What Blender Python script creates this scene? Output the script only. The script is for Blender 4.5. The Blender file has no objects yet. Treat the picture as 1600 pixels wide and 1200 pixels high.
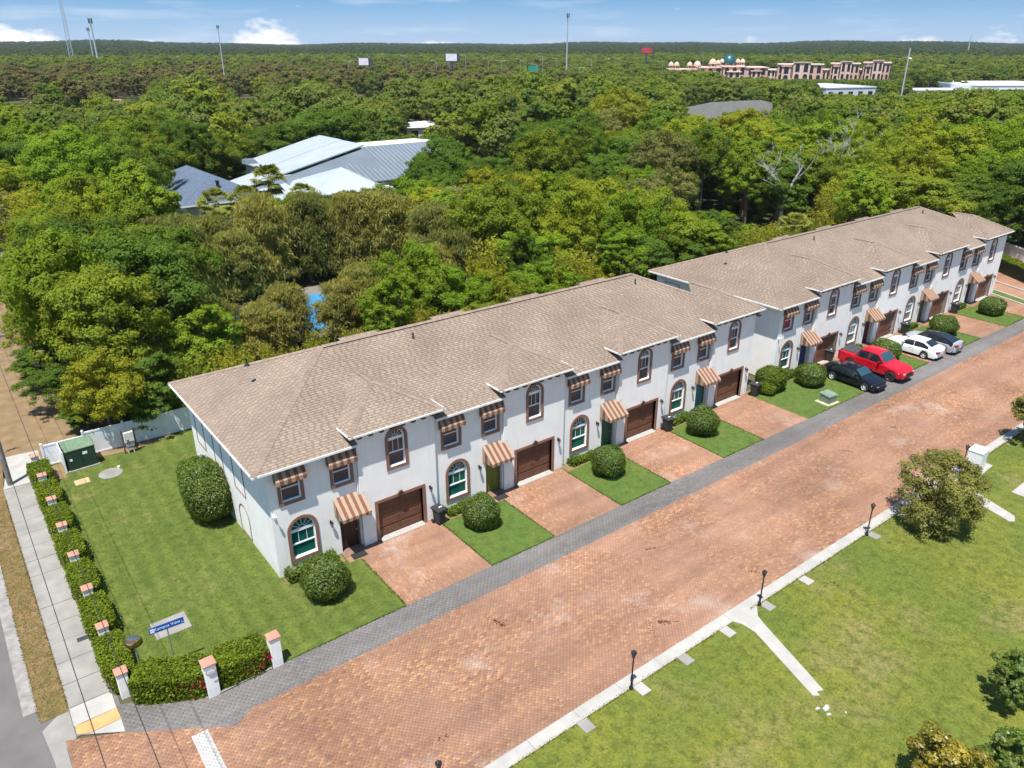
import bpy, math, random
import numpy as np
from mathutils import Vector
from mathutils.geometry import tessellate_polygon

R = math.radians
rng = np.random.default_rng(11)
random.seed(11)
S = bpy.context.scene
COL = S.collection

# ------------------------------------------------------------------ camera
CX, CY, CH = -10.0, -32.63, 25.0
PITCH, HEAD = 23.856, 52.641
F = 1203.0 / 1600.0
cam_d = bpy.data.cameras.new("camera")
cam_d.sensor_width = 36.0
cam_d.lens = 36.0 * F
cam_d.clip_start = 0.5
cam_d.clip_end = 30000.0
cam = bpy.data.objects.new("camera", cam_d)
cam.location = (CX, CY, CH)
cam.rotation_euler = (R(90 - PITCH), 0, R(HEAD - 90))
COL.objects.link(cam)
S.camera = cam

# ------------------------------------------------------------------ light
SUN_EL = R(70.5)
SDX, SDY = 0.812, 0.583          # horizontal direction in which shadows fall
sun_d = bpy.data.lights.new("sun", 'SUN')
sun_d.energy = 5.0
sun_d.angle = R(0.53)
sun_d.color = (1.0, 0.955, 0.89)
sun = bpy.data.objects.new("sun", sun_d)
ce, se = math.cos(SUN_EL), math.sin(SUN_EL)
sun.rotation_euler = Vector((SDX * ce, SDY * ce, -se)).to_track_quat('-Z', 'Y').to_euler()
sun.location = (-20, -20, 60)
COL.objects.link(sun)

world = bpy.data.worlds.new("World")
S.world = world
world.use_nodes = True
wn, wl = world.node_tree.nodes, world.node_tree.links
wn.clear()
SKY_STRENGTH = 0.085
def wmath(op, a, b=None, c=None, clamp=False):
    n = wn.new('ShaderNodeMath'); n.operation = op; n.use_clamp = clamp
    for i, q in enumerate((a, b, c)):
        if q is None: continue
        if isinstance(q, (int, float)): n.inputs[i].default_value = q
        else: wl.new(q, n.inputs[i])
    return n.outputs[0]
tc = wn.new('ShaderNodeTexCoord')
sep = wn.new('ShaderNodeSeparateXYZ'); wl.new(tc.outputs['Generated'], sep.inputs[0])
zz = wmath('ADD', wmath('MULTIPLY', sep.outputs[2], 0.70), 0.28)
com = wn.new('ShaderNodeCombineXYZ')
wl.new(sep.outputs[0], com.inputs[0]); wl.new(sep.outputs[1], com.inputs[1]); wl.new(zz, com.inputs[2])
nrm = wn.new('ShaderNodeVectorMath'); nrm.operation = 'NORMALIZE'; wl.new(com.outputs[0], nrm.inputs[0])
sky = wn.new('ShaderNodeTexSky'); sky.sky_type = 'NISHITA'; sky.sun_disc = False
sky.sun_elevation = SUN_EL
sky.sun_rotation = math.atan2(-SDX, -SDY)
sky.altitude = 0; sky.air_density = 1.15; sky.dust_density = 0.25; sky.ozone_density = 2.4
wl.new(nrm.outputs[0], sky.inputs['Vector'])
# clouds: low cumulus banks near the horizon, wisps higher up
az = wmath('ARCTAN2', sep.outputs[1], sep.outputs[0])
el = wmath('ARCSINE', sep.outputs[2])
cv = wn.new('ShaderNodeCombineXYZ')
wl.new(wmath('MULTIPLY', az, 26.0), cv.inputs[0]); wl.new(wmath('MULTIPLY', el, 62.0), cv.inputs[1])
nz = wn.new('ShaderNodeTexNoise'); nz.inputs['Scale'].default_value = 1.6
nz.inputs['Detail'].default_value = 7; nz.inputs['Roughness'].default_value = 0.58
wl.new(cv.outputs[0], nz.inputs['Vector'])
bank = None
# (azimuth deg, half width deg, top elevation deg, amount): cumulus heads seen beyond the woods, and more around the compass
for a0, w0, e0, k0 in ((84.0, 5.5, 1.5, 1.0), (68.9, 3.2, 1.7, 1.05), (75.6, 1.7, .6, .8), (58, 2.5, .35, .7), (27.0, 1.8, .9, .85), (22.5, 2.0, 1.5, .5), (36, 3, .7, .45),
                       (130, 20, 3, .8), (200, 25, 4, .8), (260, 20, 3, .8), (320, 20, 4, .8), (0, 6, 2, .7)):
    a0 = a0 if a0 <= 180 else a0 - 360
    da = wmath('DIVIDE', wmath('SUBTRACT', az, R(a0)), R(w0))
    g = wmath('SUBTRACT', 1.0, wmath('MULTIPLY', da, da), clamp=True)
    top = wmath('MULTIPLY', g, R(e0))
    t = wmath('MULTIPLY', wmath('MULTIPLY', wmath('SUBTRACT', 1.0, wmath('DIVIDE', el, wmath('ADD', top, 0.0008)), clamp=True), g), k0)
    bank = t if bank is None else wmath('MAXIMUM', bank, t)
m1 = wmath('MULTIPLY', wmath('SUBTRACT', wmath('ADD', wmath('MULTIPLY', bank, 1.5), wmath('MULTIPLY', nz.outputs[0], 2.2)), 1.40), 1.25, clamp=True)
cv2 = wn.new('ShaderNodeCombineXYZ')
wl.new(wmath('MULTIPLY', az, 5.0), cv2.inputs[0]); wl.new(wmath('MULTIPLY', el, 40.0), cv2.inputs[1])
nz2 = wn.new('ShaderNodeTexNoise'); nz2.inputs['Scale'].default_value = 1.3; nz2.inputs['Detail'].default_value = 5
wl.new(cv2.outputs[0], nz2.inputs['Vector'])
wisp = wmath('MULTIPLY', wmath('SUBTRACT', nz2.outputs[0], 0.54, clamp=True), 1.1, clamp=True)
wisp = wmath('ADD', wisp, wmath('MULTIPLY', wmath('SUBTRACT', 1.0, wmath('MULTIPLY', el, 22.0), clamp=True), 0.22))
mask = wmath('MAXIMUM', m1, wisp)
mix = wn.new('ShaderNodeMix'); mix.data_type = 'RGBA'
tint = wn.new('ShaderNodeVectorMath'); tint.operation = 'MULTIPLY'; wl.new(sky.outputs[0], tint.inputs[0]); tint.inputs[1].default_value = (.84, 1.07, 1.10)
wl.new(mask, mix.inputs[0]); wl.new(tint.outputs[0], mix.inputs[6])
mix.inputs[7].default_value = (9.2, 8.9, 8.5, 1)
bg = wn.new('ShaderNodeBackground'); bg.inputs['Strength'].default_value = SKY_STRENGTH
wl.new(mix.outputs[2], bg.inputs['Color'])
wo = wn.new('ShaderNodeOutputWorld'); wl.new(bg.outputs[0], wo.inputs['Surface'])

S.view_settings.view_transform = 'Standard'
S.view_settings.look = 'None'
S.view_settings.exposure = 0.80
S.view_settings.gamma = 1.0
S.view_settings.use_curve_mapping = False
S.render.engine = 'CYCLES'
S.cycles.max_bounces = 6
S.cycles.diffuse_bounces = 3
S.cycles.glossy_bounces = 3
S.cycles.transmission_bounces = 3
S.cycles.use_adaptive_sampling = True
S.cycles.adaptive_threshold = 0.015
try:
    S.cycles.use_denoising = True
    S.cycles.denoiser = 'OPENIMAGEDENOISE'
    S.cycles.denoising_prefilter = 'ACCURATE'
except Exception:
    pass

# ------------------------------------------------------------------ helpers
_ch, _sh = math.cos(R(HEAD)), math.sin(R(HEAD))
_cp, _sp = math.cos(R(PITCH)), math.sin(R(PITCH))
def proj(x, y, z):
    """image position (1600 x 1200) of world points: only used to keep sight lines open and to rank sizes"""
    dx, dy, dz = np.asarray(x) - CX, np.asarray(y) - CY, np.asarray(z) - CH
    f = dx * _ch + dy * _sh
    r = dx * _sh - dy * _ch
    d = f * _cp - dz * _sp
    up = f * _sp + dz * _cp
    return 800 + 1203 * r / d, 600 - 1203 * up / d, d

_mats = {}
def mat(name, col, rough=0.7, metal=0.0, var=0.0, scale=3.0, col2=None, bump=0.0, bscale=None, spec=0.4, attr=None, detail=4, coat=0.0):
    """procedural material: base colour, optional noise variation (two scales), optional bump, optional per-piece variation from the face attribute rnd"""
    if name in _mats: return _mats[name]
    m = bpy.data.materials.new(name); m.use_nodes = True
    n, l = m.node_tree.nodes, m.node_tree.links
    b = n['Principled BSDF']
    b.inputs['Roughness'].default_value = rough; b.inputs['Metallic'].default_value = metal
    b.inputs['Specular IOR Level'].default_value = spec
    if coat: b.inputs['Coat Weight'].default_value = coat; b.inputs['Coat Roughness'].default_value = 0.05
    geo = n.new('ShaderNodeNewGeometry')
    out = None
    if var or col2:
        nz = n.new('ShaderNodeTexNoise'); nz.inputs['Scale'].default_value = scale; nz.inputs['Detail'].default_value = detail
        l.new(geo.outputs['Position'], nz.inputs['Vector'])
        mr = n.new('ShaderNodeMapRange'); mr.inputs[1].default_value = 0.32; mr.inputs[2].default_value = 0.68
        l.new(nz.outputs[0], mr.inputs[0])
        mx = n.new('ShaderNodeMix'); mx.data_type = 'RGBA'
        c2 = col2 if col2 else tuple(c * (1 - var) for c in col)
        c1 = col if col2 else tuple(min(1, c * (1 + var * .5)) for c in col)
        mx.inputs[6].default_value = (*c1, 1); mx.inputs[7].default_value = (*c2, 1)
        l.new(mr.outputs[0], mx.inputs[0]); out = mx.outputs[2]
    else:
        b.inputs['Base Color'].default_value = (*col, 1)
    if attr:
        at = n.new('ShaderNodeAttribute'); at.attribute_name = 'rnd'
        mr = n.new('ShaderNodeMapRange'); mr.inputs[3].default_value = 1 - attr; mr.inputs[4].default_value = 1 + attr
        l.new(at.outputs['Fac'], mr.inputs[0])
        mm = n.new('ShaderNodeVectorMath'); mm.operation = 'SCALE'
        if out is None: mm.inputs[0].default_value = col
        else: l.new(out, mm.inputs[0])
        l.new(mr.outputs[0], mm.inputs['Scale']); out = mm.outputs[0]
    if out is not None: l.new(out, b.inputs['Base Color'])
    if bump:
        nb = n.new('ShaderNodeTexNoise'); nb.inputs['Scale'].default_value = bscale or scale * 6; nb.inputs['Detail'].default_value = 3
        l.new(geo.outputs['Position'], nb.inputs['Vector'])
        bp = n.new('ShaderNodeBump'); bp.inputs['Strength'].default_value = bump; bp.inputs['Distance'].default_value = 0.05
        l.new(nb.outputs[0], bp.inputs['Height']); l.new(bp.outputs[0], b.inputs['Normal'])
    _mats[name] = m
    return m

def mesh_np(name, V, Fq, mats, rnd=None, mi=None, smooth=False):
    """mesh from numpy arrays of quads or triangles"""
    V = np.asarray(V, np.float32); Fq = np.asarray(Fq, np.int32); k = Fq.shape[1]; nf = len(Fq)
    me = bpy.data.meshes.new(name)
    me.vertices.add(len(V)); me.vertices.foreach_set('co', V.ravel())
    me.loops.add(nf * k); me.loops.foreach_set('vertex_index', Fq.ravel())
    me.polygons.add(nf); me.polygons.foreach_set('loop_start', np.arange(0, nf * k, k, dtype=np.int32))
    me.polygons.foreach_set('loop_total', np.full(nf, k, np.int32))
    for m in mats: me.materials.append(m)
    if mi is not None: me.polygons.foreach_set('material_index', np.asarray(mi, np.int32))
    if smooth: me.polygons.foreach_set('use_smooth', np.ones(nf, bool))
    me.update(calc_edges=True)
    if rnd is not None:
        a = me.attributes.new('rnd', 'FLOAT', 'FACE'); a.data.foreach_set('value', np.asarray(rnd, np.float32))
    return me

class MB:
    def __init__(s): s.v, s.f, s.m, s.a = [], [], [], []
    def add(s, vs, fs, m=0, a=0.5):
        o = len(s.v); s.v.extend([tuple(p) for p in vs])
        for f in fs: s.f.append([i + o for i in f]); s.m.append(m); s.a.append(a)
    def poly(s, pts, m=0, a=0.5): s.add(pts, [list(range(len(pts)))], m, a)
    def box(s, x0, x1, y0, y1, z0, z1, m=0, a=0.5):
        s.add([(x0,y0,z0),(x1,y0,z0),(x1,y1,z0),(x0,y1,z0),(x0,y0,z1),(x1,y0,z1),(x1,y1,z1),(x0,y1,z1)],
              [[0,3,2,1],[4,5,6,7],[0,1,5,4],[1,2,6,5],[2,3,7,6],[3,0,4,7]], m, a)
    def bbox(s, x0, x1, y0, y1, z0, z1, b=0.02, m=0):
        """box with chamfered vertical and top edges"""
        def ring(d, z): return [(x0+d,y0+b,z),(x0+b,y0+d,z),(x1-b,y0+d,z),(x1-d,y0+b,z),(x1-d,y1-b,z),(x1-b,y1-d,z),(x0+b,y1-d,z),(x0+d,y1-b,z)]
        rs = [ring(0, z0), ring(0, z1 - b), [(min(max(x, x0+b), x1-b), min(max(y, y0+b), y1-b), z1) for x, y, z in ring(0, z1)]]
        s.loft(rs, m)
    def loft(s, rings, m=0, cap=True, closed=True, a=0.5):
        n = len(rings[0]); vs = [p for r in rings for p in r]; fs = []
        for i in range(len(rings) - 1):
            for j in range(n if closed else n - 1):
                k = (j + 1) % n
                fs.append([i*n+j, i*n+k, (i+1)*n+k, (i+1)*n+j])
        if cap: fs.append(list(range(n))[::-1]); fs.append([(len(rings)-1)*n+j for j in range(n)])
        s.add(vs, fs, m, a)
    def tube(s, path, r, n=8, m=0, cap=True):
        path = [Vector(p) for p in path]; rr = r if isinstance(r, (list, tuple)) else [r] * len(path)
        rings = []
        d0 = None
        for i, p in enumerate(path):
            t = (path[min(i+1, len(path)-1)] - path[max(i-1, 0)]).normalized()
            if d0 is None:
                d0 = t.orthogonal().normalized()
            else:
                d0 = (d0 - t * d0.dot(t)); d0 = d0.normalized() if d0.length > 1e-6 else t.orthogonal().normalized()
            e = t.cross(d0)
            rings.append([tuple(p + (d0 * math.cos(2*math.pi*j/n) + e * math.sin(2*math.pi*j/n)) * rr[i]) for j in range(n)])
        s.loft(rings, m, cap)
    def lathe(s, prof, n=16, c=(0,0,0), m=0, ax='z'):
        rings = []
        for r, z in prof:
            ring = []
            for j in range(n):
                a = 2*math.pi*j/n; x, y = r*math.cos(a), r*math.sin(a)
                p = (x, y, z) if ax == 'z' else ((x, z, y) if ax == 'y' else (z, x, y))
                ring.append((p[0]+c[0], p[1]+c[1], p[2]+c[2]))
            rings.append(ring)
        s.loft(rings, m)
    def sheet(s, loops, f, depth=None, m=0):
        """planar polygon with holes: loops of 2D points, f(u,v,w) -> 3D, w = depth behind the sheet; closed by side walls when depth is given"""
        tri = tessellate_polygon([[Vector((u, v, 0)) for u, v in L] for L in loops])
        flat = [p for L in loops for p in L]
        s.add([f(u, v, 0) for u, v in flat], [list(t) for t in tri], m)
        if depth:
            s.add([f(u, v, depth) for u, v in flat], [list(t)[::-1] for t in tri], m)
            for L in loops:
                for i in range(len(L)):
                    (a, b), (c, d) = L[i], L[(i+1) % len(L)]
                    s.add([f(a,b,0), f(c,d,0), f(c,d,depth), f(a,b,depth)], [[0,1,2,3]], m)
    def mesh(s, name, mats, smooth=False):
        me = bpy.data.meshes.new(name); me.from_pydata(s.v, [], s.f)
        for m in (mats if isinstance(mats, (list, tuple)) else [mats]): me.materials.append(m)
        me.polygons.foreach_set('material_index', s.m)
        if smooth: me.polygons.foreach_set('use_smooth', [True] * len(s.f))
        a = me.attributes.new('rnd', 'FLOAT', 'FACE'); a.data.foreach_set('value', s.a)
        me.update()
        if smooth:
            try: me.set_sharp_from_angle(angle=R(38))
            except Exception: pass
        return me
    def build(s, name, mats, parent=None, smooth=False, loc=(0,0,0), rz=0):
        return put(name, s.mesh(name, mats, smooth), parent, loc, rz)

def put(name, me, parent=None, loc=(0,0,0), rz=0):
    o = bpy.data.objects.new(name, me); COL.objects.link(o)
    o.location = loc
    if rz: o.rotation_euler = (0, 0, rz)
    if parent is not None: o.parent = parent
    return o
def tag(o, label=None, cat=None, group=None, kind=None):
    if label: o['label'] = label
    if cat: o['category'] = cat
    if group: o['group'] = group
    if kind: o['kind'] = kind
    return o
def thing(name, label, cat, loc=(0,0,0), rz=0, group=None):
    o = put(name, None, None, loc, rz)
    return tag(o, label, cat, group)
def copy_tree(o, label=None, loc=None, rz=None):
    kids = {}
    for q in bpy.data.objects:
        if q.parent: kids.setdefault(q.parent.name, []).append(q)
    def rec(a, par):
        c = a.copy(); COL.objects.link(c)
        if par: c.parent = par
        for k in kids.get(a.name, []): rec(k, c)
        return c
    c = rec(o, None)
    if label: c['label'] = label
    if loc is not None: c.location = loc
    if rz is not None: c.rotation_euler = (0, 0, rz)
    return c
ORD = ['first','second','third','fourth','fifth','sixth','seventh','eighth','ninth','tenth','eleventh','twelfth','thirteenth','fourteenth','fifteenth','sixteenth','seventeenth','eighteenth','nineteenth','twentieth']
def ordinal(i):
    if i < 20: return ORD[i]
    k = i + 1
    suf = 'th' if 10 <= k % 100 <= 20 else {1:'st',2:'nd',3:'rd'}.get(k % 10, 'th')
    return f'{k}{suf}'
# ------------------------------------------------------------------ the setting: ground, roads, lawns
def ground_h(x, y):
    """gentle rise of the far country"""
    x = np.asarray(x, float); y = np.asarray(y, float)
    r = np.hypot(x - CX, y - CY); a = np.arctan2(y - CY, x - CX)
    t = np.clip((r - 900) / 2600, 0, 1); t = t * t * (3 - 2 * t)
    h = 5 + 2 * np.sin(a * 9 + 1) + 3 * np.sin(a * 23 + 2.2) + 2 * np.sin(a * 47)
    h = h + 8 * np.exp(-((a - R(81)) / R(7)) ** 2) + 8 * np.exp(-((a - R(28)) / R(11)) ** 2)
    return t * h
rad = np.concatenate([[0], np.geomspace(30, 16000, 46)]); ang = np.linspace(0, 2*math.pi, 181)[:-1]
gx = (CX + np.outer(rad, np.cos(ang))).ravel(); gy = (CY + np.outer(rad, np.sin(ang))).ravel()
gz = ground_h(gx, gy) - 0.08
nA = len(ang); q = []
for i in range(len(rad) - 1):
    j = np.arange(nA); k = (j + 1) % nA
    q.append(np.stack([i*nA+j, i*nA+k, (i+1)*nA+k, (i+1)*nA+j], 1))
M_ground = mat('woodland floor', (0.085, 0.07, 0.035), 0.95, col2=(0.04, 0.055, 0.018), scale=0.12, detail=8)
o = put('ground', mesh_np('ground', np.stack([gx, gy, gz], 1), np.concatenate(q), [M_ground]))
tag(o, kind='structure')

def lawn_mat(name, c1, c2, c3, sc, mow=0):
    m = bpy.data.materials.new(name); m.use_nodes = True; n, l = m.node_tree.nodes, m.node_tree.links
    b = n['Principled BSDF']; b.inputs['Roughness'].default_value = 0.9; b.inputs['Specular IOR Level'].default_value = 0.15
    geo = n.new('ShaderNodeNewGeometry')
    def noise(s, d, lo, hi, rough=.55):
        z = n.new('ShaderNodeTexNoise'); z.inputs['Scale'].default_value = s; z.inputs['Detail'].default_value = d; z.inputs['Roughness'].default_value = rough
        l.new(geo.outputs['Position'], z.inputs['Vector'])
        r = n.new('ShaderNodeMapRange'); r.inputs[1].default_value = lo; r.inputs[2].default_value = hi; l.new(z.outputs[0], r.inputs[0]); return r.outputs[0]
    def mixc(f, a, c):
        x = n.new('ShaderNodeMix'); x.data_type = 'RGBA'; l.new(f, x.inputs[0])
        for i, q in ((6, a), (7, c)):
            if isinstance(q, tuple): x.inputs[i].default_value = (*q, 1)
            else: l.new(q, x.inputs[i])
        return x.outputs[2]
    a = mixc(noise(sc, 5, .35, .65), c1, c2)
    a = mixc(noise(sc * .55, 7, .53, .72, .7), a, c3)
    if mow:
        wv = n.new('ShaderNodeTexWave'); wv.bands_direction = 'X'; wv.inputs['Scale'].default_value = .32; wv.inputs['Distortion'].default_value = 1.6; wv.inputs['Detail'].default_value = 2; wv.inputs['Detail Scale'].default_value = .6; l.new(geo.outputs['Position'], wv.inputs['Vector'])
        q = n.new('ShaderNodeMath'); q.operation = 'MULTIPLY'; q.inputs[1].default_value = mow; l.new(wv.outputs['Fac'], q.inputs[0]); a = mixc(q.outputs[0], a, tuple(k*.72 for k in c2))
    f = noise(7.0, 4, .3, .7, .8)
    a = mixc(noise(2.1, 6, .46, .66, .75), a, tuple(k*.62 for k in c2))
    v = n.new('ShaderNodeVectorMath'); v.operation = 'SCALE'; l.new(a, v.inputs[0])
    mr = n.new('ShaderNodeMapRange'); mr.inputs[3].default_value = .72; mr.inputs[4].default_value = 1.25; l.new(f, mr.inputs[0]); l.new(mr.outputs[0], v.inputs['Scale'])
    l.new(v.outputs[0], b.inputs['Base Color'])
    bp = n.new('ShaderNodeBump'); bp.inputs['Strength'].default_value = .6; bp.inputs['Distance'].default_value = .06
    z = n.new('ShaderNodeTexNoise'); z.inputs['Scale'].default_value = 14; z.inputs['Detail'].default_value = 4; l.new(geo.outputs['Position'], z.inputs['Vector'])
    l.new(z.outputs[0], bp.inputs['Height']); l.new(bp.outputs[0], b.inputs['Normal'])
    return m
M_lawn = lawn_mat('mown lawn', (0.118, 0.145, 0.028), (0.082, 0.118, 0.022), (0.20, 0.17, 0.06), 0.45, .5)
M_patch = lawn_mat('thick green lawn', (0.070, 0.122, 0.024), (0.090, 0.130, 0.026), (0.12, 0.14, 0.036), 0.7)
M_field = lawn_mat('rough grass', (0.158, 0.163, 0.026), (0.100, 0.132, 0.024), (0.23, 0.175, 0.09), 0.22, .22)
M_verge = lawn_mat('dry verge', (0.185, 0.12, 0.055), (0.14, 0.11, 0.04), (0.23, 0.165, 0.105), 0.9)
M_dirt = mat('dry leaf litter', (0.215, 0.145, 0.075), 0.95, col2=(0.145, 0.10, 0.052), scale=1.2, bump=.4)
M_conc = mat('concrete', (0.36, 0.345, 0.32), 0.85, col2=(0.29, 0.275, 0.255), scale=1.3, bump=.12, detail=7)
M_conc2 = mat('weathered concrete', (0.265, 0.252, 0.23), 0.85, col2=(0.185, 0.175, 0.158), scale=0.8, bump=.12, detail=8)
M_asph = mat('asphalt', (0.135, 0.125, 0.12), 0.9, col2=(0.10, 0.095, 0.093), scale=0.6, bump=.3, bscale=30, detail=7)
M_bed = mat('joint sand', (0.22, 0.13, 0.085), 0.95, var=.25, scale=2)
M_bedg = mat('grey joint sand', (0.130, 0.120, 0.114), 0.95, var=.25, scale=2)

def flat(name, pts, z, m, kind='structure', thick=0.0):
    b = MB(); b.sheet([pts], lambda u, v, w: (u, v, z - w), thick if thick else None)
    o = b.build(name, m); tag(o, kind=kind); return o
def rect(x0, x1, y0, y1): return [(x0, y0), (x1, y0), (x1, y1), (x0, y1)]

flat('clearing', [(-30, 20.1), (-7.0, 20.1), (8, 20.1), (10, 24), (2, 27), (-4.0, 32), (-4.2, 60), (-3, 110), (-30, 110)], -0.03, M_dirt)
flat('lane', [(-30, 80), (20, 80), (20, 89), (-30, 89)], -0.02, mat('lane asphalt', (0.25, 0.235, 0.225), .9, var=.2, scale=.5))
flat('lawn', [(-7.9, -3.9), (-5.1, -5.45), (-2.1, -5.75), (4.05, -5.75), (4.05, -1.0), (3.4, -1.0), (3.4, 0.05), (0, 0.05), (0, 13.0), (5, 13.0), (5, 20.05), (-7.9, 20.05)], 0.0, M_lawn)
flat('field', [(-14, -16.06), (140, -16.06), (140, -70), (-14, -70)], -0.004, M_field)
flat('verge', [(-11.25, -3.0), (-10.2, -3.0), (-10.2, 17.5), (-9.9, 23), (-9.9, 80), (-11.25, 80)], -0.012, M_verge)
flat('street', [(-26, -70), (-11.2, -70), (-11.2, 140), (-26, 140)], -0.035, M_asph)
flat('street_mouth', [(-11.3, -30), (-10.45, -30), (-10.2, -4.5), (-10.2, -2.7), (-11.3, -2.7)], -0.03, M_asph)
flat('gutter', [(-11.75, -2.2), (-11.22, -2.2), (-11.22, 90), (-11.75, 90)], -0.028, mat('worn gutter', (0.24, 0.225, 0.21), .9, var=.3, scale=2.5))
flat('apron', [(-11.25, -3.5), (-10.6, -2.95), (-10.22, -3.0), (-10.22, -4.62), (-10.62, -5.0), (-10.62, -12.0), (-11.05, -12.0), (-11.1, -5.4)], -0.014, M_conc2)

# sidewalk of single slabs with open joints
sw = put('sidewalk', None); tag(sw, kind='structure')
b = MB(); b.sheet([[(-10.2, -4.6), (-8.45, -4.6), (-8.3, 18.3), (-7.7, 23.0), (-9.8, 23.2), (-10.2, 17.5)]], lambda u, v, w: (u, v, -0.03 - w), 0.04)
b.build('slab_bed', M_bedg, sw)
ys = [-2.86 + 1.52 * i for i in range(14)]
for i, y0 in enumerate(ys):
    b = MB(); y1 = y0 + 1.5; d = float(rng.uniform(-.006, .006))
    xa, xb = -10.18, -8.62 + 0.012 * y0 * .6
    b.bbox(xa, xb, y0 + .008, y1, -0.03, 0.012 + d, .012)
    b.build('concrete_slab', M_conc2, sw)
b = MB(); b.sheet([[(-10.18, 18.45), (-8.5, 18.45), (-8.25, 19.2), (-7.75, 21.2), (-7.72, 22.9), (-9.75, 23.1), (-9.9, 20.0)]], lambda u, v, w: (u, v, 0.012 - w), .05)
b.build('concrete_slab', M_conc, sw)
for pts, mm, nm in (([(-10.18, -2.9), (-10.2, -4.0), (-8.62, -3.97), (-8.6, -2.9)], M_conc, 'concrete_slab'), ([(-10.2, -4.5), (-9.76, -4.76), (-8.6, -4.72), (-8.62, -5.5)], M_conc, 'concrete_slab')):
    b = MB(); b.sheet([pts], lambda u, v, w: (u, v, 0.008 - w), .04); b.build(nm, mm, sw)
M_tact = mat('yellow tactile tile', (0.46, 0.27, 0.11), .8, var=.2, scale=2)
b = MB(); b.sheet([[(-10.16, -4.0), (-9.8, -4.04), (-8.62, -3.98), (-8.6, -4.70), (-9.75, -4.74), (-10.18, -4.5)]], lambda u, v, w: (u, v, 0.011 - w), .04)
tp = b.build('tactile_paving', M_tact, sw); tag(tp, 'yellow tactile strip at the end of the sidewalk')
b = MB()
for i in range(14):
    for j in range(6): b.lathe([(.028, 0.010), (.02, 0.018)], 6, (-10.0 + i * .1, -4.12 - j * .09, 0))
b.build('domes', M_tact, tp)['kind'] = 'stuff'
b = MB(); b.bbox(-9.15, -8.5, 1.12, 1.40, 0, 0.045, .01); 
o = b.build('drain_grate', mat('dark iron', (.07, .07, .08), .5, .5)); tag(o, 'dark rectangular drain grate lying across the sidewalk edge', 'drain grate')

# ---- brick paving, brick by brick
def paver_mat(name, ramp, fade, stain):
    m = bpy.data.materials.new(name); m.use_nodes = True; n, l = m.node_tree.nodes, m.node_tree.links
    b = n['Principled BSDF']; b.inputs['Roughness'].default_value = .88; b.inputs['Specular IOR Level'].default_value = .25
    at = n.new('ShaderNodeAttribute'); at.attribute_name = 'rnd'
    cr = n.new('ShaderNodeValToRGB'); e = cr.color_ramp.elements
    while len(e) > 1: e.remove(e[-1])
    e[0].position = ramp[0][0]; e[0].color = (*ramp[0][1], 1)
    for p, c in ramp[1:]:
        k = e.new(p); k.color = (*c, 1)
    l.new(at.outputs['Fac'], cr.inputs[0])
    geo = n.new('ShaderNodeNewGeometry')
    def noise(s, d, lo, hi, rough=.6):
        z = n.new('ShaderNodeTexNoise'); z.inputs['Scale'].default_value = s; z.inputs['Detail'].default_value = d; z.inputs['Roughness'].default_value = rough
        l.new(geo.outputs['Position'], z.inputs['Vector'])
        r = n.new('ShaderNodeMapRange'); r.inputs[1].default_value = lo; r.inputs[2].default_value = hi; l.new(z.outputs[0], r.inputs[0]); return r.outputs[0]
    def mixc(f, a, c, k=1.0):
        if k != 1.0:
            q = n.new('ShaderNodeMath'); q.operation = 'MULTIPLY'; q.inputs[1].default_value = k; l.new(f, q.inputs[0]); f = q.outputs[0]
        x = n.new('ShaderNodeMix'); x.data_type = 'RGBA'; l.new(f, x.inputs[0]); l.new(a, x.inputs[6]); x.inputs[7].default_value = (*c, 1); return x.outputs[2]
    a = mixc(noise(.16, 5, .40, .62), cr.outputs[0], fade, .75)      # worn, sand-filled stretches
    a = mixc(noise(.24, 9, .555, .70, .74), a, stain[0], .62)          # pale efflorescence
    a = mixc(noise(.33, 8, .54, .74, .72), a, stain[1], .55)          # grey-brown soiling
    a = mixc(noise(.9, 6, .70, .75, .62), a, stain[2], .7)          # dark drips
    zl = n.new('ShaderNodeTexNoise'); zl.inputs['Scale'].default_value = .11; zl.inputs['Detail'].default_value = 6; zl.inputs['Roughness'].default_value = .62; l.new(geo.outputs['Position'], zl.inputs['Vector'])
    rl = n.new('ShaderNodeMapRange'); rl.inputs[1].default_value = .36; rl.inputs[2].default_value = .66; rl.inputs[3].default_value = .80; rl.inputs[4].default_value = 1.16; l.new(zl.outputs[0], rl.inputs[0])
    vl = n.new('ShaderNodeVectorMath'); vl.operation = 'SCALE'; l.new(a, vl.inputs[0]); l.new(rl.outputs[0], vl.inputs['Scale']); a = vl.outputs[0]      # weathered stretches
    mp = n.new('ShaderNodeMapping'); mp.inputs['Scale'].default_value = (.05, .95, 1); l.new(geo.outputs['Position'], mp.inputs['Vector'])
    z = n.new('ShaderNodeTexNoise'); z.inputs['Scale'].default_value = 1.0; z.inputs['Detail'].default_value = 5; l.new(mp.outputs[0], z.inputs['Vector'])      # wear along the driving lines
    r = n.new('ShaderNodeMapRange'); r.inputs[1].default_value = .38; r.inputs[2].default_value = .66; r.inputs[3].default_value = .87; r.inputs[4].default_value = 1.10; l.new(z.outputs[0], r.inputs[0])
    v = n.new('ShaderNodeVectorMath'); v.operation = 'SCALE'; l.new(a, v.inputs[0]); l.new(r.outputs[0], v.inputs['Scale'])
    l.new(v.outputs[0], b.inputs['Base Color'])
    return m
M_brick = paver_mat('terracotta pavers', [(0, (.190, .092, .058)), (.22, (.248, .126, .076)), (.5, (.280, .145, .086)), (.70, (.210, .121, .085)), (.86, (.325, .178, .096)), (1, (.360, .217, .117))],
                    (.300, .170, .114), [(.38, .32, .275), (.165, .105, .08), (.09, .04, .026)])
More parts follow.
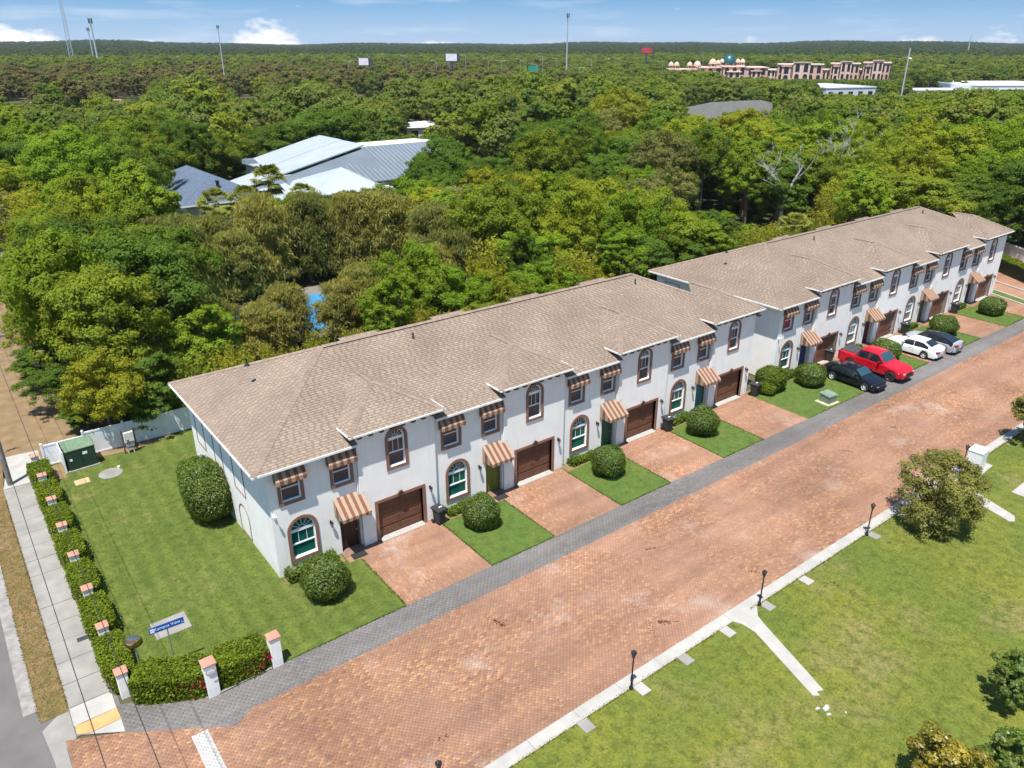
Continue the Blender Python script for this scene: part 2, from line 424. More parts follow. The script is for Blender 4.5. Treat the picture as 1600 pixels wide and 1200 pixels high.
M_grey = paver_mat('grey pavers', [(0, (.122, .112, .106)), (.5, (.140, .129, .123)), (.8, (.152, .141, .134)), (1, (.165, .154, .147))],
                   (.150, .139, .132), [(.20, .19, .18), (.105, .097, .092), (.06, .055, .052)])
M_white = mat('white paver paint', (.40, .39, .375), .8, var=.15, scale=4)

def brick_grid(x0, x1, y0, y1, L, W, along_x=True, keep=None):
    """running bond clipped to a rectangle; returns brick rectangles"""
    out = []
    if not along_x:
        r = brick_grid(y0, y1, x0, x1, L, W)
        A = np.stack([r[:, 2], r[:, 3], r[:, 0], r[:, 1]], 1)
    else:
        ny = max(1, round((y1 - y0) / W)); W = (y1 - y0) / ny
        for j in range(ny):
            off = (j % 2) * .5 * L
            xs = np.arange(x0 - off, x1, L); a = np.maximum(xs, x0); c = np.minimum(xs + L, x1)
            ok = c - a > .03; a, c = a[ok], c[ok]
            out.append(np.stack([a, c, np.full(len(a), y0 + j*W), np.full(len(a), y0 + (j+1)*W)], 1))
        A = np.concatenate(out)
    if keep is not None: A = A[keep((A[:,0]+A[:,1])/2, (A[:,2]+A[:,3])/2)]
    return A
def brick_mesh(name, A, m, z=0.0, rnd=None, org=(0, 0)):
    n = len(A); g = .003; ch = .005
    h = z + rng.uniform(-.0035, .0035, n); dep = z - .014
    x0, x1, y0, y1 = A[:,0]+g-org[0], A[:,1]-g-org[0], A[:,2]+g-org[1], A[:,3]-g-org[1]
    V = np.zeros((n, 8, 3))
    for k, (xa, ya) in enumerate(((x0,y0),(x1,y0),(x1,y1),(x0,y1))):
        V[:, k, 0] = xa; V[:, k, 1] = ya; V[:, k, 2] = dep
        V[:, k+4, 0] = xa + (ch if k in (0,3) else -ch); V[:, k+4, 1] = ya + (ch if k in (0,1) else -ch); V[:, k+4, 2] = h
    f = np.array([[4,5,6,7],[0,1,5,4],[1,2,6,5],[2,3,7,6],[3,0,4,7]])
    Fq = (np.arange(n)[:, None, None] * 8 + f[None]).reshape(-1, 4)
    r = rng.random(n) if rnd is None else rnd
    return mesh_np(name, V.reshape(-1, 3), Fq, [m], np.repeat(r, 5))

# brick road, with its flared mouth towards the street; its 300 largest bricks in view are single parts
def road_keep(x, y):
    top = np.where(x > -4.2, -7.42, np.where(x > -5.0, -7.9, -7.9 + (-5.0 - x) * .66))
    top = np.where(x < -8.8, -5.5 + (-8.8 - x) * .5, top)
    return (y < top) & ((x > -10.55))
A = np.concatenate([brick_grid(-10.6, 99, -15.5, -7.4, .192, .108), brick_grid(-10.6, -4.2, -7.4, -4.55, .192, .108), brick_grid(-10.6, -3.5, -26, -15.5, .192, .108, keep=lambda x, y: x < -3.5 - 0*(y))])
def flare_y(x): return np.where(x > -4.2, -7.4, np.where(x > -5.0, -7.4 - (-4.2 - x)*.66, np.where(x > -8.8, -7.93 + (-5.0 - x)*.653, -5.45 + (-8.8 - x)*.5)))
def edge_bricks(name, B_, m, below, par):
    """bricks cut along the flared mouth of the road"""
    b = MB()
    for x0, x1, y0, y1 in B_:
        xm = (x0+x1)/2; e = .01; p = (xm-1, float(flare_y(np.array(xm-.05))) + (-.95)*0); 
        ya, yb = float(flare_y(np.array(x0))), float(flare_y(np.array(x1)))
        P = [(x0+.004,y0+.004),(x1-.004,y0+.004),(x1-.004,y1-.004),(x0+.004,y1-.004)]
        P = clip_poly(P, (x1, yb-.004), (x0, ya-.004)) if below else clip_poly(P, (x0, ya+.004), (x1, yb+.004))
        if len(P) < 3: continue
        r = float(rng.random()); h = float(rng.uniform(-.003,.003)); n = len(P)
        b.add([(x,y,h) for x,y in P] + [(x,y,-.014) for x,y in P], [list(range(n))] + [[i, i+n, (i+1)%n+n, (i+1)%n] for i in range(n)], 0, r)
    o = b.build(name, m, par); o['kind'] = 'stuff'
def split_edge(B_, below):
    ya, yb = flare_y(B_[:,0]), flare_y(B_[:,1]); lo, hi = np.minimum(ya, yb), np.maximum(ya, yb)
    inside = (B_[:,3] <= lo + 1e-6) if below else (B_[:,2] >= hi - 1e-6); cross = ~inside & ((B_[:,2] < hi) if below else (B_[:,3] > lo)) & (B_[:,0] < -3.9)
    return B_[inside | ((B_[:,0] >= -3.9) & inside)], B_[cross]
def clip_poly(P, a, b):
    out = []; ex, ey = b[0]-a[0], b[1]-a[1]; sd = [ex*(p[1]-a[1]) - ey*(p[0]-a[0]) for p in P]
    for i in range(len(P)):
        p, q, s_, t_ = P[i], P[(i+1) % len(P)], sd[i], sd[(i+1) % len(P)]
        if s_ >= 0: out.append(p)
        if (s_ >= 0) != (t_ >= 0): k = s_/(s_-t_); out.append((p[0]+(q[0]-p[0])*k, p[1]+(q[1]-p[1])*k))
    return out
A, A_cut = split_edge(A, True)
stop = (lambda x, y: (x > -6.55) & (x < -5.95) & (y < -7.35) & (y > -15.45))
cxb, cyb = (A[:,0]+A[:,1])/2, (A[:,2]+A[:,3])/2
isw = stop(cxb, cyb)
road = put('brick_road', None); tag(road, kind='structure')
b = MB(); b.sheet([[(-10.6, -26), (-3.4, -26), (-3.4, -15.5), (99, -15.5), (99, -7.4), (-4.2, -7.4), (-5.0, -7.93), (-8.8, -5.45), (-10.6, -4.55)]], lambda u, v, w: (u, v, -.012))
b.build('joint_sand', M_bed, road)
pu, pv, pd = proj(cxb, cyb, np.zeros(len(A)))
vis = (pu > 5) & (pu < 1595) & (pv < 1195) & ~isw
order = np.argsort(np.where(vis, pd, 1e9))[:300]
single = np.zeros(len(A), bool); single[order] = True
o = put('paver_bricks', brick_mesh('paver_bricks', A[~single & ~isw], M_brick), road); o['kind'] = 'stuff'
edge_bricks('cut_bricks', A_cut, M_brick, True, road)
o = put('stop_line_bricks', brick_mesh('stop_line_bricks', brick_grid(-6.62, -5.98, -15.45, -7.35, .192, .108), M_white, .005), road); o['kind'] = 'stuff'
for L_ in set(np.round(A[single][:,1] - A[single][:,0], 3)):
    grp = A[single][np.round(A[single][:,1] - A[single][:,0], 3) == L_]
    W_ = grp[0,3] - grp[0,2]
    variants = [brick_mesh('paver_brick', np.array([[-L_/2, L_/2, -W_/2, W_/2]]), M_brick, rnd=np.array([v])) for v in (.05, .2, .35, .45, .55, .68, .8, .97)]
    for x0, x1, y0, y1 in grp:
        put('paver_brick', variants[int(rng.integers(8))], road, ((x0+x1)/2, (y0+y1)/2, 0))

pp = put('paver_path', None); tag(pp, kind='structure')
def strip_keep(x, y):
    top = np.where(x > -2.1, -5.75, np.where(x > -5.1, -5.78, -5.78 + (-5.1 - x) * .56))
    return (y < top) & (x > -8.62 - (y + 5.5) * .1)
G = brick_grid(-8.8, 99, -7.40, -5.75, .23, .139)
G = np.concatenate([G, brick_grid(-8.8, -4.2, -5.75, -3.9, .23, .139), brick_grid(-8.8, -4.2, -7.95, -7.40, .23, .139)])
G = G[strip_keep((G[:,0]+G[:,1])/2, (G[:,2]+G[:,3])/2)]
G, G_cut = split_edge(G, False)
b = MB(); b.sheet([[(-8.8, -5.45), (-5.0, -7.93), (-4.2, -7.4), (99, -7.4), (99, -5.75), (-2.1, -5.75), (-5.1, -5.78), (-8.5, -3.85)]], lambda u, v, w: (u, v, -.011))
b.build('joint_sand', M_bedg, pp)
o = put('paver_bricks', brick_mesh('paver_bricks', G, M_grey), pp); o['kind'] = 'stuff'
edge_bricks('cut_bricks', G_cut, M_grey, False, pp)

# kerb band along the road
kb = put('kerb', None); tag(kb, kind='structure')
for i in range(46):
    x0 = -3.4 + i * 2.4
    b = MB(); b.bbox(x0, x0 + 2.39, -16.1, -15.51, -.05, .03 + float(rng.uniform(-.004, .004)), .015)
    b.build('kerb_slab', M_conc, kb)
b = MB(); b.sheet([[(15.75, -16.1), (15.95, -16.5), (15.98, -17.2), (14.72, -21.02), (14.95, -21.2), (15.05, -21.0), (15.35, -21.12), (16.75, -17.2), (17.0, -16.6), (17.6, -16.1)]], lambda u, v, w: (u, v, .02 - w), .06)
tag(b.build('path', M_conc), kind='structure')
b = MB(); b.sheet([[(35.9, -16.1), (36.0, -17.4), (35.1, -20.4), (35.35, -20.6), (35.95, -20.35), (37.1, -17.2), (37.7, -16.1)]], lambda u, v, w: (u, v, .02 - w), .06)
tag(b.build('path', M_conc), kind='structure')
b = MB(); b.bbox(38.6, 41.0, -20.4, -19.1, -.05, .04, .015); tag(b.build('path', M_conc), kind='structure')
pads = [(6.13,-16.42),(9.3,-16.42),(12.1,-16.4),(15.0,-16.42),(18.0,-16.45),(21.2,-16.45),(27.65,-16.45),(30.9,-16.5),(34.2,-16.45)]
for i, (x, y) in enumerate(pads):
    b = MB(); b.bbox(x - .26, x + .26, y - .3, y + .3, -.04, .035, .012)
    o = b.build('concrete_pad', M_conc if i % 2 else M_conc2)
    tag(o, f'square concrete pad in the grass beside the kerb, {ordinal(i)} pad from the near end', 'concrete pad', 'concrete pads along the kerb')
# ------------------------------------------------------------------ townhouse rows
PIT = 9.45
M_stucco = mat('white stucco', (.82, .80, .765), .9, var=.05, scale=1.2, bump=.10, bscale=22, spec=.2)
def weather(m):
    n, l = m.node_tree.nodes, m.node_tree.links; b = n['Principled BSDF']; src = b.inputs['Base Color'].links[0].from_socket
    geo = n.new('ShaderNodeNewGeometry'); mp = n.new('ShaderNodeMapping'); mp.inputs['Scale'].default_value = (3.2, 3.2, .22); l.new(geo.outputs['Position'], mp.inputs['Vector'])
    z = n.new('ShaderNodeTexNoise'); z.inputs['Scale'].default_value = 1.0; z.inputs['Detail'].default_value = 6; z.inputs['Roughness'].default_value = .65; l.new(mp.outputs[0], z.inputs['Vector'])
    r = n.new('ShaderNodeMapRange'); r.inputs[1].default_value = .52; r.inputs[2].default_value = .78; r.inputs[4].default_value = .26; l.new(z.outputs[0], r.inputs[0])
    sp = n.new('ShaderNodeSeparateXYZ'); l.new(geo.outputs['Position'], sp.inputs[0])
    z2 = n.new('ShaderNodeTexNoise'); z2.inputs['Scale'].default_value = 2.0; z2.inputs['Detail'].default_value = 5; l.new(geo.outputs['Position'], z2.inputs['Vector'])
    a = n.new('ShaderNodeMath'); a.operation = 'MULTIPLY_ADD'; a.inputs[1].default_value = .9; a.inputs[2].default_value = -.05; l.new(z2.outputs[0], a.inputs[0])
    d = n.new('ShaderNodeMath'); d.operation = 'LESS_THAN'; l.new(sp.outputs[2], d.inputs[0]); l.new(a.outputs[0], d.inputs[1])
    ad = n.new('ShaderNodeMath'); ad.operation = 'MULTIPLY_ADD'; ad.inputs[1].default_value = .16; ad.use_clamp = True; l.new(d.outputs[0], ad.inputs[0]); l.new(r.outputs[0], ad.inputs[2])
    x = n.new('ShaderNodeMix'); x.data_type = 'RGBA'; l.new(ad.outputs[0], x.inputs[0]); l.new(src, x.inputs[6]); x.inputs[7].default_value = (.50, .47, .42, 1); l.new(x.outputs[2], b.inputs['Base Color'])
weather(M_stucco)
M_trim = mat('brown trim', (.23, .12, .085), .75, var=.12, scale=2)
M_sash = mat('white vinyl', (.78, .79, .80), .4)
M_fascia = mat('white gutter', (.72, .72, .70), .55, var=.18, scale=2.5)
M_soffit = mat('soffit', (.55, .54, .52), .8)
M_corbel = mat('dark wood corbel', (.09, .045, .03), .8)
M_glass = mat('window glass', (.018, .028, .045), .06, spec=.7)
M_teal = mat('teal tinted glass', (.003, .095, .072), .09, spec=.6)
M_teal2 = mat('pale blind behind glass', (.16, .20, .19), .12, spec=.6)
M_mag = mat('magenta curtain behind glass', (.20, .01, .05), .12, spec=.6)
M_gar = mat('brown garage door', (.155, .066, .036), .6, col2=(.115, .048, .026), scale=3)
M_lamp = mat('black metal', (.02, .02, .022), .45, .3)
M_lampg = mat('lantern glass', (.42, .40, .34), .2)
M_aw1 = mat('tan awning canvas', (.34, .24, .17), .9, var=.08, scale=5)
M_aw2 = mat('brown awning canvas', (.17, .075, .045), .9, var=.08, scale=5)
M_stone = mat('threshold concrete', (.34, .325, .30), .8, var=.12, scale=3)

def shingle_mat():
    m = bpy.data.materials.new('asphalt shingles'); m.use_nodes = True; n, l = m.node_tree.nodes, m.node_tree.links
    b = n['Principled BSDF']; b.inputs['Roughness'].default_value = .92; b.inputs['Specular IOR Level'].default_value = .2
    at = n.new('ShaderNodeAttribute'); at.attribute_name = 'rnd'
    cr = n.new('ShaderNodeValToRGB'); e = cr.color_ramp.elements
    e[0].color = (.125, .093, .072, 1); e[1].position = 1; e[1].color = (.262, .205, .160, 1)
    for p, c in ((.10, (.175, .131, .101)), (.24, (.193, .147, .114)), (.38, (.220, .169, .130)), (.75, (.235, .182, .140))):
        k = e.new(p); k.color = (*c, 1)
    l.new(at.outputs['Fac'], cr.inputs[0])
    geo = n.new('ShaderNodeNewGeometry')
    z = n.new('ShaderNodeTexNoise'); z.inputs['Scale'].default_value = .35; z.inputs['Detail'].default_value = 6; l.new(geo.outputs['Position'], z.inputs['Vector'])
    mr = n.new('ShaderNodeMapRange'); mr.inputs[1].default_value = .3; mr.inputs[2].default_value = .7; mr.inputs[3].default_value = .86; mr.inputs[4].default_value = 1.12; l.new(z.outputs[0], mr.inputs[0])
    v = n.new('ShaderNodeVectorMath'); v.operation = 'SCALE'; l.new(cr.outputs[0], v.inputs[0]); l.new(mr.outputs[0], v.inputs['Scale'])
    l.new(v.outputs[0], b.inputs['Base Color'])
    zb = n.new('ShaderNodeTexNoise'); zb.inputs['Scale'].default_value = 60; l.new(geo.outputs['Position'], zb.inputs['Vector'])
    bp = n.new('ShaderNodeBump'); bp.inputs['Strength'].default_value = .25; bp.inputs['Distance'].default_value = .01; l.new(zb.outputs[0], bp.inputs['Height']); l.new(bp.outputs[0], b.inputs['Normal'])
    return m
M_shingle = shingle_mat()
M_cap = mat('ridge cap shingle', (.225, .168, .130), .92, attr=.14)

def clip_poly(P, a, b):
    """Sutherland-Hodgman step: keep the part of P left of a->b"""
    out = []; ex, ey = b[0]-a[0], b[1]-a[1]
    sd = [ex*(p[1]-a[1]) - ey*(p[0]-a[0]) for p in P]
    for i in range(len(P)):
        p, q, s, t = P[i], P[(i+1) % len(P)], sd[i], sd[(i+1) % len(P)]
        if s >= 0: out.append(p)
        if (s >= 0) != (t >= 0):
            k = s/(s-t); out.append((p[0]+(q[0]-p[0])*k, p[1]+(q[1]-p[1])*k))
    return out
def shingle_plane(mb, pts, e, TAB=.24, COURSE=.165):
    """lay overlapping shingle tabs on a convex roof plane; pts counter-clockwise seen from above, e = eave direction"""
    P = [Vector(p) for p in pts]; e = Vector(e).normalized()
    nrm_ = Vector((0, 0, 0))
    for i in range(len(P)): nrm_ += P[i].cross(P[(i+1) % len(P)])
    nrm_.normalize(); s = nrm_.cross(e).normalized(); o = P[0]
    Q = [((p-o).dot(e), (p-o).dot(s)) for p in P]
    umin, umax = min(q[0] for q in Q), max(q[0] for q in Q); vmin, vmax = min(q[1] for q in Q), max(q[1] for q in Q)
    n = len(Q); edges = [(Q[i], Q[(i+1) % n]) for i in range(n)]
    j = 0; v = vmin
    while v < vmax:
        off = (j * .381) % 1 * TAB; u = umin - off; dark = bool(j % 2)
        while u < umax:
            dark = not dark; w = random.uniform(.09, .15) if dark else random.uniform(.20, .32)
            rc = [(u, v), (u+w, v), (u+w, v+COURSE*1.02), (u, v+COURSE*1.02)]
            ins = all((b[0]-a[0])*(p[1]-a[1]) - (b[1]-a[1])*(p[0]-a[0]) >= 0 for a, b in edges for p in rc)
            if not ins:
                for a, b in edges:
                    rc = clip_poly(rc, a, b)
                    if len(rc) < 3: break
            if len(rc) >= 3:
                lift = .015 + .006 * random.random()
                run = .10 + .13*random.random() if dark else .40 + .60*random.random()
                top = [o + e*p[0] + s*p[1] + nrm_*(.004 + lift*(1 - (p[1]-v)/COURSE)) for p in rc]
                mb.poly(top, 0, run)
                if ins:
                    mb.poly([top[0], top[1], top[1] - nrm_*lift, top[0] - nrm_*lift], 0, 0)  # riser gets the darkest tone: shadow line under each course put into colour
            u += w
        v += COURSE; j += 1
def cap_line(mb, a, b, w=.17, step=.2):
    a, b = Vector(a), Vector(b); L = (b-a).length; t = (b-a)/L
    side = t.cross(Vector((0,0,1))).normalized(); up = side.cross(t).normalized()
    if up.z < 0: up = -up
    k = 0.0
    while k < L:
        p = a + t*k; q = a + t*min(L, k+step*1.25); h = .055; r = random.random()
        jx = (random.random()-.5)*.02
        for sg in (-1, 1):
            mb.poly([p + up*(h+.02), p + side*sg*(w+jx) - up*.005, q + side*sg*(w+jx) - up*.02, q + up*h], 0, r)
        k += step

def arch(cx, r, z0, zs, n=14, d=0.0):
    """arched outline: straight sides from z0 to the spring line zs, then a half circle"""
    r2 = r - d
    return [(cx - r2, z0 + d), (cx + r2, z0 + d)] + [(cx + r2*math.cos(math.pi*i/n), zs + r2*math.sin(math.pi*i/n)) for i in range(n+1)]
def rct(x0, x1, z0, z1, d=0.0): return [(x0+d, z0+d), (x1-d, z0+d), (x1-d, z1-d), (x0+d, z1-d)]
YB = -0.19                                    # the garage bays stand forward of the main wall
OP = dict(w1=(.63, 1.65, 4.23, 5.72), w2=(3.39, 4.36, 4.23, 5.66), aw=(1.49, .66, .78, 2.39), door=(3.5, 4.66, 0, 2.25), bw=(7.03, .50, 4.28, 5.93), gar=(5.66, 8.46, 0, 2.36))
SY = lambda y: (lambda u, v, w: (u, y + w, v))

def framed(name, loops_out, loop_in, y, d=-.055):
    b = MB(); b.sheet([loops_out, loop_in], SY(y + d), -d + .01); return b
def protos():
    P = {}
    def win(k, x0, x1, z0, z1):
        b = framed('window', rct(x0-.16, x1+.16, z0-.17, z1+.16), rct(x0, x1, z0, z1), 0); P[k+'_f'] = b.mesh('window', M_trim)
        b = MB(); y = .075
        b.sheet([rct(x0, x1, z0, z1), rct(x0+.07, x1-.07, z0+.07, z1-.07)], SY(y), .05)
        zm = (z0+z1)/2; b.box(x0+.07, x1-.07, y-.005, y+.04, zm-.03, zm+.03)
        P[k+'_s'] = b.mesh('sash', M_sash)
        b = MB(); b.box(x0+.05, x1-.05, y+.035, y+.045, z0+.05, z1-.05); P[k+'_p'] = b
    win('w1', *OP['w1']); win('w2', *OP['w2'])
    def awin(k, cx, r, z0, zs, y):
        b = framed('arched_window', arch(cx, r+.165, z0-.165, zs), arch(cx, r, z0, zs), y); P[k+'_f'] = b.mesh('arched_window', M_trim)
        b = MB(); yy = y + .085; x0, x1 = cx-r, cx+r
        b.sheet([arch(cx, r, z0, zs), arch(cx, r, z0, zs, d=.06)], SY(yy), .05)
        b.box(x0+.06, x1-.06, yy-.015, yy+.04, zs-.11, zs+.05)
        zm = (z0+zs)/2-.02; b.box(x0+.06, x1-.06, yy-.01, yy+.04, zm-.035, zm+.035)
        for xm in (cx-r/3, cx+r/3): b.box(xm-.012, xm+.012, yy+.02, yy+.038, zm, zs)
        for a in (30, 60, 90, 120, 150):
            c, s_ = math.cos(R(a)), math.sin(R(a))
            b.tube([(cx + .3*r*c, yy+.03, zs + .3*r*s_), (cx + (r-.05)*c, yy+.03, zs + (r-.05)*s_)], .014, 4)
        b.tube([(cx + .3*r*math.cos(R(a)), yy+.03, zs + .3*r*math.sin(R(a))) for a in range(0, 181, 20)], .014, 4)
        P[k+'_s'] = b.mesh('sash', M_sash)
        b = MB(); b.sheet([arch(cx, r, z0, zs, d=.05)], SY(yy+.045)); P[k+'_p'] = b
    awin('aw', *OP['aw'], 0); awin('bw', *OP['bw'], YB)
    # window awning: canopy, scalloped striped valance, frame
    def awn(k, x0, x1):
        n = 8; w = (x1-x0)/n; zt, zf, yf = 6.27, 5.68, -.42
        b = MB(); v = MB()
        for i in range(n):
            a, c = x0+i*w, x0+(i+1)*w; m = i % 2
            b.add([(a,-.01,zt),(c,-.01,zt),(c,yf,zf),(a,yf,zf),(a,-.01,zt-.012),(c,-.01,zt-.012),(c,yf,zf-.012),(a,yf,zf-.012)], [[0,1,2,3],[7,6,5,4],[0,3,7,4],[1,5,6,2]], m)
            pts = [(a, zf), (c, zf)] + [(c - w*t, zf-.20-.05*math.sin(math.pi*t)) for t in (0,.25,.5,.75,1)]
            v.sheet([pts], SY(yf), .012, m)
        for xx in (x0+.003, x1-.003):
            b.poly([(xx,-.01,zt-.01),(xx,yf,zf-.01),(xx,-.01,zf-.12)], 1)
            b.poly([(xx,yf,zf-.01),(xx,yf,zf-.2),(xx,-.01,zf-.22),(xx,-.01,zf-.12)], 0)
        P[k] = b.mesh('window_awning', [M_aw1, M_aw2]); P[k+'_v'] = v.mesh('valance', [M_aw1, M_aw2])
    awn('an1', .33, 1.90); awn('an2', 3.09, 4.66)
    n = 9; x0, x1 = 3.26, 4.92; w = (x1-x0)/n; zt, zf, yf = 3.46, 2.66, -1.02
    b = MB(); v = MB(); fr = MB()
    for i in range(n):
        a, c = x0+i*w, x0+(i+1)*w; m = i % 2
        y0a = -.012 if c < 4.68 else YB-.012
        t0 = (y0a+.012)/(yf+.012); z0a = zt + (zf-zt)*t0
        b.add([(a,y0a,z0a),(c,y0a,z0a),(c,yf,zf),(a,yf,zf),(a,y0a,z0a-.012),(c,y0a,z0a-.012),(c,yf,zf-.012),(a,yf,zf-.012)], [[0,1,2,3],[7,6,5,4]], m)
        pts = [(a, zf), (c, zf)] + [(c - w*t, zf-.17-.035*math.sin(math.pi*t)) for t in (0,.25,.5,.75,1)]
        v.sheet([pts], SY(yf), .012, m)
    ns = 4
    for i in range(ns):
        ya, yb_ = -.012 + (yf+.012)*i/ns, -.012 + (yf+.012)*(i+1)/ns
        za, zb = zt + (zf-zt)*i/ns, zt + (zf-zt)*(i+1)/ns
        b.poly([(x0+.003,ya,za-.01),(x0+.003,yb_,zb-.01),(x0+.003,yb_,zf-.19),(x0+.003,ya,zf-.19)], i % 2)
        if yb_ < YB: b.poly([(x1-.003,min(ya,YB),za-.01),(x1-.003,yb_,zb-.01),(x1-.003,yb_,zf-.19),(x1-.003,min(ya,YB),zf-.19)], (i+1) % 2)
    P['da'] = b.mesh('door_awning', [M_aw1, M_aw2]); P['da_v'] = v.mesh('valance', [M_aw1, M_aw2])
    fr.tube([(x0+.02,yf+.02,zf-.03),(x1-.02,yf+.02,zf-.03)], .014, 6); fr.tube([(x0+.02,yf+.02,zf-.03),(x0+.02,-.01,zf-.03)], .014, 6)
    P['da_fr'] = fr.mesh('awning_rod', M_lamp)
    dx0, dx1, dz0, dz1 = OP['door']
    b = MB(); b.sheet([[(dx0,.0),(dx0+.1,.0),(dx0+.1,dz1-.1),(dx1-.1,dz1-.1),(dx1-.1,0),(dx1,0),(dx1,dz1),(dx0,dz1)]], SY(.16), .12); P['d_fr'] = b.mesh('door_frame', M_trim)
    b = MB(); b.box(dx0+.1, dx1-.1, .22, .28, .02, dz1-.1)
    for zz0, zz1 in ((.2,.8),(.95,1.95)):
        for xx0, xx1 in ((dx0+.2, (dx0+dx1)/2-.05), ((dx0+dx1)/2+.05, dx1-.2)): b.bbox(xx0, xx1, .205, .225, zz0, zz1, .012)
    P['d'] = b
    b = MB(); b.lathe([(.0,.0),(.03,.0),(.035,.03),(.02,.06),(0,.065)], 8, (dx1-.18, .15, 1.05), ax='y'); b.tube([(dx1-.18,.22,1.05),(dx1-.18,.16,1.05)], .012, 6); P['d_h'] = b.mesh('door_handle', mat('brushed nickel', (.5,.48,.45), .3, 1))
    b = MB(); b.bbox(3.42, 4.69, -.55, .2, -.02, .035, .01); P['d_s'] = b.mesh('door_step', mat('door step paving', (.20,.12,.09), .85, var=.2, scale=3))
    g0, g1, _, gz = OP['gar']
    b = MB(); y = YB-.05
    b.sheet([[(g0-.17,0),(g0,0),(g0,gz),(g1,gz),(g1,0),(g1+.17,0),(g1+.17,gz+.17),(g0-.17,gz+.17)]], SY(y), .30); P['g_f'] = b.mesh('garage_surround', M_trim)
    b = MB(); h = gz/4
    for gdx in range(2):
        xa = g0+.01 + gdx*(g1-g0-.02)/2; xb = xa + (g1-g0-.02)/2
        b.bbox(xa+.06, xb-.06, .0, .02, .08, h-.08, .012)
    b.bbox(g0+.006, g1-.006, .015, .06, .006, h-.006, .008)
    for k in range(1, 6): b.box(g0+.03, g1-.03, -.004, .004, k*h/6-.004, k*h/6+.004)
    P['g_p'] = b.mesh('garage_panel', M_gar)
    b = MB(); b.bbox(g0, g1, YB-.26, YB+.2, -.02, .05, .015); P['g_s'] = b.mesh('garage_threshold', M_stone)
    b = MB(); b.lathe([(.02,0),(.13,.0),(.14,.03),(.09,.05),(0,.055)], 10, (7.05, YB-.13, gz+.24), ax='y'); b.bbox(6.86, 7.24, YB-.13, YB-.075, gz+.16, gz+.26, .02); P['plq'] = b.mesh('number_plaque', M_corbel)
    def lamp(x, y, z):
        b = MB(); b.bbox(x-.05, x+.05, y-.03, y, z-.02, z+.16, .01); b.tube([(x,y-.02,z+.1),(x,y-.09,z+.2),(x,y-.16,z+.16)], .013, 6)
        b.lathe([(.0,z+.17),(.05,z+.14),(.095,z+.06),(.1,z+.045),(.03,z+.045)], 6, (x, y-.16, 0)); b.lathe([(.03,z-.2),(.055,z-.18),(.05,z-.17)], 6, (x, y-.16, 0))
        for a in range(6):
            c, s_ = math.cos(a*math.pi/3), math.sin(a*math.pi/3); b.tube([(x+.09*c, y-.16+.09*s_, z+.05), (x+.055*c, y-.16+.055*s_, z-.18)], .006, 4)
        g = MB(); g.lathe([(.05,z-.17),(.08,z+.04)], 6, (x, y-.16, 0)); return b.mesh('wall_lamp', M_lamp), g.mesh('lamp_glass', M_lampg)
    P['l'] = [lamp(3.0, 0, 2.12), lamp(5.14, YB, 2.12), lamp(8.94, YB, 2.12)]
    b = MB(); y = YB
    b.loft([[(-.10,y,.22),(.10,y,.22),(.10,y,0),(-.10,y,0)], [(-.10,y-.26,.22),(.10,y-.26,.22),(.10,y-.26,.04),(-.10,y-.26,.04)], [(-.10,y-.33,.22),(.10,y-.33,.22),(.10,y-.33,.13),(-.10,y-.33,.13)]]); P['cb'] = b.mesh('corbel', M_corbel)
    return P
PR = protos()

def pane(k, m):
    key = (k, m.name)
    if key not in PR: PR[key] = PR[k].mesh('pane', m)
    return PR[key]

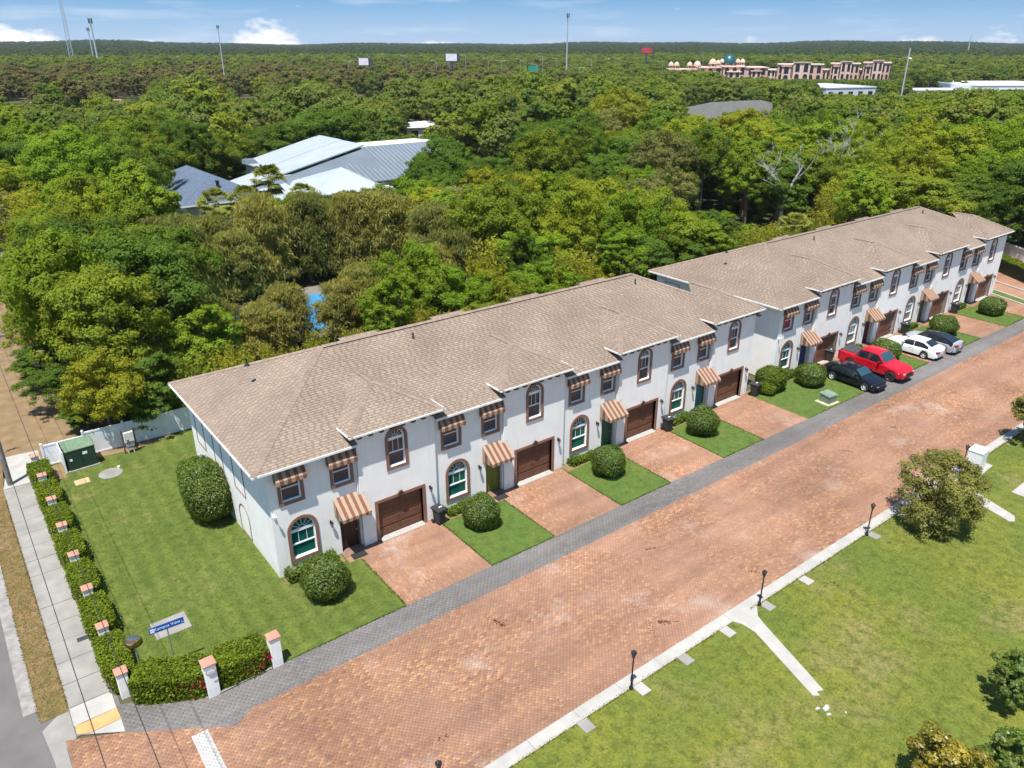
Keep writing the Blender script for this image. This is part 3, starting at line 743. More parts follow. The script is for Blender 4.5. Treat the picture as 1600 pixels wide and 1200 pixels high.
def townhouse_row(label, x0, pitch, n, door_cols, grounds, uppers):
    root = thing('townhouse_row', label, 'townhouses', (x0, 0, 0), group='white stucco townhouse rows')
    Ltot = pitch * n; D = 13.0; ZW = 6.32; ZB = 6.9; st = (pitch - PIT)   # extra plain wall after each unit
    w = MB()
    for i in range(n):
        u = pitch * i
        f = lambda p: [(a + u, c) for a, c in p]
        main = [(u, 0), (u+3.5, 0), (u+3.5, 2.25), (u+4.66, 2.25), (u+4.66, 0), (u+4.72, 0), (u+4.72, ZW), (u, ZW)]
        w1, w2, aw = rct(*OP['w1']), rct(*OP['w2']), arch(*OP['aw'])
        def sheet_with(outer, holes, y, dep):
            w.sheet([outer] + holes, SY(y))
            for L in holes:
                for a in range(len(L)):
                    (p, q), (r_, s_) = L[a], L[(a+1) % len(L)]
                    w.add([(p,y,q),(r_,y,s_),(r_,y+dep,s_),(p,y+dep,q)], [[0,1,2,3]])
        sheet_with(main, [f(w1), f(w2), f(aw)], 0, .14)
        e = u + pitch
        bay = [(u+4.72, 0), (u+5.66, 0), (u+5.66, 2.36), (u+8.46, 2.36), (u+8.46, 0), (e-.04, 0), (e-.04, ZB), (u+4.72, ZB)]
        sheet_with(bay, [f(arch(*OP['bw']))], YB, .14)
        for xx in (u+4.72, e-.04):                                        # bay returns
            w.add([(xx,YB,0),(xx,1.2,0),(xx,1.2,ZB),(xx,YB,ZB)], [[0,1,2,3]])
        dx0, dx1, _, dz1 = OP['door']                                    # porch recess
        for xx in (u+dx0, u+dx1): w.add([(xx,0,0),(xx,.5,0),(xx,.5,dz1),(xx,0,dz1)], [[0,1,2,3]])
        w.add([(u+dx0,0,dz1),(u+dx1,0,dz1),(u+dx1,.5,dz1),(u+dx0,.5,dz1)], [[0,1,2,3]])
        w.add([(u+dx0,.3,0),(u+dx1,.3,0),(u+dx1,.3,dz1),(u+dx0,.3,dz1)], [[0,1,2,3]])
        g0, g1, _, gz = OP['gar']
        for xx in (u+g0, u+g1): w.add([(xx,YB,0),(xx,YB+.3,0),(xx,YB+.3,gz),(xx,YB,gz)], [[0,1,2,3]])
        w.add([(u+g0,YB,gz),(u+g1,YB,gz),(u+g1,YB+.3,gz),(u+g0,YB+.3,gz)], [[0,1,2,3]])
    w.add([(0,0,0),(0,D,0),(0,D,ZW),(0,0,ZW)], [[0,1,2,3]])
    w.add([(Ltot-.04,1.2,0),(Ltot-.04,D,0),(Ltot-.04,D,ZW),(Ltot-.04,1.2,ZW)], [[0,1,2,3]])
    w.add([(0,D,0),(Ltot-.04,D,0),(Ltot-.04,D,ZW),(0,D,ZW)], [[0,1,2,3]])
    w.build('wall', M_stucco, root)
    # end wall: recessed blind panels and arches outlined in brown
    bl = []
    for y0, y1 in ((3.76, 5.42), (7.18, 8.65), (10.34, 11.97)): bl.append((rct(y0, y1, 2.85, 5.6), rct(y0, y1, 2.85, 5.6, .05)))
    for c, r in ((4.6, .8), (11.2, .78)): bl.append((arch(c, r, .1, 1.25), arch(c, r, .1, 1.25, d=.055)))
    for lo, li in bl:
        b = MB(); b.sheet([lo, li], lambda u, v, q: (-.03 + q, u, v), .04); b.build('blind_window', M_trim, root)
    # roof
    rf = put('roof', None, root)
    ex0, ex1, ey0, ey1, ez = -.72, Ltot + .25, -.41, D + .45, 6.36
    ym = (ey0+ey1)/2; hw = (ey1-ey0)/2; SL = .412; rz = ez + SL*hw
    A_, B_, C_, D_ = (ex0,ey0,ez), (ex1,ey0,ez), (ex1,ey1,ez), (ex0,ey1,ez); E_, F_ = (ex0+hw,ym,rz), (ex1-hw,ym,rz)
    sh = MB(); base = MB(); cap = MB(); gut = MB()
    for pts, e in (((A_,B_,F_,E_),(1,0,0)), ((B_,C_,F_),(0,1,0)), ((C_,D_,E_,F_),(-1,0,0)), ((D_,A_,E_),(0,-1,0))):
        if e != (1,0,0): base.poly(pts)
        if e in ((0,1,0), (0,-1,0)): shingle_plane(sh, pts, e)
    # front slope: one sheet above, and an eave strip between the bays
    yk = .62; zk = ez + SL*(yk-ey0); kx = yk-ey0
    secs = [(ex0 if i == 0 else pitch*i - .04, pitch*i + 4.72) for i in range(n)] + [(Ltot-.04, ex1)]
    fr = ((ex0+kx,yk,zk),(ex1-kx,yk,zk),F_,E_); base.poly(fr); shingle_plane(sh, fr, (1,0,0))
    for i, (xa, xb) in enumerate(secs):
        if i == 0: st_ = ((xa,ey0,ez),(xb,ey0,ez),(xb,yk,zk),(xa+kx,yk,zk))
        elif i == n: st_ = ((xa,ey0,ez),(xb,ey0,ez),(xa,ey0+xb-xa,ez+SL*(xb-xa)))
        else: st_ = ((xa,ey0,ez),(xb,ey0,ez),(xb,yk,zk),(xa,yk,zk))
        base.poly(st_); shingle_plane(sh, st_, (1,0,0)); base.poly([(xa,ey0,ez),(xb,ey0,ez),(xb,.02,ez),(xa,.02,ez)], 1)
        gut.box(xa - (.05 if i == 0 else -.02), xb + (.05 if i == n else -.02), ey0-.06, ey0+.02, ez-.10, ez+.012)
    base.poly([(ex0,0,ez),(.02,0,ez),(.02,ey1,ez),(ex0,ey1,ez)], 1); base.poly([(Ltot-.06,0,ez),(ex1,0,ez),(ex1,ey1,ez),(Ltot-.06,ey1,ez)], 1); base.poly([(0,D-.02,ez-.003),(Ltot,D-.02,ez-.003),(Ltot,ey1,ez-.003),(0,ey1,ez-.003)], 1)
    for a, b_ in ((A_,E_),(B_,F_),(C_,F_),(D_,E_)): cap_line(cap, a, b_)
    # ridge: a cap that steps a little at every party wall
    for i in range(n):
        xa, xb = ex0+hw + (ex1-ex0-2*hw)*i/n, ex0+hw + (ex1-ex0-2*hw)*(i+1)/n
        cap_line(cap, (xa, ym, rz+.02), (xb, ym, rz+.02), .2)
        cap_line(cap, (xa+1.2, ym+.25, rz+.06), (xa+3.6, ym+.25, rz+.06), .3)
    gut.box(ex0-.07, ex0+.02, ey0+.02, ey1, ez-.10, ez+.012); gut.box(ex1-.02, ex1+.07, ey0+.02, ey1, ez-.10, ez+.012)
    for i in range(n):
        u = pitch*i; bx0, bx1 = u+4.72-.45, u+pitch-.04+.5; by0 = YB-.36; bz = 6.92; mx = (bx0+bx1)/2; h = (bx1-bx0)/2; s2 = .5; az_ = bz + s2*h; ay = by0+h
        yb_ = ey0 + (az_-ez)/SL + .25; ye = ey0 + (bz-ez)/SL + .25
        a, b_, ap, rb, lb, rr = (bx0,by0,bz), (bx1,by0,bz), (mx,ay,az_), (mx,yb_,az_), (bx0,ye,bz), (bx1,ye,bz)
        for pts, e in (((a,b_,ap),(1,0,0)), ((b_,rr,rb,ap),(0,1,0)), ((lb,a,ap,rb),(0,-1,0))): base.poly(pts); shingle_plane(sh, pts, e)
        base.poly([a, b_, rr, lb], 1)
        for p, q in ((a,ap),(b_,ap),(ap,(mx,yb_-.3,az_))): cap_line(cap, p, q, .15)
        gut.box(bx0-.05, bx1+.05, by0-.06, by0+.02, bz-.085, bz+.012); gut.box(bx0-.06, bx0+.02, by0+.02, ye-.3, bz-.08, bz+.010); gut.box(bx1-.02, bx1+.06, by0+.02, ye-.3, bz-.08, bz+.010)
    base.build('roof_deck', [mat('roof underlay', (.20,.15,.11), .9), M_soffit], rf)
    sh.build('shingles', M_shingle, rf)['kind'] = 'stuff'
    cap.build('ridge_caps', M_cap, rf)['kind'] = 'stuff'
    gut.build('gutter', M_fascia, rf)
    for i in range(n):
        b = MB(); xv, yv = pitch*i + 2.2, ym + .9 - (i % 2)*1.9; zv = rz - SL*abs(yv-ym)
        b.lathe([(.16, zv-.08), (.07, zv+.05), (.05, zv+.06), (.05, zv+.34), (0, zv+.34)], 10, (xv, yv, 0)); b.build('vent_pipe', M_lamp, rf)
    for i in range(n):
        L = (pitch*i, 0, 0)
        for k, gm in (('w1', uppers[i][0]), ('w2', uppers[i][1])):
            f = put('window', PR[k+'_f'], root, L); put('sash', PR[k+'_s'], f); put('pane', pane(k+'_p', gm), f)
        for k, gm in (('aw', grounds[i]), ('bw', uppers[i][2])):
            f = put('arched_window', PR[k+'_f'], root, L); put('sash', PR[k+'_s'], f); put('pane', pane(k+'_p', gm), f)
        for k in ('an1', 'an2'):
            f = put('window_awning', PR[k], root, L); put('valance', PR[k+'_v'], f)
        f = put('door_awning', PR['da'], root, L); put('valance', PR['da_v'], f); put('awning_rod', PR['da_fr'], f)
        c, cn = door_cols[i]; key = ('d', cn)
        if key not in PR: PR[key] = PR['d'].mesh('front_door', mat('painted door ' + cn, c, .45, var=.1))
        f = put('front_door', PR[key], root, L); f['label'] = cn + ' front door'
        put('door_handle', PR['d_h'], f); put('door_frame', PR['d_fr'], f)
        put('door_step', PR['d_s'], root, L)
        f = put('garage_door', None, root, (L[0], YB + .17, 0))
        for k in range(4): put('garage_panel', PR['g_p'], f, (0, 0, .05 + k*OP['gar'][3]/4 - (.05 if k else 0)))
        put('garage_surround', PR['g_f'], root, L); put('garage_threshold', PR['g_s'], root, L); put('number_plaque', PR['plq'], root, L)
        for a, g in PR['l']:
            f = put('wall_lamp', a, root, L); put('lamp_glass', g, f)
        for k in range(8): put('corbel', PR['cb'], root, (L[0] + 4.86 + k*(pitch-4.72-.32)/7, 0, 6.58))
        b = MB(); b.tube([(4.66,-.06,6.1),(4.66,-.06,.1)], .04, 8); f = b.build('downspout', M_fascia, root, loc=L)
    b = MB(); b.bbox(-.06,.06,-.1,0,3.62,3.74,.02); b.lathe([(.0,0),(.05,.0),(.075,.14),(.0,.15)], 10, (0,-.24,3.62), ax='z'); b.tube([(0,-.05,3.7),(0,-.24,3.7)], .02, 6)
    b.build('floodlight', M_sash, root, loc=(.12, 0, 0))
    return root
dk = M_glass
townhouse_row('nearer row of four white townhouses with brown arched windows and striped awnings', 0.0, PIT, 4,
    [((.045,.02,.014),'dark brown'), ((.16,.18,.02),'olive yellow'), ((.006,.10,.045),'green'), ((.006,.14,.17),'turquoise')],
    [M_teal, M_teal, M_teal, M_teal], [(dk,dk,dk)]*4)
townhouse_row('farther row of four white townhouses with cars parked on two driveways', 41.3, 9.85, 4,
    [((.012,.05,.17),'blue'), ((.11,.008,.035),'dark red'), ((.16,.15,.02),'mustard'), ((.10,.01,.05),'plum')],
    [M_teal, M_teal2, M_teal2, M_teal2], [(M_mag,dk,dk),(dk,M_teal,dk),(dk,dk,dk),(dk,dk,dk)])

# ------------------------------------------------------------------ driveways, small lawns, door mats
units = [(PIT*i, PIT) for i in range(4)] + [(41.3 + 9.85*i, 9.85) for i in range(4)]
for i, (u, p) in enumerate(units):
    dw = put('driveway', None); tag(dw, kind='structure')
    k = p / PIT; xa, xb = u + 4.05*k, u + 9.22*k
    if i == 3: xb = u + 9.3
    b = MB(); b.sheet([[(xa,-5.75),(xb,-5.75),(xb,-.2),(u+4.72,-.2),(u+4.72,0),(u+3.4,0),(u+3.4,-1.0),(xa,-1.0)]], lambda a, c, w: (a, c, -.010)); b.build('joint_sand', M_bed, dw)
    A2 = np.concatenate([brick_grid(xa, xb, -5.74, -.20, .192, .108, along_x=False), brick_grid(u+3.4, xa, -1.0, -.02, .192, .108, along_x=False)])
    o = put('paver_bricks', brick_mesh('paver_bricks', A2, M_brick, .001), dw); o['kind'] = 'stuff'
    if i < 7:
        un, pn = units[i+1]; kn = pn / PIT
        la, lb = xb, un + 4.05*kn
        b = MB(); b.sheet([[(la,-5.75),(lb,-5.75),(lb,-1.0),(un+3.4,-1.0),(un+3.4,-.02),(la,-.02)]], lambda a, c, w: (a, c, .004)); tag(b.build('lawn', M_patch), kind='structure')
        # planted strip of bare mulch under the window
        b = MB(); b.sheet([[(la+.1,-.9),(un+3.2,-.75),(un+3.3,-.05),(la+.1,-.05)]], lambda a, c, w: (a, c, .012)); tag(b.build('mulch_bed', M_dirt), kind='structure')
b = MB(); b.sheet([[(0.1,-.75),(3.3,-.75),(3.3,-.03),(0.1,-.03)]], lambda a, c, w: (a, c, .012)); tag(b.build('mulch_bed', M_dirt), kind='structure')
M_mat = mat('black rubber mat', (.02,.02,.02), .95)
for i, nm in ((0, 'dark brown'), (1, 'olive yellow'), (2, 'green')):
    u, p = units[i]; b = MB(); b.bbox(u+3.7, u+4.5, -.95, -.45, .0, .05, .01)
    tag(b.build('door_mat', M_mat), f'black door mat before the {nm} front door', 'door mat', 'door mats of the near row')

# east end: side lane with its kerbs
flat('side_lane', [(80.7,-5.75),(99,-5.75),(99,30),(80.9,30)], -.008, M_brick)
for pts, nm in (([(80.75,.4),(80.95,.35),(78.6,-5.75),(78.3,-5.75)], 'kerb'), ([(82.3,.5),(82.55,.45),(80.1,-5.75),(79.85,-5.75)], 'kerb'), ([(86.2,2.4),(86.45,2.3),(83.2,-5.75),(82.9,-5.75)], 'kerb')):
    b = MB(); b.sheet([pts], lambda u, v, w: (u, v, .10 - w), .15); tag(b.build(nm, M_conc), kind='structure')
b = MB(); b.sheet([[(80.95,.35),(82.3,.5),(79.85,-5.75),(78.6,-5.75)]], lambda u, v, w: (u, v, .05 - w), .06); tag(b.build('lawn', M_patch), kind='structure')
# ------------------------------------------------------------------ foliage
def leaf_mat(name, col, objcol=False, trans=.42, var=.22, rand=None, patch=None, gloss=.0):
    m = bpy.data.materials.new(name); m.use_nodes = True; n, l = m.node_tree.nodes, m.node_tree.links
    n.remove(n['Principled BSDF']); out = n['Material Output']
    at = n.new('ShaderNodeAttribute'); at.attribute_name = 'rnd'
    oi = n.new('ShaderNodeObjectInfo')
    if rand:
        cr = n.new('ShaderNodeValToRGB'); e = cr.color_ramp.elements
        e[0].color = (*rand[0], 1); e[1].color = (*rand[-1], 1)
        for i, c in enumerate(rand[1:-1]): k = e.new((i+1)/(len(rand)-1)); k.color = (*c, 1)
        l.new(oi.outputs['Random'], cr.inputs[0]); base = cr.outputs[0]
    elif objcol: base = oi.outputs['Color']
    else:
        rg = n.new('ShaderNodeRGB'); rg.outputs[0].default_value = (*col, 1); base = rg.outputs[0]
    # leaf to leaf: brightness, and a drift towards yellow in some sprays
    mr = n.new('ShaderNodeMapRange'); mr.inputs[3].default_value = 1 - var; mr.inputs[4].default_value = 1 + var; l.new(at.outputs['Fac'], mr.inputs[0])
    v = n.new('ShaderNodeVectorMath'); v.operation = 'SCALE'; l.new(base, v.inputs[0]); l.new(mr.outputs[0], v.inputs['Scale'])
    geo = n.new('ShaderNodeNewGeometry')
    nz = n.new('ShaderNodeTexNoise'); nz.inputs['Scale'].default_value = .55; nz.inputs['Detail'].default_value = 3; l.new(geo.outputs['Position'], nz.inputs['Vector'])
    m2 = n.new('ShaderNodeMapRange'); m2.inputs[1].default_value = .42; m2.inputs[2].default_value = .68; m2.inputs[4].default_value = .55; l.new(nz.outputs[0], m2.inputs[0])
    mul = n.new('ShaderNodeVectorMath'); mul.operation = 'MULTIPLY'; l.new(v.outputs[0], mul.inputs[0]); mul.inputs[1].default_value = patch or (1.30, 1.20, .85)
    mx = n.new('ShaderNodeMix'); mx.data_type = 'RGBA'; l.new(m2.outputs[0], mx.inputs[0]); l.new(v.outputs[0], mx.inputs[6]); l.new(mul.outputs[0], mx.inputs[7])
    col_ = mx.outputs[2]
    d = n.new('ShaderNodeBsdfDiffuse'); l.new(col_, d.inputs['Color'])
    t = n.new('ShaderNodeBsdfTranslucent')
    tm = n.new('ShaderNodeVectorMath'); tm.operation = 'MULTIPLY'; l.new(col_, tm.inputs[0]); tm.inputs[1].default_value = (1.5, 1.35, .5); l.new(tm.outputs[0], t.inputs['Color'])
    g = n.new('ShaderNodeBsdfGlossy'); g.inputs['Roughness'].default_value = .45; g.inputs['Color'].default_value = (.8, .85, .8, 1)
    s1 = n.new('ShaderNodeMixShader'); s1.inputs[0].default_value = trans; l.new(d.outputs[0], s1.inputs[1]); l.new(t.outputs[0], s1.inputs[2])
    s2 = n.new('ShaderNodeMixShader'); s2.inputs[0].default_value = gloss; l.new(s1.outputs[0], s2.inputs[1]); l.new(g.outputs[0], s2.inputs[2])
    l.new(s2.outputs[0], out.inputs['Surface'])
    return m
L_tree = leaf_mat('tree leaves', None, objcol=True)
L_box = leaf_mat('clipped bush leaves', (.10, .155, .024), var=.5, gloss=.03)
L_hedge = leaf_mat('hedge leaves', (.125, .170, .020), var=.5)
L_flower = leaf_mat('red flowers', (.40, .015, .06), var=.3, patch=(1.1, 1, 1.2))
L_bed = leaf_mat('low shrub leaves', (.105, .16, .026), var=.45)
L_mag = leaf_mat('magnolia leaves', (.19, .175, .020), var=.6, patch=(2.0, 1.6, .8), gloss=.05)
L_lig = leaf_mat('thin crown leaves', (.19, .195, .060), var=.35)
L_far = leaf_mat('far woods leaves', None, rand=[(.095,.150,.028), (.165,.225,.030), (.115,.175,.038), (.205,.240,.036), (.135,.17,.048), (.085,.140,.030), (.17,.195,.060), (.105,.175,.028)])
L_cyp = leaf_mat('far cypress needles', None, rand=[(.150,.142,.062), (.180,.158,.070), (.125,.150,.050), (.195,.170,.074), (.14,.155,.054)])
L_horizon = leaf_mat('horizon woods leaves', None, rand=[(.060,.098,.040), (.085,.128,.044), (.070,.108,.046), (.115,.14,.050)])
M_bark = mat('bark', (.16, .13, .10), .95, var=.35, scale=5, bump=.4)
M_dead = mat('bleached dead wood', (.40, .375, .35), .9, var=.3, scale=2, bump=.3)
M_palmtr = mat('palm trunk', (.20, .16, .12), .95, var=.35, scale=7, bump=.5)

def unit(v): return v / np.maximum(np.linalg.norm(v, axis=-1, keepdims=True), 1e-9)
def leaf_mesh(name, P, N, size, m, asp=.62, rnd=None, axis=None):
    """rhombic leaf sprays at P, facing N"""
    n = len(P); N = unit(N)
    t = axis if axis is not None else rng.normal(size=(n, 3)); t = unit(t - N * (t*N).sum(1, keepdims=True)); b = np.cross(N, t)
    s = np.broadcast_to(np.asarray(size), (n,))[:, None]
    V = np.stack([P - t*s, P + b*s*asp + N*s*.12, P + t*s, P - b*s*asp + N*s*.12], 1).reshape(-1, 3)
    return mesh_np(name, V, np.arange(4*n).reshape(n, 4), [m], rng.random(n) if rnd is None else rnd)
def rdir(n): return unit(rng.normal(size=(n, 3)))

def crown_pts(Rx, Rz, zc, lobes, n, lr=(.26, .40), seedz=-.35, squash=.8, fill=.62):
    """leaf positions: an uneven crown made of boughs, each bough of many small leaf clumps, with gaps between"""
    nb = max(7, lobes // 4)
    d = rdir(nb * 8); d = d[d[:, 2] > seedz]
    B = [d[0]]                                             # spread the boughs apart
    for q in d[1:]:
        if len(B) >= nb: break
        if min(np.linalg.norm(q - b) for b in B) > 1.55 / math.sqrt(nb): B.append(q)
    B = np.array(B); amp = rng.uniform(.74, 1.14, len(B))
    C = B * amp[:, None] * np.array([Rx*.66, Rx*.66, Rz*.66]); C[:, 2] += zc
    brad = rng.uniform(.30, .46, len(B)) * Rx
    per = max(5, int(lobes * 3.2 / nb)); K = len(C) * per
    kb = np.repeat(np.arange(len(C)), per); q = rdir(K); q[:, 2] = np.where(rng.random(K) < .4, np.abs(q[:, 2]), q[:, 2])
    S2 = C[kb] + q * (brad[kb] * rng.uniform(.55, 1.05, K))[:, None] * np.array([1, 1, squash])
    srad = rng.uniform(.075, .165, K) * Rx
    k = rng.choice(K, n, p=srad**2/np.sum(srad**2)); q = rdir(n); q[:, 2] = np.where(rng.random(n) < .45, np.abs(q[:, 2]), q[:, 2])
    P = S2[k] + q * (srad[k] * np.where(rng.random(n) < .12, rng.uniform(1.1, 1.6, n), rng.uniform(.5, 1.12, n)))[:, None] * np.array([1, 1, .75])
    keep = np.ones(n, bool)
    for i in range(len(C)): keep &= ~((np.linalg.norm((P - C[i]) / np.array([1, 1, squash]), axis=1) < brad[i]*.52) & (kb[k] != i))
    out = unit((S2[k] - C[kb[k]])*.5/Rx + q*.45)
    N = unit(unit(out) + rdir(n)*.42 + np.array([0, 0, .22]))
    tone = rng.random(len(C))[kb[k]]*.25 + rng.random(K)[k]*.30 + rng.random(n)*.45
    return P[keep], N[keep], tone[keep]
def limbs(mb, H, R0, rt, nl=5, z0=.35):
    mb.tube([(0,0,-.2),(0.05*R0,.03*R0,H*.25),(.02,-.04*R0,H*.55),(.08*R0,.05*R0,H*.8)], [rt*1.25, rt, rt*.7, rt*.25], 8)
    for i in range(nl):
        a = 2*math.pi*i/nl + random.uniform(-.4,.4); z = H*random.uniform(z0, z0+.2); L = R0*random.uniform(.55,.85)
        mb.tube([(0,0,z),(L*.45*math.cos(a),L*.45*math.sin(a),z+H*.10),(L*math.cos(a+.2),L*math.sin(a+.2),z+H*random.uniform(.18,.3))], [rt*.5, rt*.33, rt*.1], 6)
# prototypes: height 1-scaled in metres for a crown radius of about 4.5 m
PROTO = {}
def proto_tree(key, Rx, Rz, zc, H, lobes, n, size, rt=.22, **kw):
    P, N, t = crown_pts(Rx, Rz, zc, lobes, n, **kw)
    cm = leaf_mesh('crown', P, N, size * rng.uniform(.7, 1.25, len(P)), L_tree, rnd=t)
    mb = MB(); limbs(mb, H, Rx, rt, 6); PROTO[key] = (cm, mb.mesh('trunk', M_bark, True), Rx, float(np.percentile(P[:, 2], 99.7)))
for i in range(4): proto_tree(f'oak{i}', 4.6, 4.7, 5.6, 9.0, 84, 34000, .112, seedz=-.62, squash=1.0)
for i in range(2): proto_tree(f'dense{i}', 3.5, 5.0, 5.4, 9.0, 72, 28000, .112, seedz=-.8, squash=1.05)
for i in range(2): proto_tree(f'open{i}', 4.4, 4.2, 5.8, 9.0, 52, 15000, .115, seedz=-.5, squash=1.0)
for i in range(3): proto_tree(f'mid{i}', 4.8, 4.4, 5.8, 9.0, 60, 5200, .25, squash=1.0)
for i in range(2): proto_tree(f'tallmid{i}', 3.2, 5.0, 7.0, 11.0, 44, 4200, .26, seedz=-.8)
# Australian pine: drooping plumes of needles
def pine_proto(key):
    C = []; 
    for z in np.arange(2.6, 11.8, .34):
        r = 4.0 * (1 - ((z-4.8)/8.2)**2)**.5 if abs(z-4.8) < 8.2 else .3
        for k in range(9):
            a = random.uniform(0, 6.28); C.append((r*random.uniform(.3,1)*math.cos(a), r*random.uniform(.3,1)*math.sin(a), z + random.uniform(-.3,.3)))
    C = np.array(C); n = 17000; k = rng.integers(len(C), size=n)
    q = rng.normal(size=(n, 3))*np.array([.42,.42,.18]); P = C[k] + q
    P[:, 2] -= np.abs(rng.normal(size=n))*.5
    ax = np.stack([rng.normal(size=n)*.28 + q[:, 0]*.5, rng.normal(size=n)*.28 + q[:, 1]*.5, -np.ones(n)], 1)
    cm = leaf_mesh('crown', P, rdir(n) + np.array([0,0,.2]), rng.uniform(.22,.46,n), L_tree, asp=.16, axis=unit(ax), rnd=rng.random(len(C))[k]*.5 + rng.random(n)*.5)
    mb = MB(); limbs(mb, 11.5, 3.4, .24, 9, .3); PROTO[key] = (cm, mb.mesh('trunk', M_bark, True), 4.0, 12.0)
pine_proto('pine0'); pine_proto('pine1')
def bamboo_proto(key):
    mb = MB(); Ps = []
    for i in range(34):
        a, r = random.uniform(0, 6.28), 1.3*random.random()**.5; x, y = r*math.cos(a), r*math.sin(a); h = random.uniform(5.2, 8.2); lx, ly = x*random.uniform(.4,.9), y*random.uniform(.4,.9)
        mb.tube([(x,y,0),(x+lx*.2,y+ly*.2,h*.5),(x+lx*.8,y+ly*.8,h*.9),(x+lx*1.3,y+ly*1.3,h)], [.035,.03,.02,.01], 5)
        zz_ = rng.uniform(.12, 1, 190); c = np.stack([x + lx*zz_**2*1.1, y + ly*zz_**2*1.1, h*zz_], 1); Ps.append(c + rng.normal(size=(190,3))*.20)
    P = np.concatenate(Ps); n = len(P)
    cm = leaf_mesh('crown', P, rdir(n) + np.array([0,0,.5]), rng.uniform(.10,.22,n), L_tree, asp=.35)
    PROTO[key] = (cm, mb.mesh('culms', mat('bamboo culm', (.20,.20,.06), .6, var=.2), False), 2.0, 8.0)
bamboo_proto('bamboo0'); bamboo_proto('bamboo1')
def palm_proto(key, H):
    mb = MB(); mb.tube([(0,0,-.2),(.05,0,H*.5),(0,.03,H)], [.22,.17,.2], 10)
    V, Fq, r = [], [], []
    for i in range(48):
        a = random.uniform(0, 6.28); e = random.uniform(-.75, 1.4); d = np.array([math.cos(a)*math.cos(e), math.sin(a)*math.cos(e), math.sin(e)]); side = unit(np.cross(d, [0,0,1.])[None])[0]; up = np.cross(side, d)
        root = np.array([0,0,H]) + d*.15; hub = root + d*random.uniform(.9,1.15) - np.array([0,0,.12])
        for j in range(11):                                               # fan blades
            t = (j-5)/5*1.35; dd = d*math.cos(t) + side*math.sin(t); tip = hub + dd*.85 - np.array([0,0,.30*(1+abs(t))*.6]); mid = hub + dd*.45
            w = np.cross(dd, up)*.10; o = len(V); V += [hub, mid - w, tip, mid + w]; Fq.append([o, o+1, o+2, o+3]); r.append(random.random() if e > -.2 else 0)
        o = len(V); V += [root - side*.025, root + side*.025, hub + side*.02, hub - side*.02]; Fq.append([o, o+1, o+2, o+3]); r.append(.6)
    PROTO[key] = (mesh_np('crown', np.array(V), np.array(Fq), [L_tree], r), mb.mesh('trunk', M_palmtr, True), 1.9, H+1.6)
palm_proto('palm0', 5.0); palm_proto('palm1', 6.2)

# ------------------------------------------------------------------ where nothing tall may stand: sight lines seen open in the photograph
# (u0, u1, v the tops must stay below, nearer than this many metres)
OPEN = [(285, 345, 338, 121), (345, 440, 304, 121), (440, 505, 300, 121), (505, 585, 296, 121), (585, 620, 262, 121), (620, 705, 224, 121),
        (640, 668, 206, 222), (1085, 1105, 180, 265), (1105, 1195, 170, 265), (370, 440, 540, 77), (440, 560, 515, 77), (1192, 1262, 350, 116), (1285, 1340, 262, 118), (1098, 1112, 330, 128),
        (1040, 1130, 107, 600), (1130, 1215, 119, 620), (1215, 1395, 122, 660), (1290, 1430, 145, 400), (1425, 1600, 137, 450),
        (560, 578, 96, 500), (502, 540, 95, 520), (616, 644, 97, 520), (694, 718, 101, 420), (612, 800, 105, 424), (878, 894, 96, 420), (1000, 1018, 95, 600), (820, 845, 98, 400), (784, 804, 104, 420), (1400, 1418, 122, 330),
        (20, 48, 158, 372), (112, 134, 164, 325), (188, 226, 153, 384), (378, 400, 152, 366), (552, 592, 147, 386), (95, 130, 76, 900), (140, 160, 80, 900), (345, 356, 93, 420), (833, 842, 268, 122), (786, 800, 246, 140)]
def max_h(x, y, R_=0):
    """tallest tree that may stand at x, y without closing an open sight line"""
    h = 40.0; d = math.hypot(x-CX, y-CY)
    for u0, u1, v1, far in OPEN:
        if d < far:
            lo = 0
            u, v, dd = (float(q) for q in proj(x, y, 8.0)); mu = 1203*R_/dd
            if u0 - mu < u < u1 + mu:
                zlo, zhi = 0.0, 40.0
                for _ in range(18):
                    zm = (zlo+zhi)/2
                    if proj(x, y, zm)[1] > v1: zlo = zm
                    else: zhi = zm
                h = min(h, zlo)
    return h
KINDS = {  # kind: (prototypes, colours, words)
 'oak':   (['oak0','oak1','oak2','oak3'], [(0.137,0.188,0.024),(0.114,0.174,0.026),(0.161,0.203,0.026)], 'broad green oak'),
 'dark':  (['dense0','dense1','oak2'], [(0.085,0.143,0.024),(0.095,0.156,0.028)], 'dark green tree'),
 'lime':  (['oak0','oak1','open0'], [(0.206,0.247,0.026),(0.184,0.239,0.028),(0.238,0.253,0.028)], 'yellow-green tree'),
 'bright':(['dense0','dense1','oak3'], [(0.145,0.232,0.024),(0.161,0.239,0.026)], 'bright green tree'),
 'grey':  (['open0','open1'], [(0.176,0.188,0.061),(0.190,0.195,0.071)], 'grey-green thin-crowned tree'),
 'pine':  (['pine0','pine1'], [(0.203,0.215,0.065),(0.173,0.192,0.059),(0.233,0.229,0.069)], 'olive drooping pine'),
 'bamboo':(['bamboo0','bamboo1'], [(0.250,0.260,0.033),(0.206,0.239,0.031)], 'feathery bamboo clump'),
 'palm':  (['palm0','palm1'], [(0.190,0.217,0.059)], 'fan-crowned cabbage palm'),
 'yolive':(['open0','open1'], [(0.250,0.275,0.035)], 'olive-yellow spreading tree'),
}
TREES = []      # (x, y, kind, scale, zscale, zone)
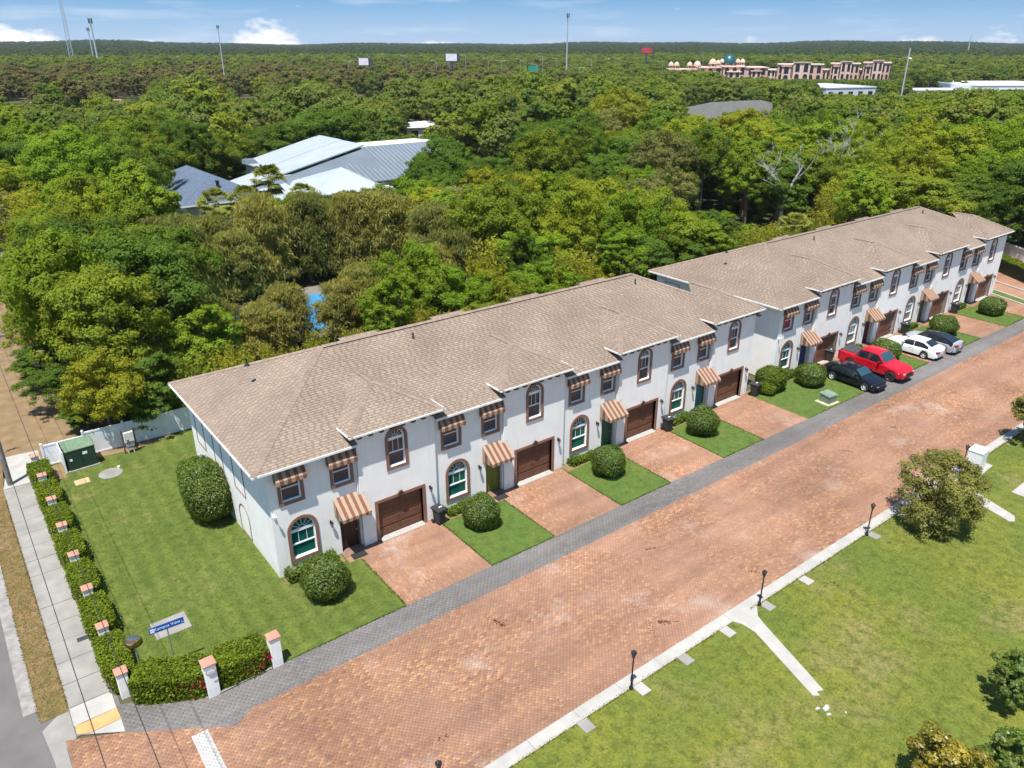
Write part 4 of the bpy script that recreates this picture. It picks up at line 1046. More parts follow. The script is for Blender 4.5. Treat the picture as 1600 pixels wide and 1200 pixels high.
def blocked(x, y):
    for x0, x1, y0, y1 in ((-14, 45, -20, 15.5), (30, 99, -60, 15.8), (16.5, 34, 72, 106), (28, 86, 72, 108), (-30, -4.2, 15, 140), (-30, 19, 79.5, 89.5), (8, 32, 33, 46), (76, 82, 40, 47), (84.5, 100, -20, 16)):
        if x0 < x < x1 and y0 < y < y1: return True
    return False
def far_ok(x, y, r):
    for a, b, k in TREES_XY:
        if (a-x)**2 + (b-y)**2 < (r*.5 + k*.5)**2: return False
    return True
TREES_XY = []
def addtree(x, y, kind, s=1.0, zs=1.0, zone='', limit=True):
    pk = KINDS[kind][0][int(rng.integers(len(KINDS[kind][0])))]
    Rp, Hp = PROTO[pk][2] * s, PROTO[pk][3] * s * zs
    if limit:
        mh = max_h(x, y, Rp * .75)
        if Hp > mh:
            if mh < 3.2: return False
            f = mh / Hp; s *= max(f, .6); zs *= f / max(f, .6)
    TREES.append((x, y, kind, pk, s, zs, zone)); TREES_XY.append((x, y, Rp)); return True
# ------------------------------------------------------------------ planting
# trees that can be told apart in the photograph
for t in [(-1.9,26.2,'oak',1.0,1.1),(2.6,30.5,'dark',1.1,1.1),(-2.6,33,'bright',1.15,1.1),(4.6,25.0,'bright',.8,.95),(-4.3,24.4,'dark',.5,.5),(-1.4,23.2,'dark',.42,.42),(2.2,23.4,'bright',.5,.5),(-5.0,28.6,'dark',.6,.6),(-5.5,34,'dark',.62,.62),(-4.2,38.5,'oak',.75,.8),(-1.0,41,'dark',1.1,1.1),(-3.2,45,'bright',.8,.9),(0.4,48.5,'oak',1.1,1.0),(4.9,37,'oak',1.05,1.1),(5.2,44,'grey',1.0,1.0),(-0.3,56,'bright',1.0,1.05),(-1.2,64,'oak',.9,1),(.6,72,'lime',.95,1),(6,53,'oak',1.05,1.0),
          (7.8,20.4,'bamboo',.95,.95),(10.6,20.2,'bamboo',.9,.9),(5.2,20.6,'bamboo',.8,.8),
          (7.2,30,'pine',.62,.80),(10.6,29.2,'pine',.60,.72),(13.4,31,'pine',.58,.84),(18.0,29.6,'pine',.60,.80),(20.6,30.6,'pine',.62,.88),(22.6,32.2,'pine',.5,.8),(24.6,29.4,'pine',.66,.78),(28.2,31,'pine',.7,.85),(33.4,33,'pine',.75,.85),(34.5,40,'pine',.85,.9),(7.0,38,'pine',.8,.85),(9.5,47.4,'pine',.9,.95),(14.6,46.9,'pine',.8,.8),(32,47,'pine',.9,.9),(8.5,48.5,'pine',1.0,.9),(13.5,50,'pine',1.05,.95),(18.5,49,'pine',1.1,1.0),(24,50,'pine',1.15,1.0),(29,48.5,'pine',1.1,.95),(21,56,'pine',1.0,.95),(15,57,'pine',1,.9),(27,56,'pine',1,.9),(33.5,50,'grey',1.0,1.0),
          (13.4,19.5,'bamboo',.6,.6),(17,20,'dark',.6,.6),(20,19.4,'bamboo',.55,.55),(24,19.8,'bamboo',.75,.72),(27.5,20.5,'lime',.62,.72),(31,20,'bamboo',.9,.85),(34.4,21,'bright',.8,.85),(38,20.5,'bamboo',1.0,.95),(41.5,21.5,'lime',.65,.8),(45,21,'bright',.9,.95),(49,21.5,'dark',.8,.9),
          (64,19.5,'bamboo',.95,.8),(67,20,'bamboo',1.0,.85),(70.5,19.5,'bamboo',1.0,.85),(73.5,20.5,'palm',1.1,.75),(75,18.5,'palm',.9,.6),(77.5,20,'bamboo',1,.8),(88,24,'bamboo',1.0,.9),(92,27,'bamboo',1.05,.9),
          (96,26,'lime',.95,.9),(103,30,'lime',1.1,1.0),(110,26,'lime',1.15,1.05),(104,20,'lime',.85,.9),(118,33,'lime',1.1,1.1),(112,18,'bright',1.0,1.0),(104,8,'dark',1.1,1.1),(97,6,'dark',.95,1.0),(110,4,'dark',1.2,1.1),(120,10,'dark',1.2,1.2),(100,14,'dark',.9,.95),(96,-1,'dark',.9,.95),(106,-5,'dark',1,1),
          (20.6,70.5,'palm',1.4,.88),(24.6,71.0,'palm',1.35,.90),(28.0,70.5,'palm',1.4,.96),(19.6,67.0,'palm',1.2,.64),(32.0,69.5,'palm',1.1,.9),
          (104,82,'yolive',1.45,1.25)]:
    addtree(*t[:5], zone='', limit=not (t[2] in ('yolive', 'palm') or (t[2] == 'pine' and t[1] < 34)))
# fill the woods
cand = []
rs = np.random.default_rng(5)
for _ in range(16000):
    a = R(HEAD) + rs.uniform(-R(36.5), R(36.5)); d = math.sqrt(rs.uniform(48**2, 270**2)); cand.append((d, CX + d*math.cos(a), CY + d*math.sin(a)))
cand.sort()
def kind_at(x, y, d):
    q = rs.random(); g = math.sin(x*.051 + 1.3) + math.sin(y*.043 + .4) + .6*math.sin((x+y)*.09)
    if y < 26 and -3 < x < 84: return 'bamboo' if q < .22 else ('bright' if q < .55 else ('lime' if q < .75 else 'dark'))
    if x > 88 and y < 62: return 'lime' if q < .42 else ('bright' if q < .7 else 'oak')
    if g > .55: return 'lime' if q < .38 else ('bright' if q < .65 else ('oak' if q < .9 else 'grey'))
    if g < -.6: return 'dark' if q < .55 else ('oak' if q < .85 else 'grey')
    return 'oak' if q < .34 else ('bright' if q < .55 else ('dark' if q < .70 else ('lime' if q < .89 else 'grey')))
over = []
for d, x, y in cand:
    if blocked(x, y): continue
    k = kind_at(x, y, d); s = rs.uniform(.75, 1.2) * (.86 if d < 80 else (1.2 if d < 110 else 1.45))
    if y < 24 and x < 84: s *= .86
    pr = PROTO[KINDS[k][0][0]][2]*s
    if not far_ok(x, y, pr*1.16): continue
    if 15 < y < 19.5 + pr*.4 and x < 84: continue
    if len(TREES) < 283: addtree(x, y, k, s, rs.uniform(.74, 1.28) * (1 if s < 1.1 else (1.1/s)**.7))
    else:
        TREES_XY.append((x, y, pr)); over.append((x, y, k, s))
def zone_of(x, y):
    d = math.hypot(x-CX, y-CY)
    if x < 9 and y < 62: return 'beside the dirt clearing'
    if y < 31 and x < 41: return 'just behind the nearer row'
    if y < 31 and x < 84: return 'just behind the farther row'
    if x >= 84 and y < 44: return 'past the farther row end'
    if x < 38 and y < 62: return 'around the blue pool'
    if x < 40 and y < 112: return 'around the blue hipped roof'
    if x < 90 and y < 120 and x < .75*y + 18: return 'around the pale metal roof'
    if x > 1.15*y: return 'behind the bleached dead tree'
    if x < .55*y: return 'in far woods past roofs'
    return 'below the distant pink mall'
zones = {}
for t in TREES:
    u = float(proj(t[0], t[1], 5.0)[0]); zones.setdefault((zone_of(t[0], t[1]), t[2]), []).append((u, t))
for (zn, kd), L in zones.items():
    L.sort(key=lambda q: q[0])
    for i, (u, (x, y, _, pk, s, zs, _z)) in enumerate(L):
        cm, tm, Rp, Hp = PROTO[pk]; nm = {'palm':'palm_tree','bamboo':'bamboo_clump','pine':'pine_tree'}.get(kd, 'tree')
        pos = f', {ordinal(i)} from the left' if len(L) > 1 else ''
        o = thing(nm, f'{KINDS[kd][2]} {zn}{pos}', {'bamboo':'bamboo','palm':'palm tree'}.get(kd, 'tree'), (x, y, float(ground_h(x, y)) - .05), rs.uniform(0, 6.28), 'trees of the woods')
        o.scale = (s, s, s*zs)
        c = put('crown', cm, o); cl = KINDS[kd][1][int(rs.integers(len(KINDS[kd][1])))]; f = rs.uniform(.85, 1.15)
        c.color = (cl[0]*f, cl[1]*f, cl[2]*f, 1)
        put('trunk', tm, o)

# dead trees
def dead_tree(name, label, loc, H, seed, lean=(0, 0)):
    rnd = random.Random(seed); t = thing(name, label, 'dead tree', loc, 0, 'bleached dead trees'); mb = MB(); br = MB()
    def grow(m, p, d, L, r, lev):
        pts = [p]; rad_ = [r]; q = Vector(p); dd = Vector(d)
        for k in range(5):
            dd = (dd + Vector((rnd.uniform(-.22,.22), rnd.uniform(-.22,.22), rnd.uniform(-.05,.16)))).normalized(); q = q + dd*L/5; pts.append(tuple(q)); rad_.append(max(.016, r*(1 - .14*(k+1))))
            if lev < 5 and k >= (2 if lev == 0 else 0) and rnd.random() < (.85 if lev < 2 else .62):
                a = rnd.uniform(0, 6.28); nd = (dd*.75 + Vector((math.cos(a), math.sin(a), rnd.uniform(-.1,.6)))*.9).normalized()
                grow(br, tuple(q), nd, L*rnd.uniform(.42,.66), rad_[-1]*rnd.uniform(.45,.62), lev+1)
        m.tube(pts, rad_, 7 if lev < 2 else 4)
    grow(mb, (0,0,-.2), Vector((lean[0], lean[1], 1)).normalized(), H, .36, 0)
    mb.build('trunk', M_dead, t, True); br.build('branches', M_dead, t, True)
dead_tree('dead_tree', 'tall bleached leafless dead tree with spreading bare branches behind the farther row', (85.2, 29.6, 0), 10.2, 8)
dead_tree('dead_tree', 'smaller bleached dead tree leaning right behind the tall one', (103, 36, 0), 10.6, 21, (.22, -.18))

# ------------------------------------------------------------------ the woods beyond, one mass
def gn_forest(name, P, sources, m, smin, smax):
    me = bpy.data.meshes.new(name + '_points'); me.vertices.add(len(P)); me.vertices.foreach_set('co', np.asarray(P[:, :3], np.float32).ravel())
    a = me.attributes.new('size', 'FLOAT', 'POINT'); a.data.foreach_set('value', np.asarray(P[:, 3], np.float32))
    o = put(name, me); tag(o, kind='stuff')
    ng = bpy.data.node_groups.new(name, 'GeometryNodeTree'); ng.interface.new_socket('Geometry', in_out='INPUT', socket_type='NodeSocketGeometry'); ng.interface.new_socket('Geometry', in_out='OUTPUT', socket_type='NodeSocketGeometry')
    n, l = ng.nodes, ng.links; gi, go = n.new('NodeGroupInput'), n.new('NodeGroupOutput')
    join = n.new('GeometryNodeJoinGeometry')
    for c in sources:
        # each source crown goes in as a stand of its own
        oi = n.new('GeometryNodeObjectInfo'); oi.inputs['Object'].default_value = c; oi.inputs['As Instance'].default_value = True; l.new(oi.outputs['Geometry'], join.inputs[0])
    ip = n.new('GeometryNodeInstanceOnPoints'); ip.inputs['Pick Instance'].default_value = True
    ri = n.new('FunctionNodeRandomValue'); ri.data_type = 'INT'; ri.inputs['Min'].default_value = 0; ri.inputs['Max'].default_value = len(sources) - 1
    rr = n.new('FunctionNodeRandomValue'); rr.data_type = 'FLOAT_VECTOR'; rr.inputs['Min'].default_value = (0,0,0); rr.inputs['Max'].default_value = (0,0,6.283); rr.inputs['Seed'].default_value = 3
    at = n.new('GeometryNodeInputNamedAttribute'); at.data_type = 'FLOAT'; at.inputs['Name'].default_value = 'size'
    l.new(gi.outputs[0], ip.inputs['Points']); l.new(join.outputs[0], ip.inputs['Instance']); l.new(ri.outputs['Value'], ip.inputs['Instance Index']) if 'Value' in ri.outputs else None
    for s_ in ri.outputs:
        if s_.type == 'INT' and s_.enabled: l.new(s_, ip.inputs['Instance Index'])
    for s_ in rr.outputs:
        if s_.type == 'VECTOR' and s_.enabled: l.new(s_, ip.inputs['Rotation'])
    for s_ in at.outputs:
        if s_.type == 'VALUE' and s_.enabled: l.new(s_, ip.inputs['Scale']); break
    sm = n.new('GeometryNodeSetMaterial'); sm.inputs['Material'].default_value = m
    l.new(ip.outputs[0], sm.inputs[0]); l.new(sm.outputs[0], go.inputs[0])
    md = o.modifiers.new('woods', 'NODES'); md.node_group = ng
    return o
# source crowns: trees standing in the wood itself
src = []
for i, (key, x, y) in enumerate((('mid0', 62, 232), ('mid1', 120, 214), ('mid2', 176, 172), ('tallmid0', 36, 250), ('tallmid1', 150, 200))):
    cm, tm, Rp, Hp = PROTO[key]; t = thing('tree', f'{"tall slender" if "tall" in key else "broad"} tree deep in the far woods, {ordinal(i)} from the near edge', 'tree', (x, y, 0), 0, 'trees of the woods')
    c = put('crown', cm, t); c.color = (.045, .07, .015, 1); put('trunk', tm, t); src.append(c)
PT, PC, PH = [], [], []
rs = np.random.default_rng(9)
def clear_far(x, y):
    # ground under the far buildings and their yards stays open
    u, d = float(proj(x, y, 6.0)[0]), math.hypot(x-CX, y-CY)
    for u0, u1, d0, d1 in ((1034, 1226, 548, 690), (1204, 1400, 590, 700), (1286, 1382, 378, 450), (1516, 1720, 414, 510), (1416, 1532, 404, 450), (1042, 1212, 224, 285), (634, 672, 206, 232),
                           (14, 52, 362, 395), (106, 140, 315, 335), (182, 232, 372, 400), (372, 406, 355, 375), (546, 598, 370, 398), (1560, 1660, 640, 690)):
        if u0 < u < u1 and d0 < d < d1: return False
    return True
def src_h(s): return 11.2*s
for x, y, k, s in over:
    mh = max_h(x, y, 3.5*s); s = min(s*.98, mh/11.2)
    if s > .33 and clear_far(x, y): PT.append((x, y, 0, s))
rr_ = 258.0
while rr_ < 5200:
    sp = max(8.0, rr_*.0105); na = int(2*R(37)*rr_/sp)
    for k in range(na):
        a = R(HEAD) - R(37) + 2*R(37)*(k + rs.random())/na; d = rr_ + rs.uniform(-.5, .5)*sp; x, y = CX + d*math.cos(a), CY + d*math.sin(a)
        if not clear_far(x, y): continue
        big = 1.0 if rr_ < 700 else min(1.55, .86 + .0002*rr_)
        s = rs.uniform(.8, 1.35)*big*(1.0 if rr_ < 600 else 1.1)
        if rr_ < 900:
            mh = max_h(x, y, 3.5*s)
            if mh < 11.2*s: s = mh/11.2
            if s < .33: continue
        rec = (x, y, float(ground_h(x, y)) - .3*s, s)
        aa = math.degrees(a)
        brown = 300 < rr_ < 620 and aa > 52 + 3*math.sin(rr_*.03) and math.sin(a*60 + rr_*.021) > -.75
        if brown: PC.append((x, y, rec[2], s*1.02) if max_h(x, y, 3) > 11 else rec)
        elif rr_ > 1000: PH.append(rec)
        else: PT.append(rec)
    rr_ += sp*.9
gn_forest('forest', np.array(PT), src, L_far, .8, 1.3)
gn_forest('cypress_forest', np.array(PC), src[3:], L_cyp, .8, 1.3)
gn_forest('horizon_forest', np.array(PH), src[3:], L_horizon, .8, 1.3)
# ------------------------------------------------------------------ garden: bushes, hedges, lawn blades
def ball_bush(label, loc, rx, rz, n=9000, m=None, leaf=.05, group='clipped round bushes on the front lawns', flat_=.0, name='round_bush', cat='bush'):
    t = thing(name, label, cat, loc, 0, group)
    d = rdir(n); d = d[d[:, 2] > -.86]; sd_ = loc[0]*1.7; wob = 1 + .05*np.sin(d[:,0]*5+sd_) + .05*np.sin(d[:,1]*6+sd_*2) + .04*np.sin(d[:,2]*7+sd_) + np.where(rng.random(len(d)) < .035, rng.uniform(.02, .12, len(d)), 0)
    P = d * (wob*rng.uniform(.90, 1.04, len(d)))[:, None] * np.array([rx, rx, rz]); P[:, 2] = np.maximum(P[:, 2] + rz*.93, .06)
    N = unit(d + rdir(len(d))*.65)
    put('crown', leaf_mesh('crown', P, N, leaf*rng.uniform(.7, 1.3, len(d)), m or L_box), t)
    b = MB(); b.lathe([(.0, .1), (rx*.5, .2), (rx*.82, rz*.6), (rx*.86, rz), (rx*.6, rz*1.6), (0, rz*1.76)], 14); b.build('dark_core', mat('painted leaf shade', (.022,.030,.010), 1), t, True)  # solid dark core, its colour standing in for shade inside the crown
    b = MB(); b.tube([(0,0,-.05),(.02,0,.5)], .09, 7); b.build('stem', M_bark, t)
    return t
LB = ['in front of the first arched window of the nearer row', 'on the lawn below the olive yellow front door', 'on the lawn below the green front door', 'on the lawn below the turquoise front door',
      'beside the small green utility box', 'between the red pickup and the white sedan', 'behind the silver sedan', 'on the last lawn at the far end']
for i, (x, y, rx, rz) in enumerate(((1.35,-2.62,1.16,1.05),(10.95,-2.35,1.02,.98),(20.6,-2.55,1.05,1.0),(29.75,-2.45,1.1,1.02),(43.25,-2.25,1.12,.92),(53.3,-2.9,1.25,.88),(63.9,-2.9,1.25,.88),(73.4,-3.1,1.2,.9))):
    ball_bush(f'round clipped bush {LB[i]}', (x, y, 0), rx, rz, m=L_box, leaf=.047 if i < 4 else .055)
# tall egg-shaped bush against the end wall
t = ball_bush('tall egg-shaped clipped bush against the white end wall', (-.95, 8.3, 0), 1.25, 1.75, 17000, leaf=.048, group='clipped round bushes on the front lawns')
t.scale = (1.0, 1.95, 1.0)
ball_bush('bushy rounded shrub in the corner between the two rows', (39.9,-.9,0), 1.15, 1.0, 7000, L_bed, .065, 'shrubs by the walls', name='shrub', cat='shrub')
ball_bush('small yellow-green shrub in front of the bushy one by the bin', (39.0,-1.2,0), .7, .55, 2200, L_hedge, .07, 'shrubs by the walls', name='shrub', cat='shrub')
# low planted strips under the ground floor windows
def low_hedge(label, x0, x1, y0, y1, h, n, m, group, loc=(0,0), name='low_hedge', cat='hedge', leaf=.06, lump=.25, rnd_=0):
    t = thing(name, label, cat, (x0, y0, 0), 0, group); lx, ly = x1-x0, y1-y0
    u = rng.random((n, 3)); P = np.stack([u[:,0]*lx, u[:,1]*ly, u[:,2]*h], 1); f = rng.integers(0, 10, n)
    hh = h*(1 - lump + lump*(np.sin(P[:,0]*2.9 + x0) * .5 + .5))
    N = rng.normal(size=(n,3))*.5
    s = f < 5; P[s, 2] = hh[s]; N[s, 2] += 1
    s = (f >= 5) & (f < 8); P[s, 1] = 0; N[s, 1] -= 1
    s = f == 8; P[s, 0] = 0; N[s, 0] -= 1
    s = f == 9; P[s, 0] = lx; N[s, 0] += 1
    if rnd_:                                                  # clipped pieces swell in the middle and round off at their ends
        ax_, L2 = (1, ly) if ly > lx else (0, lx); k_ = (1 - np.abs(2*P[:, ax_]/L2 - 1)**5)**.5; k_ = .62 + .38*k_
        oth = 1 - ax_; w_ = lx if ax_ else ly; P[:, oth] = (P[:, oth] - w_/2)*k_*1.08 + w_/2; P[:, 2] *= .80 + .20*(k_ - .62)/.38
    P[:, 2] = np.minimum(P[:, 2], hh); P += rng.normal(size=(n,3))*.045; P[:, 2] = np.maximum(P[:, 2], .03)
    put('foliage', leaf_mesh('foliage', P, N, leaf*rng.uniform(.7,1.35,n), m), t)
    b = MB(); b.bbox(.06, lx-.06, .06, ly-.06, 0, h*(1-lump)*.9, .03); b.build('dark_core', mat('painted leaf shade', (.022,.030,.010), 1), t)  # dark box fills the hedge; shade among leaves put into its colour
    return t
low_hedge('low clipped hedge under the first arched window of the nearer row', .25, 2.9, -.85, -.12, .55, 2600, L_box, 'low hedges under the windows')
WL = ['olive yellow', 'green', 'turquoise', 'blue', 'dark red', 'mustard', 'plum']
for i in range(1, 8):
    u, p = units[i]
    low_hedge(f'low leafy hedge under the window beside the {WL[i-1]} front door', u + (.5 if i != 4 else .9), u + 2.5 + (.6 if i == 4 else 0), -.65, -.12, .42 if i != 4 else .5, 1500, L_bed, 'low hedges under the windows', leaf=.075, lump=.45)

# sidewalk hedge in pieces between low pillars
M_pilcap = mat('terracotta pillar cap', (.40, .20, .14), .85, var=.15, scale=3)
py = [19.6, 16.65, 13.35, 10.05, 6.75, 3.4, .1, -3.45]
def pillar(label, x, y, h, w=.5, group='low white pillars in the sidewalk hedge', rz=0):
    t = thing('pillar', label, 'pillar', (x, y, 0), rz, group)
    b = MB(); b.bbox(-w/2+.04, w/2-.04, -w/2+.04, w/2-.04, -.05, h-.07, .012); b.build('shaft', M_stucco, t)
    b = MB(); b.loft([[(-w/2,-w/2,h-.07),(w/2,-w/2,h-.07),(w/2,w/2,h-.07),(-w/2,w/2,h-.07)], [(-w/2,-w/2,h-.015),(w/2,-w/2,h-.015),(w/2,w/2,h-.015),(-w/2,w/2,h-.015)], [(-.05,-.05,h+.03),(.05,-.05,h+.03),(.05,.05,h+.03),(-.05,.05,h+.03)]]); b.build('cap', M_pilcap, t)
    return t
for i, y in enumerate(py): pillar(f'low white pillar with terracotta cap in the sidewalk hedge, {ordinal(len(py)-1-i)} from the street sign' if i < 7 else 'white corner pillar with terracotta cap where the hedge turns', -8.12, y, 1.22 if i < 7 else 1.3)
for i in range(7):
    low_hedge(f'clipped hedge piece along the sidewalk, {ordinal(6-i)} from the corner pillar', -8.62, -7.55, py[i+1]+.28, py[i]-.28, 1.02, 4200, L_hedge, 'sidewalk hedge pieces', name='hedge', leaf=.06, lump=.06, rnd_=1)
M_wallb = mat('hedge shadowed root zone', (.022,.030,.010), 1)
def path_hedge(label, A_, B_, wd, h, n, fl):
    a, b_ = Vector((*A_, 0)), Vector((*B_, 0)); L = (b_-a).length; rz = math.atan2(b_.y-a.y, b_.x-a.x)
    t = low_hedge(label, 0, L, 0, wd, h, n, L_hedge, 'flowering hedges at the entrance', name='hedge', leaf=.065, lump=.08, rnd_=1); t.location = a; t.rotation_euler = (0, 0, rz)
    k = fl; P = np.stack([rng.beta(2.4, 1.2, k)*L, rng.normal(size=k)*.05, rng.uniform(.15, .8, k)*h], 1); c = rng.integers(0, 7, k); P[:, 0] = np.clip((np.array([.55,.62,.7,.78,.85,.92,.97])[c] + rng.normal(size=k)*.03)*L, 0, L)
    P[:, 2] = (np.array([.5,.25,.7,.35,.55,.75,.6])[c])*h + rng.normal(size=k)*.08; P[:, 1] -= .06
    o = put('blossoms', leaf_mesh('blossoms', P, rng.normal(size=(k,3)) + np.array([0,-1.5,.5]), .045, L_flower), t)
    return t
path_hedge('broad entrance hedge with red blossoms between corner pillar and plaque pillar', (-8.05,-4.25), (-5.45,-5.7), 1.25, 1.2, 8200, 90)
path_hedge('entrance hedge with red blossoms between the two tall pillars', (-4.92,-5.72), (-2.68,-5.72), 1.3, 1.15, 6500, 150)
p2 = pillar('tall white entrance pillar with a grey oval plaque', -5.18, -5.62, 1.72, .56, 'tall white entrance pillars')
b = MB(); b.lathe([(0,.0),(.19,.0),(.19,.02),(.165,.03),(0,.03)], 20, (0,0,0), ax='y')
q = b.build('plaque', mat('grey plaque', (.35,.36,.38), .5), p2, loc=(0, -.27, 1.38)); q.scale = (1.1, 1, .78)
b = MB(); b.lathe([(0,.031),(.15,.031),(.15,.034),(0,.034)], 20, (0,0,0), ax='y')
for k, w_ in ((.06,.09),(.02,.12),(-.02,.12),(-.06,.08)): b.box(-w_, w_, -.037, -.033, k-.008, k+.008, 1)
f = b.build('plaque_face', [mat('white plaque face', (.75,.75,.74), .5), mat('plaque lines', (.2,.2,.22), .6)], q, loc=(0, -.0675, 0))
pillar('tall white entrance pillar with pink blossoms at its foot', -2.42, -5.62, 1.6, .54, 'tall white entrance pillars')
ew = [(-5.0,-5.83), (-4.0,-5.80), (-2.7,-5.78)]
b = MB(); b.tube([(*p, .05) for p in ew], .05, 6); tag(b.build('edging', M_conc2), kind='structure')

# hedge and white wall at the far end
t = path_hedge('long leafy hedge in front of the white boundary wall at the far end', (82.6,-6.3), (91.5, 6.2), 1.5, 1.7, 20000, 4)
t.rotation_euler = (0, 0, math.atan2(12.5, 8.9)); t['group'] = 'boundary planting'; t.location = (86.1,-5.6,0)
w = thing('boundary_wall', 'long low white boundary wall behind the far hedge', 'wall', (90.0,-5.7,0), math.atan2(12.5, 8.9))
b = MB(); b.bbox(0, 24, -.1, .1, -.1, 1.85, .01); b.build('wall_body', M_stucco, w); b = MB(); b.bbox(-.05, 24.05, -.17, .17, 1.85, 1.95, .02); b.build('coping', M_stucco, w)

# blades of grass over the lawns that lie near
def blades(name, polys, n, hmin, hmax, m):
    P = []
    for (x0, x1, y0, y1), k in polys: P.append(np.stack([rng.uniform(x0, x1, k), rng.uniform(y0, y1, k), np.zeros(k)], 1))
    P = np.concatenate(P); x, y = P[:, 0], P[:, 1]
    keep = ~(((y > -21.3) & (y < -16.0) & (x > 14.5 + np.maximum(0, -0.28*(y + 21.1))*0 + .28*(y + 21.1)*.5) & (x < 17.1) & (x > 14.6) & (x < 15.3 + .42*(y + 21.1))) | ((y > -20.7) & (x > 35.0) & (x < 37.7)) | ((x > 38.5) & (x < 41.1) & (y < -19) & (y > -20.5)) | ((x > -6.3) & (x < -4.6) & (y > -1) & (y < .45)))
    for px, py_ in pads: keep &= ~((np.abs(x - px) < .3) & (np.abs(y - py_) < .34))
    keep &= ~((x > 39.1) & (x < 41.2) & (y > -17.2) & (y < -15.6)) & ~(np.hypot(x + 4.5, y - 16.6) < .72) & ~((x > 40.5) & (x < 42.2) & (y > -5.7) & (y < -4.2))
    P = P[keep]; n = len(P); a = rng.uniform(0, 6.28, n); h = rng.uniform(hmin, hmax, n); w = rng.uniform(.02, .045, n)
    lean = rng.normal(size=(n, 2))*.6*h[:, None]
    V = np.zeros((n, 3, 3)); V[:, 0] = P; V[:, 0, 0] -= np.cos(a)*w; V[:, 0, 1] -= np.sin(a)*w; V[:, 1] = P; V[:, 1, 0] += np.cos(a)*w; V[:, 1, 1] += np.sin(a)*w
    V[:, 2, :2] = P[:, :2] + lean; V[:, 2, 2] = h
    o = put(name, mesh_np(name, V.reshape(-1, 3), np.arange(3*n).reshape(n, 3), [m], rng.random(n))); tag(o, kind='stuff'); return o
L_gr1 = leaf_mat('lawn blades', (.12, .16, .028), var=.4); L_gr2 = leaf_mat('field blades', (.17, .175, .028), var=.35, patch=(1.35, 1.08, 1.2)); L_gr3 = leaf_mat('patch blades', (.085, .14, .027), var=.3)
blades('grass', [((-7.5, -.1, -3.3, 12.5), 16000), ((-7.5, -.1, 12.5, 19.6), 4000), ((-7.0, 3.3, -3.6, -.9), 3000), ((-4.5, 4.0, -5.2, -3.6), 3000)], 0, .008, .025, L_gr1)
blades('lawn_grass', [((units[i][0] + 9.3*units[i][1]/PIT, units[i+1][0] + 4.0*units[i+1][1]/PIT, -5.7, -.95), 2500) for i in range(7)], 0, .008, .025, L_gr3)
blades('field_grass', [((2, 30, -28.5, -16.2), 36000), ((30, 60, -26, -16.2), 12000)], 0, .01, .035, L_gr2)
blades('verge_grass', [((-11.2, -10.22, -2.9, 17), 2500)], 0, .01, .035, leaf_mat('verge blades', (.18,.13,.05), var=.4))

# ragged fringes where turf meets paving
fr = []
for i in range(7):
    la = units[i][0] + 9.22*units[i][1]/PIT if i != 3 else units[i][0] + 9.3; lb = units[i+1][0] + 4.05*units[i+1][1]/PIT
    fr += [((la-.05, la+.04, -5.75, -.9), 420), ((lb-.04, lb+.05, -5.75, -1.0), 380), ((la, lb, -5.80, -5.71), 340)]
fr += [((4.01, 4.1, -5.75, -1.0), 380), ((-2.1, 4.05, -5.80, -5.71), 500)]
blades('lawn_fringe', fr, 0, .03, .07, L_gr3)
blades('field_fringe', [((-2, 60, -16.16, -16.04), 5200)], 0, .03, .08, L_gr2)
blades('verge_fringe', [((-10.25, -10.16, -2.9, 17), 900), ((-11.3, -11.2, -2.9, 30), 900)], 0, .02, .05, bpy.data.materials['verge blades'])

# ------------------------------------------------------------------ small trees on the right
def garden_tree(label, loc, Rx, Rz, zc, n, size, m, lobes=40, name='small_tree', cat='tree', H=4, group=None, stems=4, fill=.4, lr=(.2,.34), seedz=-.9, squash=.95):
    t = thing(name, label, cat, loc, 0, group)
    P, N, tn = crown_pts(Rx, Rz, zc, lobes, n, lr=lr, fill=fill, seedz=seedz, squash=squash); put('crown', leaf_mesh('crown', P, N, size*rng.uniform(.7,1.3,len(P)), m, rnd=tn), t)
    b = MB()
    for k in range(stems):
        a = 6.28*k/stems + .4; b.tube([(.1*math.cos(a),.1*math.sin(a),-.1),(.3*Rx*math.cos(a),.3*Rx*math.sin(a),H*.4),(.6*Rx*math.cos(a),.6*Rx*math.sin(a),H*.8)], [.035*Rx,.024*Rx,.008*Rx], 6)
    b.build('trunk', M_bark, t, True)
garden_tree('ragged multi-stemmed tree overhanging the kerb and lamp', (31.2,-17.9,0), 2.5, 2.7, 2.1, 30000, .065, L_lig, H=3.4, lobes=120, squash=1.0)
garden_tree('bushy tree on the kerb beyond the white cabinet', (46.6,-18.0,0), 2.4, 2.4, 1.9, 20000, .09, L_lig, H=3.2, lobes=100)
garden_tree('golden green magnolia tree at the bottom edge of the grass', (14.1,-26.5,0), 1.6, 1.6, 1.35, 9000, .075, L_mag, H=2.4, lobes=56)
garden_tree('dark open young tree beside the golden magnolia', (16.3,-27.4,0), .95, 1.3, 1.4, 5000, .06, L_box, lobes=44, H=2.4, stems=3, lr=(.2,.34))
garden_tree('dark small tree at the right edge of the grass', (20.7,-26.3,0), 1.1, 1.4, 1.4, 9000, .06, L_box, lobes=60, H=2.4)

